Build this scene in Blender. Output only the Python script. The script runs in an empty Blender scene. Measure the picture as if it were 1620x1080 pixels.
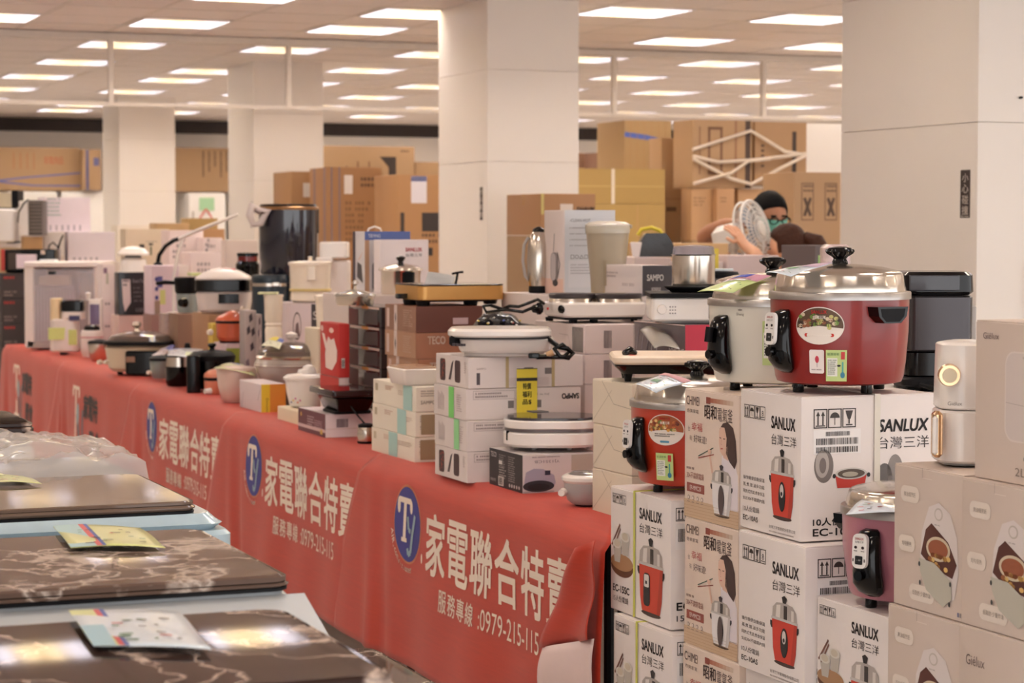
import bpy, bmesh, math, random
from mathutils import Vector, Matrix, noise
random.seed(7)
sc = bpy.context.scene
COL = sc.collection
# ---------------------------------------------------------------- camera, world, exposure
F, CZ, PITCH = 3500.0, 1.47, math.atan(175 / 3500.0)     # focal length in pixels of the 1620 px frame
cam_d = bpy.data.cameras.new('camera'); cam = bpy.data.objects.new('camera', cam_d); COL.objects.link(cam)
cam.location = (0, 0, CZ); cam.rotation_euler = (math.pi / 2 - PITCH, 0, 0)
cam_d.sensor_width = 36; cam_d.lens = F / 1620 * 36; cam_d.clip_end = 200
cam_d.dof.use_dof = True; cam_d.dof.focus_distance = 4.75; cam_d.dof.aperture_fstop = 8.0
sc.camera = cam
w = bpy.data.worlds.new('world'); sc.world = w; w.use_nodes = True
w.node_tree.nodes['Background'].inputs[0].default_value = (0.99, 0.98, 0.985, 1)
w.node_tree.nodes['Background'].inputs[1].default_value = 2.0
sc.view_settings.view_transform = 'Standard'; sc.view_settings.look = 'None'
sc.view_settings.exposure = 0.38; sc.view_settings.gamma = 1.0; sc.view_settings.use_curve_mapping = False
sc.cycles.use_denoising = True
sc.cycles.max_bounces = 6; sc.cycles.transparent_max_bounces = 10
TUBE = 15.0
LAMP = 9.0            # watts of each troffer's area lamp
# ---------------------------------------------------------------- frame helpers
TH = math.radians(21.8)                 # the shop's grid is turned this much from the view axis
S_, C_ = math.sin(TH), math.cos(TH)
TZ = 0.72                               # table top height
def ray(px, py):
    dx = (px - 810) / F; dy = (540 - py) / F
    s, c = math.sin(PITCH), math.cos(PITCH)
    return dx, c + dy * s, -s + dy * c
def at(px, py, Y):
    a, b, c = ray(px, py); return Vector((a * Y / b, Y, CZ + c * Y / b))
def zat(py, Y): return at(810, py, Y).z
def slope(px, py=600):
    a, b, c = ray(px, py); return a / b
E0 = Vector((0.24, 5.61))
def tab(s, t, z=None):                  # along the table front edge, and behind it
    return Vector((E0.x - S_ * s + C_ * t, E0.y + C_ * s + S_ * t, TZ if z is None else z))
def YT(px, t, py=600):                  # depth of the point t behind the table edge seen at pixel column px
    m = slope(px, py); bx, by = E0.x + C_ * t, E0.y + S_ * t
    s = (bx - m * by) / (S_ + m * C_)
    return by + C_ * s
# ---------------------------------------------------------------- materials
def lin(c):
    return tuple(((x / 255) / 12.92 if x <= 10 else ((x / 255 + 0.055) / 1.055) ** 2.4) for x in c[:3]) + (1,)
_M = {}
def mat(c, rough=0.55, metal=0.0, coat=0.0, spec=0.5, var=0.06, scale=30, emit=0, bump=0.0):
    key = (tuple(c), rough, metal, coat, spec, var, scale, emit, bump)
    if key in _M: return _M[key]
    m = bpy.data.materials.new('mat_%d' % len(_M)); m.use_nodes = True; nt = m.node_tree
    b = nt.nodes['Principled BSDF']; L = lin(c)
    b.inputs['Roughness'].default_value = rough; b.inputs['Metallic'].default_value = metal
    b.inputs['Coat Weight'].default_value = coat; b.inputs['Coat Roughness'].default_value = 0.08
    b.inputs['Specular IOR Level'].default_value = spec
    b.inputs['Base Color'].default_value = L
    if var or bump:
        tc = nt.nodes.new('ShaderNodeTexCoord'); n = nt.nodes.new('ShaderNodeTexNoise')
        n.inputs['Scale'].default_value = scale; n.inputs['Detail'].default_value = 3
        nt.links.new(tc.outputs['Object'], n.inputs['Vector'])
        if var:
            mx = nt.nodes.new('ShaderNodeMix'); mx.data_type = 'RGBA'
            mx.inputs['A'].default_value = tuple(x * (1 - var) for x in L[:3]) + (1,)
            mx.inputs['B'].default_value = tuple(min(1, x * (1 + var)) for x in L[:3]) + (1,)
            nt.links.new(n.outputs['Fac'], mx.inputs['Factor']); nt.links.new(mx.outputs['Result'], b.inputs['Base Color'])
        if bump:
            bp = nt.nodes.new('ShaderNodeBump'); bp.inputs['Strength'].default_value = bump; bp.inputs['Distance'].default_value = 0.01
            nt.links.new(n.outputs['Fac'], bp.inputs['Height']); nt.links.new(bp.outputs['Normal'], b.inputs['Normal'])
    if emit:
        b.inputs['Emission Color'].default_value = L; b.inputs['Emission Strength'].default_value = emit
    _M[key] = m; return m
def ink(c): return mat(c, 0.5, var=0)
def paper(c): return mat(c, 0.55, var=0.03, scale=12)
def plastic(c, r=0.22): return mat(c, r, coat=0.3, var=0.02)
STEEL = mat((214, 204, 192), 0.2, 1.0, var=0.03); ALU = mat((176, 170, 166), 0.34, 1.0, var=0.08, scale=80)
BLACK = mat((7, 6, 8), 0.12, coat=0.04, spec=.32, var=0.1); MATTB = mat((15, 14, 17), 0.5, spec=.18, var=0.1)
def glassy(c, alpha=0.25, rough=0.05):
    key = ('g', c, alpha, rough)
    if key in _M: return _M[key]
    m = bpy.data.materials.new('glass_%d' % len(_M)); m.use_nodes = True; nt = m.node_tree
    b = nt.nodes['Principled BSDF']; b.inputs['Base Color'].default_value = lin(c); b.inputs['Roughness'].default_value = rough
    b.inputs['Alpha'].default_value = alpha; b.inputs['Coat Weight'].default_value = 0.3
    _M[key] = m; return m
KRAFT = (160, 128, 94)
# ---------------------------------------------------------------- mesh builder
def rrect(wd, dp, r, n=4, cx=0, cy=0):
    r = max(1e-4, min(r, wd / 2 - 1e-5, dp / 2 - 1e-5)); out = []
    for qx, qy, a0 in ((1, 1, 0), (-1, 1, 90), (-1, -1, 180), (1, -1, 270)):
        for i in range(n + 1):
            a = math.radians(a0 + 90 * i / n)
            out.append((cx + qx * (wd / 2 - r) + r * math.cos(a), cy + qy * (dp / 2 - r) + r * math.sin(a)))
    return out
class MB:
    def __init__(s): s.v = []; s.f = []; s.mi = []; s.mats = []; s.T = None
    def add(s, vs, fs, m):
        o = len(s.v)
        if s.T: vs = [tuple(s.T @ Vector(p)) for p in vs]
        s.v += [tuple(p) for p in vs]
        if m not in s.mats: s.mats.append(m)
        k = s.mats.index(m)
        for f in fs: s.f.append([i + o for i in f]); s.mi.append(k)
        return s
    def loft(s, loops, m, cap0=True, cap1=True):
        n = len(loops[0]); vs = [p for l in loops for p in l]; fs = []
        for i in range(len(loops) - 1):
            for j in range(n):
                k = (j + 1) % n; fs.append([i * n + j, i * n + k, (i + 1) * n + k, (i + 1) * n + j])
        if cap0: fs.append(list(range(n))[::-1])
        if cap1: fs.append([(len(loops) - 1) * n + j for j in range(n)])
        return s.add(vs, fs, m)
    def box(s, x0, x1, y0, y1, z0, z1, m):
        return s.add([(x0, y0, z0), (x1, y0, z0), (x1, y1, z0), (x0, y1, z0), (x0, y0, z1), (x1, y0, z1), (x1, y1, z1), (x0, y1, z1)],
                     [[0, 3, 2, 1], [4, 5, 6, 7], [0, 1, 5, 4], [1, 2, 6, 5], [2, 3, 7, 6], [3, 0, 4, 7]], m)
    def rbox(s, wd, dp, h, m, r=0.02, e=0.005, z0=0, cx=0, cy=0, b=1.0, t=1.0, n=4, dome=0.0):
        L = []
        for z, sc_, off in ((0, b, e), (e, b, 0), (h - e, t, 0), (h, t, e)):
            L.append([(x, y, z0 + z) for x, y in rrect(wd * sc_ - 2 * off, dp * sc_ - 2 * off, r * sc_, n, cx, cy)])
        if dome:
            for k in (1, 2, 3):
                q = 1 - 0.28 * k
                L.append([(x, y, z0 + h + dome * math.sin(k / 3 * math.pi / 2)) for x, y in rrect((wd * t - 2 * e) * q, (dp * t - 2 * e) * q, r * t * q, n, cx, cy)])
        return s.loft(L, m)
    def lathe(s, prof, m, n=36, cx=0, cy=0, sx=1, sy=1, z0=0, rib=0, nr=12, c0=True, c1=True):
        L = []
        for r, z in prof:
            L.append([(cx + sx * r * (1 + rib * math.cos(nr * a)) * math.cos(a), cy + sy * r * (1 + rib * math.cos(nr * a)) * math.sin(a), z0 + z)
                      for a in (2 * math.pi * i / n for i in range(n))])
        return s.loft(L, m, c0, c1)
    def tube(s, pts, r, m, n=8, caps=True):
        pts = [Vector(p) for p in pts]; L = []; up = None
        for i, p in enumerate(pts):
            d = (pts[min(i + 1, len(pts) - 1)] - pts[max(i - 1, 0)]).normalized()
            if up is None: up = d.orthogonal().normalized()
            up = (up - d * up.dot(d)).normalized(); sd = d.cross(up)
            rr = r[i] if isinstance(r, (list, tuple)) else r
            L.append([tuple(p + (up * math.cos(a) + sd * math.sin(a)) * rr) for a in (2 * math.pi * k / n for k in range(n))])
        return s.loft(L, m, caps, caps)
    def prism(s, poly, a, b, m, ax='y'):     # poly is 2D; extruded from a to b along the axis
        def q(p, t): return {'y': (p[0], t, p[1]), 'x': (t, p[0], p[1]), 'z': (p[0], p[1], t)}[ax]
        return s.loft([[q(p, a) for p in poly], [q(p, b) for p in poly]], m)
    def build(s, name, parent=None, loc=None, rz=0.0, smooth=35, rot=None, fix=True):
        me = bpy.data.meshes.new(name); me.from_pydata(s.v, [], s.f)
        for m in s.mats: me.materials.append(m)
        if len(s.mats) > 1: me.polygons.foreach_set('material_index', s.mi)
        if fix:
            bm = bmesh.new(); bm.from_mesh(me); bmesh.ops.recalc_face_normals(bm, faces=bm.faces); bm.to_mesh(me); bm.free()
        if smooth:
            me.polygons.foreach_set('use_smooth', [True] * len(me.polygons)); me.set_sharp_from_angle(angle=math.radians(smooth))
        o = bpy.data.objects.new(name, me); COL.objects.link(o)
        if parent: o.parent = parent
        if loc is not None: o.location = loc
        if rot: o.rotation_euler = rot
        elif rz: o.rotation_euler = (0, 0, rz)
        return o
def tag(o, label=None, cat=None, group=None, kind=None):
    if label: o['label'] = label
    if cat: o['category'] = cat
    if group: o['group'] = group
    if kind: o['kind'] = kind
    return o
def empty(name, label, cat, loc, rz=0.0, group=None):
    o = bpy.data.objects.new(name, None); COL.objects.link(o); o.location = loc; o.rotation_euler = (0, 0, rz); o.empty_display_size = 0.05
    return tag(o, label, cat, group)
def clone(root, label=None, **kw):
    def cp(o, par):
        c = o.copy(); COL.objects.link(c); c.parent = par
        for ch in o.children: cp(ch, c)
        return c
    r = cp(root, None)
    if label: r['label'] = label
    return r
# ---------------------------------------------------------------- flat print on real surfaces
_T = {}
def glyphs(t, bold=0.0):
    if (t, bold) in _T: return _T[(t, bold)]
    c = bpy.data.curves.new('t', 'FONT'); c.body = t; c.size = 1; c.offset = bold; c.resolution_u = 3
    o = bpy.data.objects.new('t', c); COL.objects.link(o)
    dg = bpy.context.evaluated_depsgraph_get(); me = o.evaluated_get(dg).to_mesh()
    vs = [(v.co.x, v.co.y) for v in me.vertices]; fs = [list(p.vertices) for p in me.polygons]
    o.to_mesh_clear(); bpy.data.objects.remove(o); bpy.data.curves.remove(c)
    if not vs: vs = [(0, 0), (1, 0), (0, 1)]; fs = []
    x0 = min(v[0] for v in vs); x1 = max(v[0] for v in vs); y0 = min(v[1] for v in vs); y1 = max(v[1] for v in vs)
    g = ([((x - x0), (y - y0)) for x, y in vs], fs, x1 - x0, y1 - y0); _T[(t, bold)] = g; return g
class PR:
    def __init__(s, fn): s.fn = fn; s.mb = MB()
    def put(s, pts, faces, c, k):
        s.mb.add([s.fn(u, v, 0.0005 + 0.0004 * k) for u, v in pts], faces, c if isinstance(c, bpy.types.Material) else ink(c))
    def poly(s, pts, c, k=0): s.put(pts, [list(range(len(pts)))], c, k); return s
    def rect(s, u0, v0, u1, v1, c, k=0, n=1):
        p = []; f = []
        for i in range(n + 1): p += [(u0 + (u1 - u0) * i / n, v0), (u0 + (u1 - u0) * i / n, v1)]
        for i in range(n): f.append([2 * i, 2 * i + 2, 2 * i + 3, 2 * i + 1])
        s.put(p, f, c, k); return s
    def frame(s, u0, v0, u1, v1, t, c, k=0):
        s.rect(u0, v0, u1, v0 + t, c, k); s.rect(u0, v1 - t, u1, v1, c, k); s.rect(u0, v0, u0 + t, v1, c, k); s.rect(u1 - t, v0, u1, v1, c, k); return s
    def ell(s, cu, cv, ru, rv, c, k=0, n=28, rings=1, a0=0, a1=360):
        p = [(cu, cv)]; f = []; full = a1 - a0 >= 360
        for j in range(1, rings + 1):
            for i in range(n + 1):
                a = math.radians(a0 + (a1 - a0) * i / n); p.append((cu + ru * j / rings * math.cos(a), cv + rv * j / rings * math.sin(a)))
        for i in range(n):
            f.append([0, 1 + i, 2 + i])
            for j in range(1, rings):
                a = 1 + (j - 1) * (n + 1) + i; b = a + n + 1; f.append([a, b, b + 1, a + 1])
        s.put(p, f, c, k); return s
    def line(s, pts, w, c, k=0):
        for (a, b), (d, e) in zip(pts, pts[1:]):
            l = math.hypot(d - a, e - b) or 1; x, y = -(e - b) / l * w / 2, (d - a) / l * w / 2
            s.poly([(a + x, b + y), (a - x, b - y), (d - x, e - y), (d + x, e + y)], c, k)
        return s
    def text(s, t, u, v, h, c, w=None, bold=0.0, k=1, al='l', shear=0.0, rot=0):
        if bold:      # heavy strokes: overlaid copies, slightly shifted
            d = h * bold * (.9 if any(ord(ch) > 0x2e80 for ch in t) else .55)
            for du, dv in ((-d, -d), (d, -d), (-d, d), (d, d)): s.text(t, u + du, v + dv, h, c, w, 0, k, al, shear, rot)
            return s
        vs, fs, tw, th = glyphs(t, bold); sy = h / (th or 1); sx = (w / tw) if w else sy
        W = tw * sx; o = {'l': 0, 'c': -W / 2, 'r': -W}[al]; ca, sa = math.cos(math.radians(rot)), math.sin(math.radians(rot))
        q = [(x * sx + o + shear * y * sy, y * sy) for x, y in vs]
        s.put([(u + x * ca - y * sa, v + x * sa + y * ca) for x, y in q], fs, c, k); return s
    def greek(s, u0, u1, v, h, rows, c, k=1, gap=1.9, seed=1):       # rows of print too small to read
        r = random.Random(seed)
        for i in range(rows):
            vv = v - i * h * gap; uu = u0; end = u1 - (u1 - u0) * r.random() * 0.35
            while uu < end:
                l = h * r.choice((0.8, 1.0, 0.9)); s.rect(uu, vv, min(uu + l * 0.8, u1), vv + h, c, k); uu += l * (1.25 if r.random() > .12 else 2.2)
        return s
    def bars(s, u0, v0, u1, v1, c=(60, 55, 55), k=1, seed=3):
        r = random.Random(seed); u = u0
        while u < u1:
            w_ = (u1 - u0) * r.choice((.012, .02, .03)); s.rect(u, v0, min(u + w_, u1), v1, c, k); u += w_ + (u1 - u0) * r.choice((.012, .02))
        return s
    def icons(s, u, v, a, n=4, c=(60, 50, 48), k=1):
        for i in range(n):
            x = u + i * a * 1.06; s.frame(x, v, x + a, v + a * 1.25, a * 0.07, c, k); m = x + a / 2
            if i == 0:
                for q in (.32, .68):
                    s.rect(x + a * (q - .05), v + a * .2, x + a * (q + .05), v + a * .85, c, k)
                    s.poly([(x + a * (q - .15), v + a * .8), (x + a * (q + .15), v + a * .8), (x + a * q, v + a * 1.1)], c, k)
                s.rect(x + a * .15, v + a * .12, x + a * .85, v + a * .19, c, k)
            elif i == 1:
                s.ell(m, v + a * .65, a * .36, a * .36, c, k, 12, 1, 0, 180); s.rect(m - a * .03, v + a * .2, m + a * .03, v + a * .7, c, k)
            elif i == 2:
                s.poly([(m - a * .28, v + a * 1.1), (m + a * .28, v + a * 1.1), (m + a * .1, v + a * .55), (m - a * .1, v + a * .55)], c, k)
                s.rect(m - a * .05, v + a * .25, m + a * .05, v + a * .6, c, k); s.rect(m - a * .25, v + a * .14, m + a * .25, v + a * .22, c, k)
            else:
                s.text('8', m, v + a * .35, a * .5, c, al='c', k=k); s.rect(x + a * .15, v + a * .2, x + a * .85, v + a * .27, c, k)
        return s
    def build(s, name, parent, label=None):
        o = s.mb.build(name, parent, smooth=0, fix=False)
        if label: o['label'] = label
        if name.endswith('printing'): o['kind'] = 'stuff'
        return o
# ---------------------------------------------------------------- cartons
def corners(A, B, Cx, Y, py, th):
    sn, cs = math.sin(th), math.cos(th); X0 = slope(B, py) * Y
    m = slope(A, py); L = (X0 - m * Y) / (sn + m * cs)
    m = slope(Cx, py); W = (m * Y - X0) / (cs - m * sn)
    return X0, L, W
class Box: pass
def carton(name, label, A, B, Cx, top, bot, Y, col=(226, 218, 212), th=None, L=None, W=None, z0=None, z1=None, cat='box', group=None, flaps=True, tape=None, e=0.0015, m=None, front=None):
    """a carton seen with its left face between pixel columns A and B and its front face between B and Cx; near corner at depth Y"""
    th = TH if th is None else th
    X0, l, w_ = corners(A, B, Cx, Y, (top + bot) / 2 if top else 600, th)
    L = l if L is None else L; W = w_ if W is None else W
    z0 = zat(bot, Y) if z0 is None else z0; z1 = zat(top, Y) if z1 is None else z1
    H = z1 - z0; sn, cs = math.sin(th), math.cos(th)
    cx = X0 + cs * W / 2 - sn * L / 2; cy = Y + sn * W / 2 + cs * L / 2
    mt = m or paper(col); b = MB(); ft = 0.002 if flaps else 0
    b.rbox(W, L, H - ft, mt, r=0.0025, e=e, n=2)
    o = b.build(name, None, (cx, cy, z0), th); tag(o, label, cat, group)
    if flaps:
        for sg in (-1, 1):
            f = MB(); f.rbox(W - 0.002, L / 2 - 0.0025, ft, mt, r=0.001, e=0.0004, n=1, cy=sg * (L / 4 + 0.0006)); fo = f.build('flap', o, (0, 0, H - ft))
    if tape:
        t = MB(); tm = mat(tape, 0.25, coat=.3, var=0.03)
        t.box(-W / 2 - 0.0006, W / 2 + 0.0006, -0.024, 0.024, H, H + 0.0004, tm)
        for sg in (-1, 1): t.box(sg * (W / 2) - .0005, sg * (W / 2) + .0005, -0.024, 0.024, H - 0.06, H + .0004, tm)
        t.build('tape', o)
    q = Box(); q.o = o; q.W = W; q.L = L; q.H = H; q.z0 = z0; q.top = z1; q.c = Vector((cx, cy)); q.th = th; q.Y = Y
    q.front = lambda: PR(lambda u, v, n: (-W / 2 + u, -L / 2 - n, v))
    q.left = lambda: PR(lambda u, v, n: (-W / 2 - n, L / 2 - u, v))
    q.lid = lambda: PR(lambda u, v, n: (-W / 2 + u, -L / 2 + v, H + n))
    return q
# ---------------------------------------------------------------- the shop: floor, ceiling, walls, columns, lights
HC = CZ + 1.33
def uv(u, v, z=0.0): return Vector((-S_ * u + C_ * v, C_ * u + S_ * v, z))
def grp(name, kind='structure'):
    o = bpy.data.objects.new(name, None); COL.objects.link(o); o.rotation_euler = (0, 0, TH); return tag(o, kind=kind)
WALLW = mat((240, 234, 228), 0.6, var=0.03, scale=1.5)
# local frame of the setting: x = v (to the right), y = u (away)
fl = MB(); fl.box(-6, 16, -3, 27, -0.1, 0, mat((196, 186, 178), 0.35, var=0.08, scale=2)); fo = fl.build('floor', None, (0, 0, 0), TH, smooth=0); tag(fo, kind='structure')
UL = [12.35 + 1.76 * k for k in range(-6, 8)]; VL = [3.33 + 1.205 * k for k in range(-5, 9)]
cl = MB(); cl.box(-6, 16, -3, 26.9, HC + 0.12, HC + 0.16, mat((150, 138, 128), .8)); co = cl.build('ceiling', None, (0, 0, 0), TH, smooth=0); tag(co, kind='structure')
tile_m = mat((222, 212, 206), 0.85, var=0.05, scale=25, bump=0.25); bar_m = mat((206, 196, 186), 0.5)
tu, tv = 1.76 / 3, 1.205 / 2
# T-bar grid
g = MB(); u0, v0 = UL[0] - tu / 2, VL[0] - tv / 2
nu, nv = int((26.8 - u0) / tu), int((15 - v0) / tv)
for i in range(nu + 1): g.box(v0, v0 + nv * tv, u0 + i * tu - .012, u0 + i * tu + .012, HC + .004, HC + .03, bar_m)
for j in range(nv + 1): g.box(v0 + j * tv - .012, v0 + j * tv + .012, u0, u0 + nu * tu, HC + .006, HC + .03, bar_m)
g.build('ceiling_grid', co, smooth=0)
lights = set((3 * i, 2 * j) for i in range(len(UL)) for j in range(len(VL)))
SH = {(6, 6): 1, (9, 6): 1, (12, 6): 1}          # troffers moved one tile back where a column stands
for (i, j) in SH: lights.discard((3 * i, 2 * j)); lights.add((3 * i + 1, 2 * j))
cells = []
for i in range(nu):
    for j in range(nv):
        if (i, j) in lights: continue
        u = u0 + (i + .5) * tu; v = v0 + (j + .5) * tv; p = uv(u, v); px = 810 + F * p.x / max(p.y, .1)
        vis = u > 11 and -60 < px < 1680
        cells.append((not vis, u, v))
cells.sort(key=lambda c: (c[0], c[1]))
tm = MB(); tm.rbox(tv - .03, tu - .03, .014, tile_m, r=.004, e=.003, n=1); t0 = tm.build('tile', co, (cells[0][2], cells[0][1], HC + .004), smooth=0)
rng = random.Random(3)
for k, (o_, u, v) in enumerate(cells[1:215]):
    c = t0.copy(); COL.objects.link(c); c.location = (v, u, HC + .004 + rng.uniform(0, .004))
rest = MB()
for o_, u, v in cells[215:]: rest.box(v - tv / 2 + .015, v + tv / 2 - .015, u - tu / 2 + .015, u + tu / 2 - .015, HC + .006, HC + .02, tile_m)
r_ = rest.build('tile_field', co, smooth=0, fix=False); r_['kind'] = 'stuff'
# troffers: steel tray, four tubes (cool, warm, warm, cool), louvre fins
def emis(c, s): return mat(c, 0.5, var=0, emit=s)
cool, warm = emis((236, 238, 255), TUBE), emis((255, 234, 190), TUBE)
def troffer(simple=False):
    t = empty('ceiling_light', 'recessed square fluorescent ceiling light with four tubes and a louvre', 'ceiling light', (0, 0, 0), TH, 'fluorescent lights in the suspended ceiling')
    a, b = tv / 2 - .02, tu / 2 - .02; tray = MB(); wm = mat((205, 200, 196), .35)
    tray.box(-a, a, -b, b, .085, .1, wm)
    for s in (-1, 1):
        tray.box(s * a - .008, s * a + .008, -b, b, 0, .09, wm); tray.box(-a, a, s * b - .008, s * b + .008, 0, .09, wm)
    tray.build('frame', t, smooth=0)
    for i, x in enumerate((-.205, -.068, .068, .205)):
        q = MB(); q.rbox(.098, .50, .03, cool if i in (0, 3) else warm, r=.03, e=.008, z0=.03, cx=x, n=3); q.build('tube', t, smooth=60)
    if not simple:
        lv = MB()
        for i in range(7): y = -b + 2 * b * (i + 1) / 8; lv.box(-a, a, y - .002, y + .002, .0, .022, ALU)
        lv.build('louvre', t, smooth=0)
    return t
tr0 = troffer(); tr0.location = uv(UL[6], VL[0 + 5], HC)
first = True
for i, u in enumerate(UL):
    for j, v in enumerate(VL):
        if (i, j) == (3, 6): continue
        p = uv(u + (tu if (i, j) in SH else 0), v, HC); px = 810 + F * p.x / max(p.y, .1); py = 365 - F * 1.33 / max(p.y, .1)
        vis = p.y > 2 and -60 < px < 1680 and py > -40
        if (i, j) == (6, 5): continue
        if not vis and ((i + j) % 2 or p.y < -3):      # a plain tile instead of a lamp
            c = t0.copy(); COL.objects.link(c); c.location = (v, u, HC + .004); continue
        c = clone(tr0); c.location = p
# air grille in the ceiling
# far wall with dark bulkhead, a short side wall, and baseboard
wb = MB(); wb.box(-6, 16, 26.6, 26.8, 0, HC + .1, WALLW); o = wb.build('wall_back', None, (0, 0, 0), TH, smooth=0); tag(o, kind='structure')
db = MB(); db.box(-6, 15.9, 26.45, 26.62, HC - .15, HC, mat((44, 32, 29), .5)); o = db.build('trim_1', None, (0, 0, 0), TH, smooth=0); tag(o, kind='structure')
bb = MB(); bb.box(-6, 15.9, 26.57, 26.62, 0, .1, mat((80, 70, 64), .5)); o = bb.build('baseboard_back', None, (0, 0, 0), TH, smooth=0); tag(o, kind='structure')
wr = MB(); wr.box(14.0, 14.2, 3, 26.6, 0, HC + .1, WALLW); o = wr.build('wall_right', None, (0, 0, 0), TH, smooth=0); tag(o, kind='structure')
wl_ = MB(); wl_.box(-6.2, -6.0, -3, 26.6, 0, HC + .1, WALLW); o = wl_.build('wall_left', None, (0, 0, 0), TH, smooth=0); tag(o, kind='structure')
# columns clad in painted panels with open joints
def column(name, label, u, v, wd, dp):
    e = empty(name, label, 'column', uv(u, v), TH); pm = mat((232, 224, 216), 0.38, var=0.02, scale=3); g_ = mat((205, 190, 176), .7)
    core = MB(); core.box(.012, wd - .012, .012, dp - .012, 0, HC + .02, g_); core.build('core', e, smooth=0)
    zs = [0.0, 0.93, 1.868, 2.395, HC + .01]
    for a, b in zip(zs, zs[1:]):
        for k in range(4):
            q = MB(); z0, z1 = a + .0012, b - .0012
            if k == 0: q.box(0.0, wd, 0, .012, z0, z1, pm)
            if k == 1: q.box(0, .012, .0125, dp, z0, z1, pm)
            if k == 2: q.box(wd - .012, wd, .0125, dp, z0, z1, pm)
            if k == 3: q.box(.0125, wd - .0125, dp - .012, dp, z0, z1, pm)
            q.build('panel', e, smooth=0)
    return e
VC = 4.60
colA = column('column', 'nearest square cream column at the right edge, with a dark warning sticker', 6.91, VC, .62, .98)
colB = column('column', 'wide cream column standing in the middle of the picture', 11.88, VC, .57, .82)
colC = column('column', 'cream column behind the dark tall urn, second from left', 16.97, VC, .57, .80)
colD = column('column', 'farthest cream column, leftmost of the four', 22.1, VC, .57, .80)
# warning sticker on the left face of the nearest column: white lettering on black
def colface(e, dp): return PR(lambda u, v, n: (-n - .0003, dp - u, v))
p = colface(colA, .98); zc = CZ + (365 - 300) / F * 7.15
us = .98 - .075
p.rect(us - .035, zc - .085, us + .03, zc + .092, (62, 50, 46), 0)
for i, ch in enumerate('小心碰撞'): p.text(ch, us - .0025, zc + .047 - i * .04, .032, (236, 226, 216), w=.04, bold=.012, al='c')
p.greek(us - .03, us + .026, zc - .082, .005, 1, (200, 190, 180))
p.build('warning_sticker', colA, 'black vertical sticker with white characters')
p = colface(colB, .82); zc = CZ + (365 - 322) / F * 12.8
p.rect(.70, zc - .095, .745, zc + .095, (62, 50, 46), 0)
for i, ch in enumerate('小心碰撞'): p.text(ch, .7225, zc + .052 - i * .044, .034, (236, 226, 216), w=.036, bold=.012, al='c')
p.build('warning_sticker', colB, 'black vertical sticker with white characters')
p = colface(colC, .8); zc = CZ + (365 - 340) / F * 17.6
p.rect(.70, zc - .1, .745, zc + .1, (62, 50, 46), 0); p.build('warning_sticker', colC, 'black vertical sticker')
q = MB(); q.tube([(.18, -.014, CZ + (365 - 120) / F * 7.0), (.18, .004, CZ + (365 - 120) / F * 7.0)], .005, MATTB); q.build('screw_hole', colA)
# a rack of cards on the front of the nearest column
rk = empty('leaflet_rack', 'two-tier rack of printed leaflets fixed on the nearest column front', 'leaflet rack', uv(6.91, VC + .235, 0), TH)
for k, (a, b) in enumerate(((422, 462), (465, 520))):
    z1, z0 = CZ + (365 - a) / F * 7.0, CZ + (365 - b) / F * 7.0
    q = MB(); q.prism([(0, z0), (-.012, (z0 + z1) / 2), (0, z1), (.12, z1), (.12, z0)], -.03, 0, paper((214, 196, 180))); q.build('leaflet', rk, smooth=0)
    pr = PR(lambda u, v, n: (u, -.03 - n, v)); pr.rect(.008, z1 - .035, .11, z1 - .028, (150, 140, 150)); pr.rect(.02, z1 - .055, .11, z1 - .052, (180, 130, 110)); pr.rect(.02, z0 + .01, .1, z0 + .014, (160, 150, 140))
    if k == 0: pr.rect(.012, z1 - .056, .03, z1 - .042, (90, 80, 84), 1)
    pr.build('printing', rk)
# glass smoke curtain hanging from the ceiling
sm = empty('smoke_curtain', 'glass smoke barrier in thin pale frames hanging from the ceiling', 'smoke curtain', (0, 0, 0), TH)
rm = mat((214, 204, 194), .4); UG = 14.95; zb = 2.325
q = MB(); q.box(0.6, 11.5, UG - .03, UG + .03, HC - .045, HC, rm); q.build('top_rail', sm, smooth=0)
q = MB(); q.box(0.6, 11.5, UG - .012, UG + .012, zb - .012, zb + .014, rm); q.build('bottom_rail', sm, smooth=0)
vs = [3.06 + 1.243 * k for k in range(-2, 7)]
for v in vs:
    q = MB(); q.box(v - .017, v + .017, UG - .02, UG + .02, zb, HC - .04, rm); q.build('post', sm, smooth=0)
gm = glassy((200, 195, 190), .14, .02)
for a, b in zip(vs, vs[1:]):
    q = MB(); q.box(a + .02, b - .02, UG - .004, UG + .004, zb + .012, HC - .045, gm); q.build('pane', sm, smooth=0)
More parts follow.
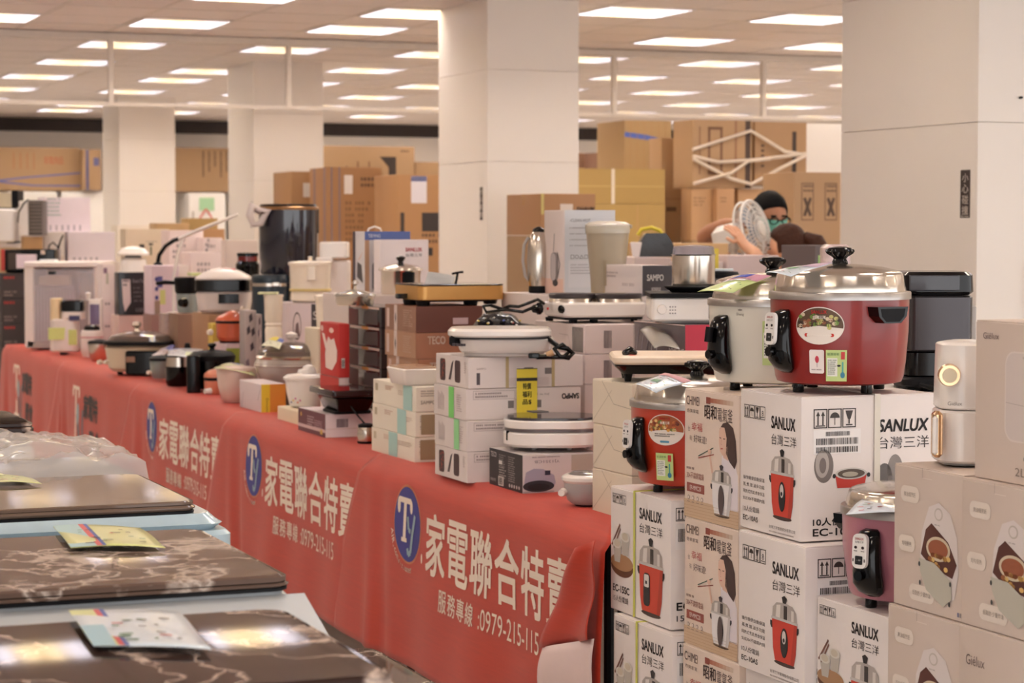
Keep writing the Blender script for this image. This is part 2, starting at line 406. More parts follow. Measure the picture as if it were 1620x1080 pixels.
# ---------------------------------------------------------------- tables and red banner cloths
# table local frame: x = -s (towards the near end), y = t (behind the edge); reading direction along +x
def tl(s, t, z=0): p = tab(s, t, z); return p
RED = (186, 50, 24)
def red_cloth(c=RED):
    m = bpy.data.materials.new('woven_red'); m.use_nodes = True; nt = m.node_tree; b = nt.nodes['Principled BSDF']
    b.inputs['Roughness'].default_value = .55; b.inputs['Sheen Weight'].default_value = .15
    tc = nt.nodes.new('ShaderNodeTexCoord'); wv = nt.nodes.new('ShaderNodeTexNoise'); wv.inputs['Scale'].default_value = 9; wv.inputs['Detail'].default_value = 6
    mp = nt.nodes.new('ShaderNodeMapping'); mp.inputs['Scale'].default_value = (1, 1, 14)
    nt.links.new(tc.outputs['Object'], mp.inputs['Vector']); nt.links.new(mp.outputs['Vector'], wv.inputs['Vector'])
    mx = nt.nodes.new('ShaderNodeMix'); mx.data_type = 'RGBA'; L = lin(c)
    mx.inputs['A'].default_value = tuple(x * .86 for x in L[:3]) + (1,); mx.inputs['B'].default_value = tuple(min(1, x * 1.14) for x in L[:3]) + (1,)
    nt.links.new(wv.outputs['Fac'], mx.inputs['Factor']); nt.links.new(mx.outputs['Result'], b.inputs['Base Color'])
    bp = nt.nodes.new('ShaderNodeBump'); bp.inputs['Strength'].default_value = .12; bp.inputs['Distance'].default_value = .004
    nt.links.new(wv.outputs['Fac'], bp.inputs['Height']); nt.links.new(bp.outputs['Normal'], b.inputs['Normal'])
    return m
RCL = red_cloth()
TBL = 1.8
bounds = [0.0, 1.84, 3.70, 5.55, 7.55, 9.62]
for k in range(5):                                   # folding tables under the cloths, two deep
    for r_ in range(2):
        sm_ = (bounds[k] + bounds[k + 1]) / 2; p = tl(sm_, 0.012 + .375 + r_ * .76)
        e = empty('folding_table', ('front' if r_ == 0 else 'rear') + ' folding table under the ' + ('nearest', 'second nearest', 'middle', 'second farthest', 'farthest')[k] + ' red banner cloth', 'table', (p.x, p.y, 0), TH - math.pi / 2, 'folding tables under the red cloths')
        Lh = (bounds[k + 1] - bounds[k]) / 2 - .01
        q = MB(); q.rbox(2 * Lh, .75, .03, mat((190, 180, 168), .4), r=.02, e=.004, z0=TZ - .034); q.build('tabletop', e)
        for a in (-1, 1):
            for b_ in (-1, 1):
                q = MB(); q.tube([(a * (Lh - .12), b_ * .32, 0), (a * (Lh - .12), b_ * .32, TZ - .034)], .014, MATTB); q.build('leg', e)
def cloth_fn(k, off):
    sl, sr = bounds[k + 1], bounds[k]; rng = random.Random(k * 7 + 3)
    ph = [rng.uniform(0, 6) for _ in range(6)]
    def fold(u, d):                                  # wave of the hanging cloth, growing downwards
        a = min(d / .5, 1.0)
        return a * (.006 * math.sin(u * 7 + ph[0]) + .004 * math.sin(u * 15 + ph[1] + d * 3) + .003 * math.sin(u * 4 - d * 9 + ph[2])) + a * .012 * (1 if u < .25 else 0) * math.sin(max(0, u) * 26)
    def fn(u, v, n):                                 # u from the left end of the cloth, v = height above floor
        s = sl - u; d = max(0, TZ - v)
        y = -off - .004 - n - fold(u, d) - .02 * d
        return (-s, y, v)
    return fn
def banner_cloth(k, label, top, art):
    off = .006 + .008 * (4 - k)
    sl, sr = bounds[k + 1], bounds[k]; U = sl - sr; fn = cloth_fn(k, off)
    o = empty('banner_cloth', label, 'table cloth', (tl(0, 0).x, tl(0, 0).y, 0), TH - math.pi / 2, 'red printed banner cloths over the table edge')
    # local x = -s : with rotation TH - 90 deg the local x axis is -d1 ... y axis = d2
    b = MB(); nu, nv = 60, 24; vs = []; fs = []; top_t = .8; zb = .1
    for i in range(nu + 1):
        for j in range(nv + 5):
            if j < 5:
                lft = -.04; u = lft + (U - lft + .03) * i / nu; t = top_t * (1 - j / 4.6) if j < 4 else .012
                z = TZ + .0015 + .0012 * (4 - k) + .0008 * math.sin(u * 9 + t * 7); vs.append((-(sl - u), t, z + .001 * (k % 2)))
            else:
                d = (TZ - .004 - zb) * (j - 4) / nv; v = TZ - .004 - d
                lft = -.05 - .30 * min(1, d / .45) ; u = lft + (U - lft + (.09 if k == 0 else .03)) * i / nu
                x, y, z = fn(u, v, 0); vs.append((x, y if j > 5 else y * .6, z))
    n2 = nv + 5
    for i in range(nu):
        for j in range(n2 - 1): a = i * n2 + j; fs.append([a, a + n2, a + n2 + 1, a + 1])
    b.add(vs, fs, RCL); c = b.build('cloth', o, smooth=60, fix=False)
    sd = c.modifiers.new('thick', 'SOLIDIFY'); sd.thickness = .0012; sd.offset = 0
    pr = PR(fn); art(pr, U); pr.build('printing', o, 'white lettering' if k < 3 else 'white, black and grey lettering')
    return o
CRM = (238, 222, 206)
def art_fy(last):
    def a(p, U):
        L0 = .425
        p.ell(L0, .55, .125, .125, (196, 120, 84), 2, 36, 3); p.ell(L0, .55, .118, .118, (52, 54, 138), 4, 36, 3)
        # T and y, script like
        p.rect(L0 - .075, .615, L0 + .035, .633, CRM, 6, 4); p.ell(L0 - .075, .605, .014, .026, CRM, 6, 12); p.ell(L0 + .035, .607, .012, .022, CRM, 6, 12)
        p.poly([(L0 - .028, .625), (L0 - .004, .625), (L0 - .016, .50), (L0 - .04, .50)], CRM, 7); p.rect(L0 - .052, .492, L0 - .006, .505, CRM, 7)
        g_ = (150, 176, 186)
        p.line([(L0 + .005, .575), (L0 + .012, .535), (L0 + .03, .53)], .016, g_, 8); p.line([(L0 + .07, .585), (L0 + .045, .52), (L0 + .03, .465), (L0 + .008, .455), (L0 + .002, .475)], .017, g_, 8)
        for i, ch in enumerate('AIR-conditioner'):
            an = math.radians(195 + i * 6.2); r_ = .152
            p.text(ch, L0 + r_ * math.cos(an), .55 + r_ * math.sin(an), .02 if ch.isupper() else .014 if ch != '-' else .003, CRM, bold=.03, k=3, al='c', rot=math.degrees(an) + 90)
        p.ell(L0 + .135, .46, .007, .016, CRM, 3, 10)
        for i, ch in enumerate('家電聯合特賣' if last else '家電聯合特賣會'): p.text(ch, .69 + i * .192, .425, .185, CRM, w=.17, bold=.018, k=4, al='c')
        for i, ch in enumerate('服務專線'): p.text(ch, .765 + i * .077, .325, .066, CRM, w=.064, bold=.012, k=4, al='c')
        p.text(':0979-215-115', 1.07, .328, .062, CRM, w=.44, k=4)
    return a
def art_t(p, U):
    x = .42
    p.rect(x, .60, x + .19, .62, CRM, 3, 3); p.ell(x + .01, .585, .02, .03, CRM, 3, 12); p.ell(x + .185, .585, .018, .028, CRM, 3, 12)
    p.poly([(x + .075, .605), (x + .115, .605), (x + .12, .31), (x + .085, .31)], CRM, 4); p.ell(x + .1, .30, .07, .018, CRM, 4, 16)
    p.ell(x + .165, .47, .03, .06, (150, 180, 190), 5, 14); p.line([(x + .17, .42), (x + .2, .33), (x + .17, .23), (x + .2, .15)], .04, (96, 110, 122), 5)
    p.line([(x + .28, .50), (x + .27, .38), (x + .31, .26)], .032, (96, 110, 122), 5)
    for i, ch in enumerate('家電特'): p.text(ch, x + .36 + i * .125, .46, .125, (40, 34, 36), w=.12, bold=.04, k=4, al='c')
    for i, ch in enumerate('賣會'): p.text(ch, x + .52 + i * .14, .27, .135, (40, 34, 36), w=.13, bold=.04, k=4, al='c')
    p.greek(x - .12, x + .18, .265, .014, 1, (226, 190, 172), 4)
for k, lb in enumerate(('nearest red banner cloth hanging from the table edge, large white lettering and oval blue emblem', 'second nearest red banner cloth, whole white headline and blue emblem below the dark grill',
                        'third red banner cloth from the camera, its emblem below the black cookers', 'red cloth with a big white letter T, left of the three emblem banners', 'farthest red cloth at the left end of the tables')):
    banner_cloth(k, lb, 0, art_fy(k == 0) if k < 3 else art_t)
# folded-back corner of cloth at the near end: red side above, pale reverse below
o = empty('cloth_corner', 'loose folded red and pale cloth corner at the near end of the tables', 'table cloth', (tl(0, 0).x, tl(0, 0).y, 0), TH - math.pi / 2)
def flap(name, pts, m, y0):
    b = MB(); n = 14; vs = []; fs = []
    for i in range(n + 1):
        for j in range(n + 1):
            a, c = i / n, j / n; l = Vector(pts[0]).lerp(Vector(pts[3]), c); r_ = Vector(pts[1]).lerp(Vector(pts[2]), c); q = l.lerp(r_, a)
            vs.append((q.x, y0 - .012 * math.sin(a * 5 + c * 2) - .006 * math.sin(c * 9), q.y))
    for i in range(n):
        for j in range(n): k = i * (n + 1) + j; fs.append([k, k + n + 1, k + n + 2, k + 1])
    b.add(vs, fs, m); f = b.build(name, o, smooth=60, fix=False); sd = f.modifiers.new('thick', 'SOLIDIFY'); sd.thickness = .0015; return f
flap('red_side', [(.0, .66), (.10, .70), (.10, .45), (-.21, .375)], RCL, -.085)
flap('reverse_side', [(-.205, .377), (.10, .452), (.10, .10), (-.26, .10)], mat((232, 208, 204), .6, var=.03, scale=40), -.088)
# ---------------------------------------------------------------- electric cookers
def lz(pts): return pts
def cooker(name, label, px, Y, z0, R, H, col, az, lid='steel', body_k=.89, grips=(1,), coat=.35, knob_lab=True, yaw=0, cat='rice cooker', panel=True, stickers=None, group=None, nfeet=4, lidh=.062, footh=.018, rough=.3):
    """drop-shaped control handle at azimuth az (degrees, 0 = towards the camera, negative = image left)"""
    X = slope(px, 500) * Y; e = empty(name, label, cat, (X, Y, z0), math.atan2(-X, Y), group)
    bm_ = mat(col, rough, coat=coat, var=.03, scale=5); zb, zt = footh, footh + H
    b = MB(); kb = body_k
    b.lathe([(R * kb * .86, 0), (R * kb * .97, .004), (R * kb, .014), (R * (kb + .03), H * .25), (R * .965, H * .6), (R * .975, H)], bm_, 56, z0=zb); b.build('body', e)
    for i in range(nfeet):
        a = math.radians(-70 + 360 / nfeet * i + 14); f = MB(); f.lathe([(.0115, 0), (.0125, .003), (.0115, footh + .006)], BLACK, 16, cx=R * .68 * math.cos(a), cy=R * .68 * math.sin(a)); f.build('foot', e)
    r_ = MB(); r_.lathe([(R * .97, 0), (R * 1.0, .0005), (R * 1.0, .014), (R * .99, .0165), (R * .93, .0165), (R * .90, .006)], ALU, 64, z0=zt - .002); r_.build('rim', e)
    zr = zt + .012; l = MB(); s = lidh / .062
    prof = [(R * .925, 0), (R * .93, .004), (R * .905, .018), (R * .885, .036 * s), (R * .865, .043 * s), (R * .80, .0475 * s), (R * .6, .055 * s), (R * .3, .060 * s), (.012, .062 * s)]
    l.lathe(prof, STEEL if lid == 'steel' else lid, 96, z0=zr, c0=False, rib=.0035, nr=24); lo = l.build('lid', e, smooth=50)  # faint ribs added to shape the lid's reflections into upright streaks
    kn = MB(); zk = zr + lidh
    kn.lathe([(.017, -.002), (.016, .004), (.013, .010), (.016, .014), (.027, .021), (.030, .026), (.0285, .0305)], BLACK, 72, z0=zk, rib=.05, nr=18)
    kn.lathe([(.0275, .029), (.024, .034), (.012, .0365), (.001, .037)], BLACK, 36, z0=zk); kn.build('knob', e)
    def pos(a, rad): a = math.radians(a); return Vector((rad * math.sin(a), -rad * math.cos(a), 0))
    # control handle
    a = math.radians(az); Rb = R * .955; hb = MB(); rot = Matrix.Rotation(a, 4, 'Z'); hb.T = rot
    hh = min(H * .84, .135); z1 = zb + H * .88
    secs = [(0, .006, .006, .012), (.04, .012, .013, .019), (.14, .018, .020, .0225), (.4, .022, .024, .0245), (.62, .024, .027, .027), (.8, .022, .026, .0285), (.93, .014, .018, .024), (1, .006, .008, .012)]
    loops = []
    for t, cr, rr, rt in secs:
        z = z1 - hh * t; rad = Rb - .004 - (R * .05) * t; loops.append([(rt * 1.22 * math.cos(q), -(rad + cr + rr * math.sin(q) * .8), z) for q in (2 * math.pi * i / 20 for i in range(20))])
    hb.loft(loops, BLACK); ho = hb.build('control_handle', e, smooth=60)
    if panel:
        pm = mat((232, 226, 222), .35); pn = MB(); pn.T = rot @ Matrix.Translation((0, -(Rb + .0385), z1 - hh * .30)) @ Matrix.Rotation(math.radians(-3), 4, 'X')
        pn.prism([(x, y) for x, y in rrect(.034, .068, .012, 5)], -.004, .004, pm); po = pn.build('control_panel', ho)
        M4 = pn.T; fr = PR(lambda u, v, n: tuple(M4 @ Vector((u, -.004 - n, v))))
        fr.text('SANLUX', 0, .022, .0045, (190, 50, 50), w=.02, bold=.03, al='c'); fr.text('台灣三洋', 0, .0155, .0045, (50, 40, 40), w=.02, al='c')
        for sx in (-.0085, .0085): fr.ell(sx, .007, .0036, .003, (40, 20, 24), 1, 12); fr.greek(sx - .004, sx + .004, -.001, .002, 1, (90, 80, 80))
        fr.poly(rrect(.018, .017, .002, 3, 0, -.018), (20, 19, 22), 1); fr.text('- O', 0, -.019, .003, (220, 216, 214), w=.009, al='c', k=3)
        for sx in (-.0135, .0135): fr.rect(sx - .0015, -.021, sx + .0015, -.015, (90, 80, 80), 1)
        fr.build('panel_printing', ho)
    else:
        fr = MB(); fr.T = rot; fr.tube([(0, -(Rb + .041), z1 - hh * .2), (0, -(Rb + .046), z1 - hh * .45)], .009, MATTB, n=12); fr.build('switch', ho)
    sc_ = MB(); sc_.T = rot; sc_.tube([(.0, -(Rb + .036), z1 - hh * .66), (0, -(Rb + .047), z1 - hh * .66)], .010, BLACK, n=14); sc_.build('socket', ho)
    for g_ in grips:
        ga = math.radians(az + 90 * g_); gb = MB(); gb.T = Matrix.Rotation(ga, 4, 'Z')
        D = [(-.041, .0), (.041, .0), (.037, -.020), (.022, -.034), (-.022, -.034), (-.037, -.020)]
        z2 = zb + H * .92; gb.prism([(x, z2 + y) for x, y in D], -(R + .024), -(R * .93), BLACK); gb.prism([(x * .8, z2 - .004 + y * .8) for x, y in D], -(R + .0245), -(R + .023), MATTB)
        gb.build('side_grip', e)
    if stickers:
        def cyl(u, v, n):
            rr = R * (.965 + (.0) * v) - R * (.075) * max(0, .6 - (v - zb) / H) + .0012 + n
            q = u / R; return (rr * math.sin(q), -rr * math.cos(q), v)
        stickers(e, cyl, R, zb, H)
    return e
FOOD = [(150, 70, 40), (216, 160, 70), (120, 52, 36), (230, 190, 120), (90, 40, 30), (208, 120, 60), (236, 210, 160), (110, 120, 60), (180, 80, 50)]
def dish(p, cu, cv, ru, rv, seed, n=26, k=2):
    r = random.Random(seed)
    for i in range(n):
        a = r.uniform(0, 6.28); d = math.sqrt(r.random()); s = r.uniform(.12, .3)
        p.ell(cu + ru * d * math.cos(a) * .8, cv + rv * d * math.sin(a) * .8, ru * s, rv * s, r.choice(FOOD), k, 8)
def oval_sticker(dark=False):
    def f(e, cyl, R, zb, H, c=0, ot=.72, w=.052):
        p = PR(cyl); u0 = c; v0 = zb + H * ot
        p.ell(u0, v0, w, w * .72, (236, 224, 214), 0, 36, 5)
        p.ell(u0, v0, w * .96, w * .68, (170, 92, 50) if not dark else (96, 70, 50), 1, 36, 4, -8, 188)
        r = random.Random(5)
        for cx_, sx_ in ((-.6, .28), (-.12, .26), (.42, .36)):
            for i in range(14):
                a = r.uniform(0, 6.28); d = r.random() ** .5; uu = cx_ * w + sx_ * w * d * math.cos(a); vv = v0 + w * (.16 + .27 * d * math.sin(a))
                p.ell(uu + u0, vv, w * .09, w * .075, r.choice(FOOD if not dark else [(60, 40, 34), (150, 90, 60), (200, 190, 120), (110, 140, 60), (220, 200, 170)]), 3, 8)
        p.text('SANLUX', u0, v0 + w * .46, w * .13, (196, 40, 36), w=w * .62, bold=.05, al='c', k=4)
        p.text('台灣三洋', u0 + .001, v0 + w * .26, w * .13, (240, 232, 222), w=w * .5, bold=.03, al='c', k=4)
        if dark: p.poly(rrect(w * 1.2, w * .13, w * .06, 4, u0, v0 - w * .36), (196, 50, 40), 2); p.greek(u0 - w * .5, u0 + w * .5, v0 - w * .385, w * .05, 1, (240, 230, 220), 3)
        else: p.greek(u0 - w * .55, u0 + w * .55, v0 - w * .22, w * .05, 2, (60, 50, 46), 3); p.poly(rrect(w * .5, w * .1, w * .05, 4, u0, v0 - w * .55), (90, 150, 180), 2)
        p.build('oval_sticker', e)
    return f
def green_label(e, cyl, R, zb, H, u, v, w=.044, h=.062, k=0):
    p = PR(cyl); p.rect(u - w / 2, v, u + w / 2, v + h, (196, 214, 140), k, 4)
    p.rect(u - w * .44, v + h * .16, u + w * .05, v + h * .74, (238, 236, 226), k + 1, 3); p.greek(u - w * .4, u + .0, v + h * .66, h * .03, 8, (110, 116, 100), k + 3, 2.1)
    p.text('能源效率', u - w * .42, v + h * .82, h * .09, (70, 120, 70), w=w * .55, k=k + 3)
    p.ell(u + w * .3, v + h * .2, w * .11, h * .1, (60, 130, 160), k + 2, 14); p.rect(u + w * .26, v + h * .25, u + w * .34, v + h * .62, (90, 170, 160), k + 2)
    p.rect(u + w * .22, v + h * .7, u + w * .4, v + h * .94, (196, 60, 60), k + 2); p.ell(u + w * .12, v + h * .5, w * .09, h * .035, (30, 30, 34), k + 3, 10)
    p.build('energy_label', e, 'green energy label')
# price sheets: thin printed paper resting on lids
def sheet(label, P4, bow=.004, base=(226, 232, 240), bands=None, n=10, seed=1, cat='price sheet', prints=True, m=None, name='price_sheet'):
    """P4: far-left, far-right, near-right, near-left corners as world points"""
    P4 = [Vector(p) for p in P4]; c0 = sum(P4, Vector()) / 4
    nrm = (P4[1] - P4[0]).cross(P4[3] - P4[0]).normalized(); nrm = nrm if nrm.z > 0 else -nrm
    def fn(u, v, k): a = P4[3].lerp(P4[2], u); b = P4[0].lerp(P4[1], u); return tuple(a.lerp(b, v) - c0 + nrm * (bow * (math.sin(u * math.pi) + .5 * math.sin(v * math.pi) + .25 * math.sin(v * 7 + u * 5 + seed)) + k * .5))
    o = bpy.data.objects.new(name, None)
    b = MB(); vs = [fn(i / n, j / n, 0) for i in range(n + 1) for j in range(n + 1)]; mm = m or mat(base, .28, coat=.5, var=.02)
    b.add(vs, [[i * (n + 1) + j, (i + 1) * (n + 1) + j, (i + 1) * (n + 1) + j + 1, i * (n + 1) + j + 1] for i in range(n) for j in range(n)], mm)
    bpy.data.objects.remove(o); s = b.build(name, None, c0, smooth=60, fix=False); tag(s, label, cat)
    sd = s.modifiers.new('thick', 'SOLIDIFY'); sd.thickness = .0004
    if prints:
        p = PR(lambda u, v, k: fn(u, v, .002 + k * 1.2))
        for (u0, v0, u1, v1, c) in (bands or [(0, .8, 1, 1, (196, 90, 96)), (0, .8, .3, 1, (70, 80, 170))]): p.rect(u0, v0, u1, v1, c, 0, 6)
        r = random.Random(seed)
        for i in range(16): u = r.uniform(.08, .85); v = r.uniform(.1, .72); p.rect(u, v, u + r.uniform(.03, .12), v + .022, r.choice([(60, 60, 70), (60, 60, 70), (200, 60, 60), (60, 120, 80)]), 1)
        p.build('printing', s)
    return s
# ---------------------------------------------------------------- printed pictures used on the cooker cartons
def red_pot_art(p, x, y, w, h, col=(206, 62, 46), kn=(34, 30, 32), panel='oval', sh=1):
    """frontal cooker illustration in the box x..x+w, y..y+h"""
    m = x + w / 2
    p.ell(m, y + h * .03, w * .36, h * .035, (70, 50, 46), 0)
    b = [(m - w * .33, y + h * .05), (m + w * .33, y + h * .05), (m + w * .40, y + h * .22), (m + w * .44, y + h * .63), (m - w * .44, y + h * .63), (m - w * .40, y + h * .22)]
    p.poly(b, col, 1); p.poly([(m + w * .22, y + h * .05), (m + w * .33, y + h * .05), (m + w * .40, y + h * .22), (m + w * .44, y + h * .63), (m + w * .34, y + h * .63)], tuple(int(q * .88) for q in col), 2)
    p.rect(m - w * .46, y + h * .63, m + w * .46, y + h * .665, (196, 190, 186), 2)
    p.poly([(m - w * .43, y + h * .665), (m + w * .43, y + h * .665), (m + w * .41, y + h * .80), (m + w * .28, y + h * .875), (m, y + h * .90), (m - w * .28, y + h * .875), (m - w * .41, y + h * .80)], (176, 166, 160), 2)
    p.poly([(m - w * .3, y + h * .67), (m - w * .15, y + h * .67), (m - w * .13, y + h * .86), (m - w * .27, y + h * .84)], (222, 214, 208), 3)
    p.rect(m - w * .02, y + h * .67, m + w * .1, y + h * .86, (60, 52, 50), 3); p.rect(m + w * .24, y + h * .67, m + w * .33, y + h * .82, (214, 206, 200), 3)
    p.poly([(m - w * .05, y + h * .89), (m + w * .05, y + h * .89), (m + w * .09, y + h * .97), (m, y + h), (m - w * .09, y + h * .97)], kn, 3)
    for s in (-1, 1): p.poly([(m + s * w * .43, y + h * .60), (m + s * w * .5, y + h * .60), (m + s * w * .5, y + h * .54), (m + s * w * .46, y + h * .50), (m + s * w * .42, y + h * .5)], kn, 2)
    if panel == 'oval':
        p.ell(m, y + h * .33, w * .13, h * .21, kn, 3); p.ell(m, y + h * .41, w * .07, h * .095, (214, 204, 200), 4); p.ell(m, y + h * .37, w * .035, h * .03, (30, 28, 30), 5)
    else:
        p.poly(rrect(w * .24, h * .42, w * .08, 4, m - w * .15, y + h * .33), kn, 3); p.poly(rrect(w * .18, h * .16, w * .03, 4, m - w * .15, y + h * .44), (226, 218, 212), 4); p.rect(m - w * .19, y + h * .40, m - w * .12, y + h * .44, kn, 5)
def open_pot_art(p, x, y, w, col=(198, 58, 46)):
    p.ell(x + w * .16, y + w * .33, w * .17, w * .26, (120, 110, 106), 0); p.ell(x + w * .13, y + w * .36, w * .12, w * .21, (176, 166, 160), 1); p.ell(x + w * .14, y + w * .34, w * .06, w * .12, (120, 108, 104), 2)
    p.poly([(x + w * .4, y - w * .02), (x + w * .88, y - w * .02), (x + w * .92, y + w * .2), (x + w * .36, y + w * .2)], col, 1)
    p.ell(x + w * .64, y + w * .2, w * .28, w * .09, (206, 200, 194), 2); p.ell(x + w * .64, y + w * .2, w * .24, w * .07, (90, 76, 66), 3); p.ell(x + w * .62, y + w * .19, w * .14, w * .04, (176, 166, 150), 4)
    for q in (.34, .95): p.ell(x + w * q, y + w * .17, w * .03, w * .035, (30, 28, 30), 3)
def bowls_art(p, x, y, w):
    p.ell(x + w * .5, y + w * .18, w * .5, w * .2, (104, 66, 46), 0); p.ell(x + w * .5, y + w * .26, w * .5, w * .16, (170, 128, 92), 1)
    for cx_, cy_ in ((.30, .3), (.66, .46)):
        p.poly([(x + w * (cx_ - .2), y + w * (cy_ + .3)), (x + w * (cx_ + .2), y + w * (cy_ + .3)), (x + w * (cx_ + .12), y + w * (cy_ - .05)), (x + w * (cx_ - .12), y + w * (cy_ - .05))], (186, 178, 168), 2)
        p.ell(x + w * cx_, y + w * (cy_ + .3), w * .2, w * .09, (214, 208, 198), 3); p.ell(x + w * cx_, y + w * (cy_ + .31), w * .13, w * .07, (200, 188, 170), 4)
    p.line([(x + w * .05, y + w * .55), (x + w * .42, y + w * .98)], w * .05, (110, 66, 52), 2); p.line([(x + w * .14, y + w * .5), (x + w * .44, y + w * .9)], w * .04, (120, 76, 60), 2)
def art_10as(b):
    q = b.left(); L, H = b.L, b.H
    q.icons(L * .07, H * .80, L * .085); q.text('SANLUX', L * .53, H * .755, H * .085, (52, 42, 42), w=L * .38, bold=.05); q.text('台灣三洋', L * .53, H * .64, H * .075, (60, 50, 48), w=L * .40)
    red_pot_art(q, L * .50, H * .12, L * .42, H * .50)
    for i, t in enumerate(('操作簡便自動保溫', '蒸.煮.燉.滷多功能', '隔熱式烹調,煮食保溫', 'SUS304不鏽鋼內鍋')): q.text(t, L * .06, H * (.355 - i * .05), H * .028, (76, 62, 58), w=L * .36)
    q.text('10人份電鍋', L * .06, H * .125, H * .04, (60, 50, 48), w=L * .27); q.text('EC-10AS', L * .06, H * .06, H * .036, (60, 50, 48), w=L * .25, bold=.03)
    q.text('台灣三洋電機股份有限公司', L * .50, H * .045, H * .024, (96, 80, 76), w=L * .42); q.greek(L * .5, L * .92, H * .02, H * .009, 1, (150, 134, 128)); q.build('left_face_printing', b.o)
    q = b.front(); W = b.W
    q.icons(W * .09, H * .78, W * .1, 3); q.rect(W * .09, H * .60, W * .44, H * .77, (236, 230, 228), 0)
    q.bars(W * .18, H * .725, W * .36, H * .755); q.bars(W * .11, H * .665, W * .42, H * .71, seed=5); q.bars(W * .11, H * .61, W * .42, H * .65, seed=7)
    open_pot_art(q, W * .1, H * .37, W * .42)
    q.text('SANLUX', W * .57, H * .74, H * .085, (50, 42, 42), w=W * .37, bold=.06, shear=.15); q.text('台灣三洋', W * .565, H * .62, H * .085, (54, 46, 44), w=W * .39)
    q.ell(W * .62, H * .42, W * .06, H * .10, (100, 94, 92), 0); q.ell(W * .70, H * .46, W * .06, H * .12, (140, 132, 128), 0); q.poly([(W * .72, H * .34), (W * .88, H * .36), (W * .9, H * .5), (W * .72, H * .5)], (60, 52, 54), 1)
    q.text('10人份電鍋', W * .09, H * .105, H * .055, (46, 40, 40), w=W * .36, bold=.03); q.text('EC-10AS', W * .09, H * .035, H * .05, (46, 40, 40), w=W * .36, bold=.06); q.build('front_face_printing', b.o)
def strap(b, u, col=(226, 214, 190), side='front', w=.012):
    m = mat(col, .4); q = MB(); W, L, H = b.W, b.L, b.H
    if side == 'front':
        x = -W / 2 + u; q.box(x - w / 2, x + w / 2, -L / 2 - .0022, L / 2 + .0022, H, H + .002, m); q.box(x - w / 2, x + w / 2, -L / 2 - .0032, -L / 2 - .002, 0, H + .001, m); q.box(x - w / 2, x + w / 2, L / 2 + .001, L / 2 + .002, 0, H + .001, m)
    else:
        y = L / 2 - u; q.box(-W / 2 - .0022, W / 2 + .001, y - w / 2, y + w / 2, H, H + .002, m); q.box(-W / 2 - .0032, -W / 2 - .002, y - w / 2, y + w / 2, 0, H + .001, m)
    q.build('strap', b.o, smooth=0)
WB = (232, 222, 218)
# the three cartons of ten-cup cookers (third runs out of the picture)
s1 = carton('cooker_carton', 'topmost white carton printed with a red cooker, directly below the big red rice cooker', 1171, 1267, 1478, 628, 857.5, 4.6, WB)
s2 = carton('cooker_carton', 'white carton printed with a red cooker, second of its stack, beside the pink cooker', 1170, 1276, 1486, 0, 0, 4.55, WB, z1=s1.z0 - .0035, z0=s1.z0 - .304)
s3 = carton('cooker_carton', 'white carton at the bottom edge, lowest of the stack below the big red cooker', 1182, 1272, 1478, 0, 0, 4.6, WB, z1=s2.z0 - .0035, z0=s2.z0 - .304)
for b in (s1, s2, s3): art_10as(b); strap(b, b.W * .56, (222, 214, 200), w=.014)
def pallet(bx, label):
    zt = bx.z0 - .001
    if zt > .2:
        lo = MB(); lo.rbox(bx.W, bx.L, zt - .142, paper((220, 206, 196)), r=.0025, e=.0015, z0=0, n=2); c = lo.build('base_carton', None, (bx.c.x, bx.c.y, .141), bx.th)
        tag(c, label.replace('low wooden pallet', 'plain pale carton').replace('wooden pallet', 'plain pale carton'), 'box'); fl_ = MB(); fl_.box(-bx.W / 2 + .002, bx.W / 2 - .002, -.0008, .0008, zt - .142, zt - .1415, MATTB); fl_.build('flap_seam', c); zt = .14
    e = empty('pallet', label, 'pallet', (bx.c.x, bx.c.y, 0), bx.th); m = mat((150, 118, 84), .8)
    for i in range(5):
        q = MB(); x = (-.4 + .2 * i) * bx.W; q.box(x - bx.W * .08, x + bx.W * .08, -bx.L / 2, bx.L / 2, zt - .02, zt, m); q.build('deck_board', e, smooth=0)
    for i in (-1, 0, 1):
        q = MB(); q.box(-bx.W / 2, bx.W / 2, i * bx.L * .44 - .02, i * bx.L * .44 + .02, 0, zt - .02, m); q.build('bearer', e, smooth=0)
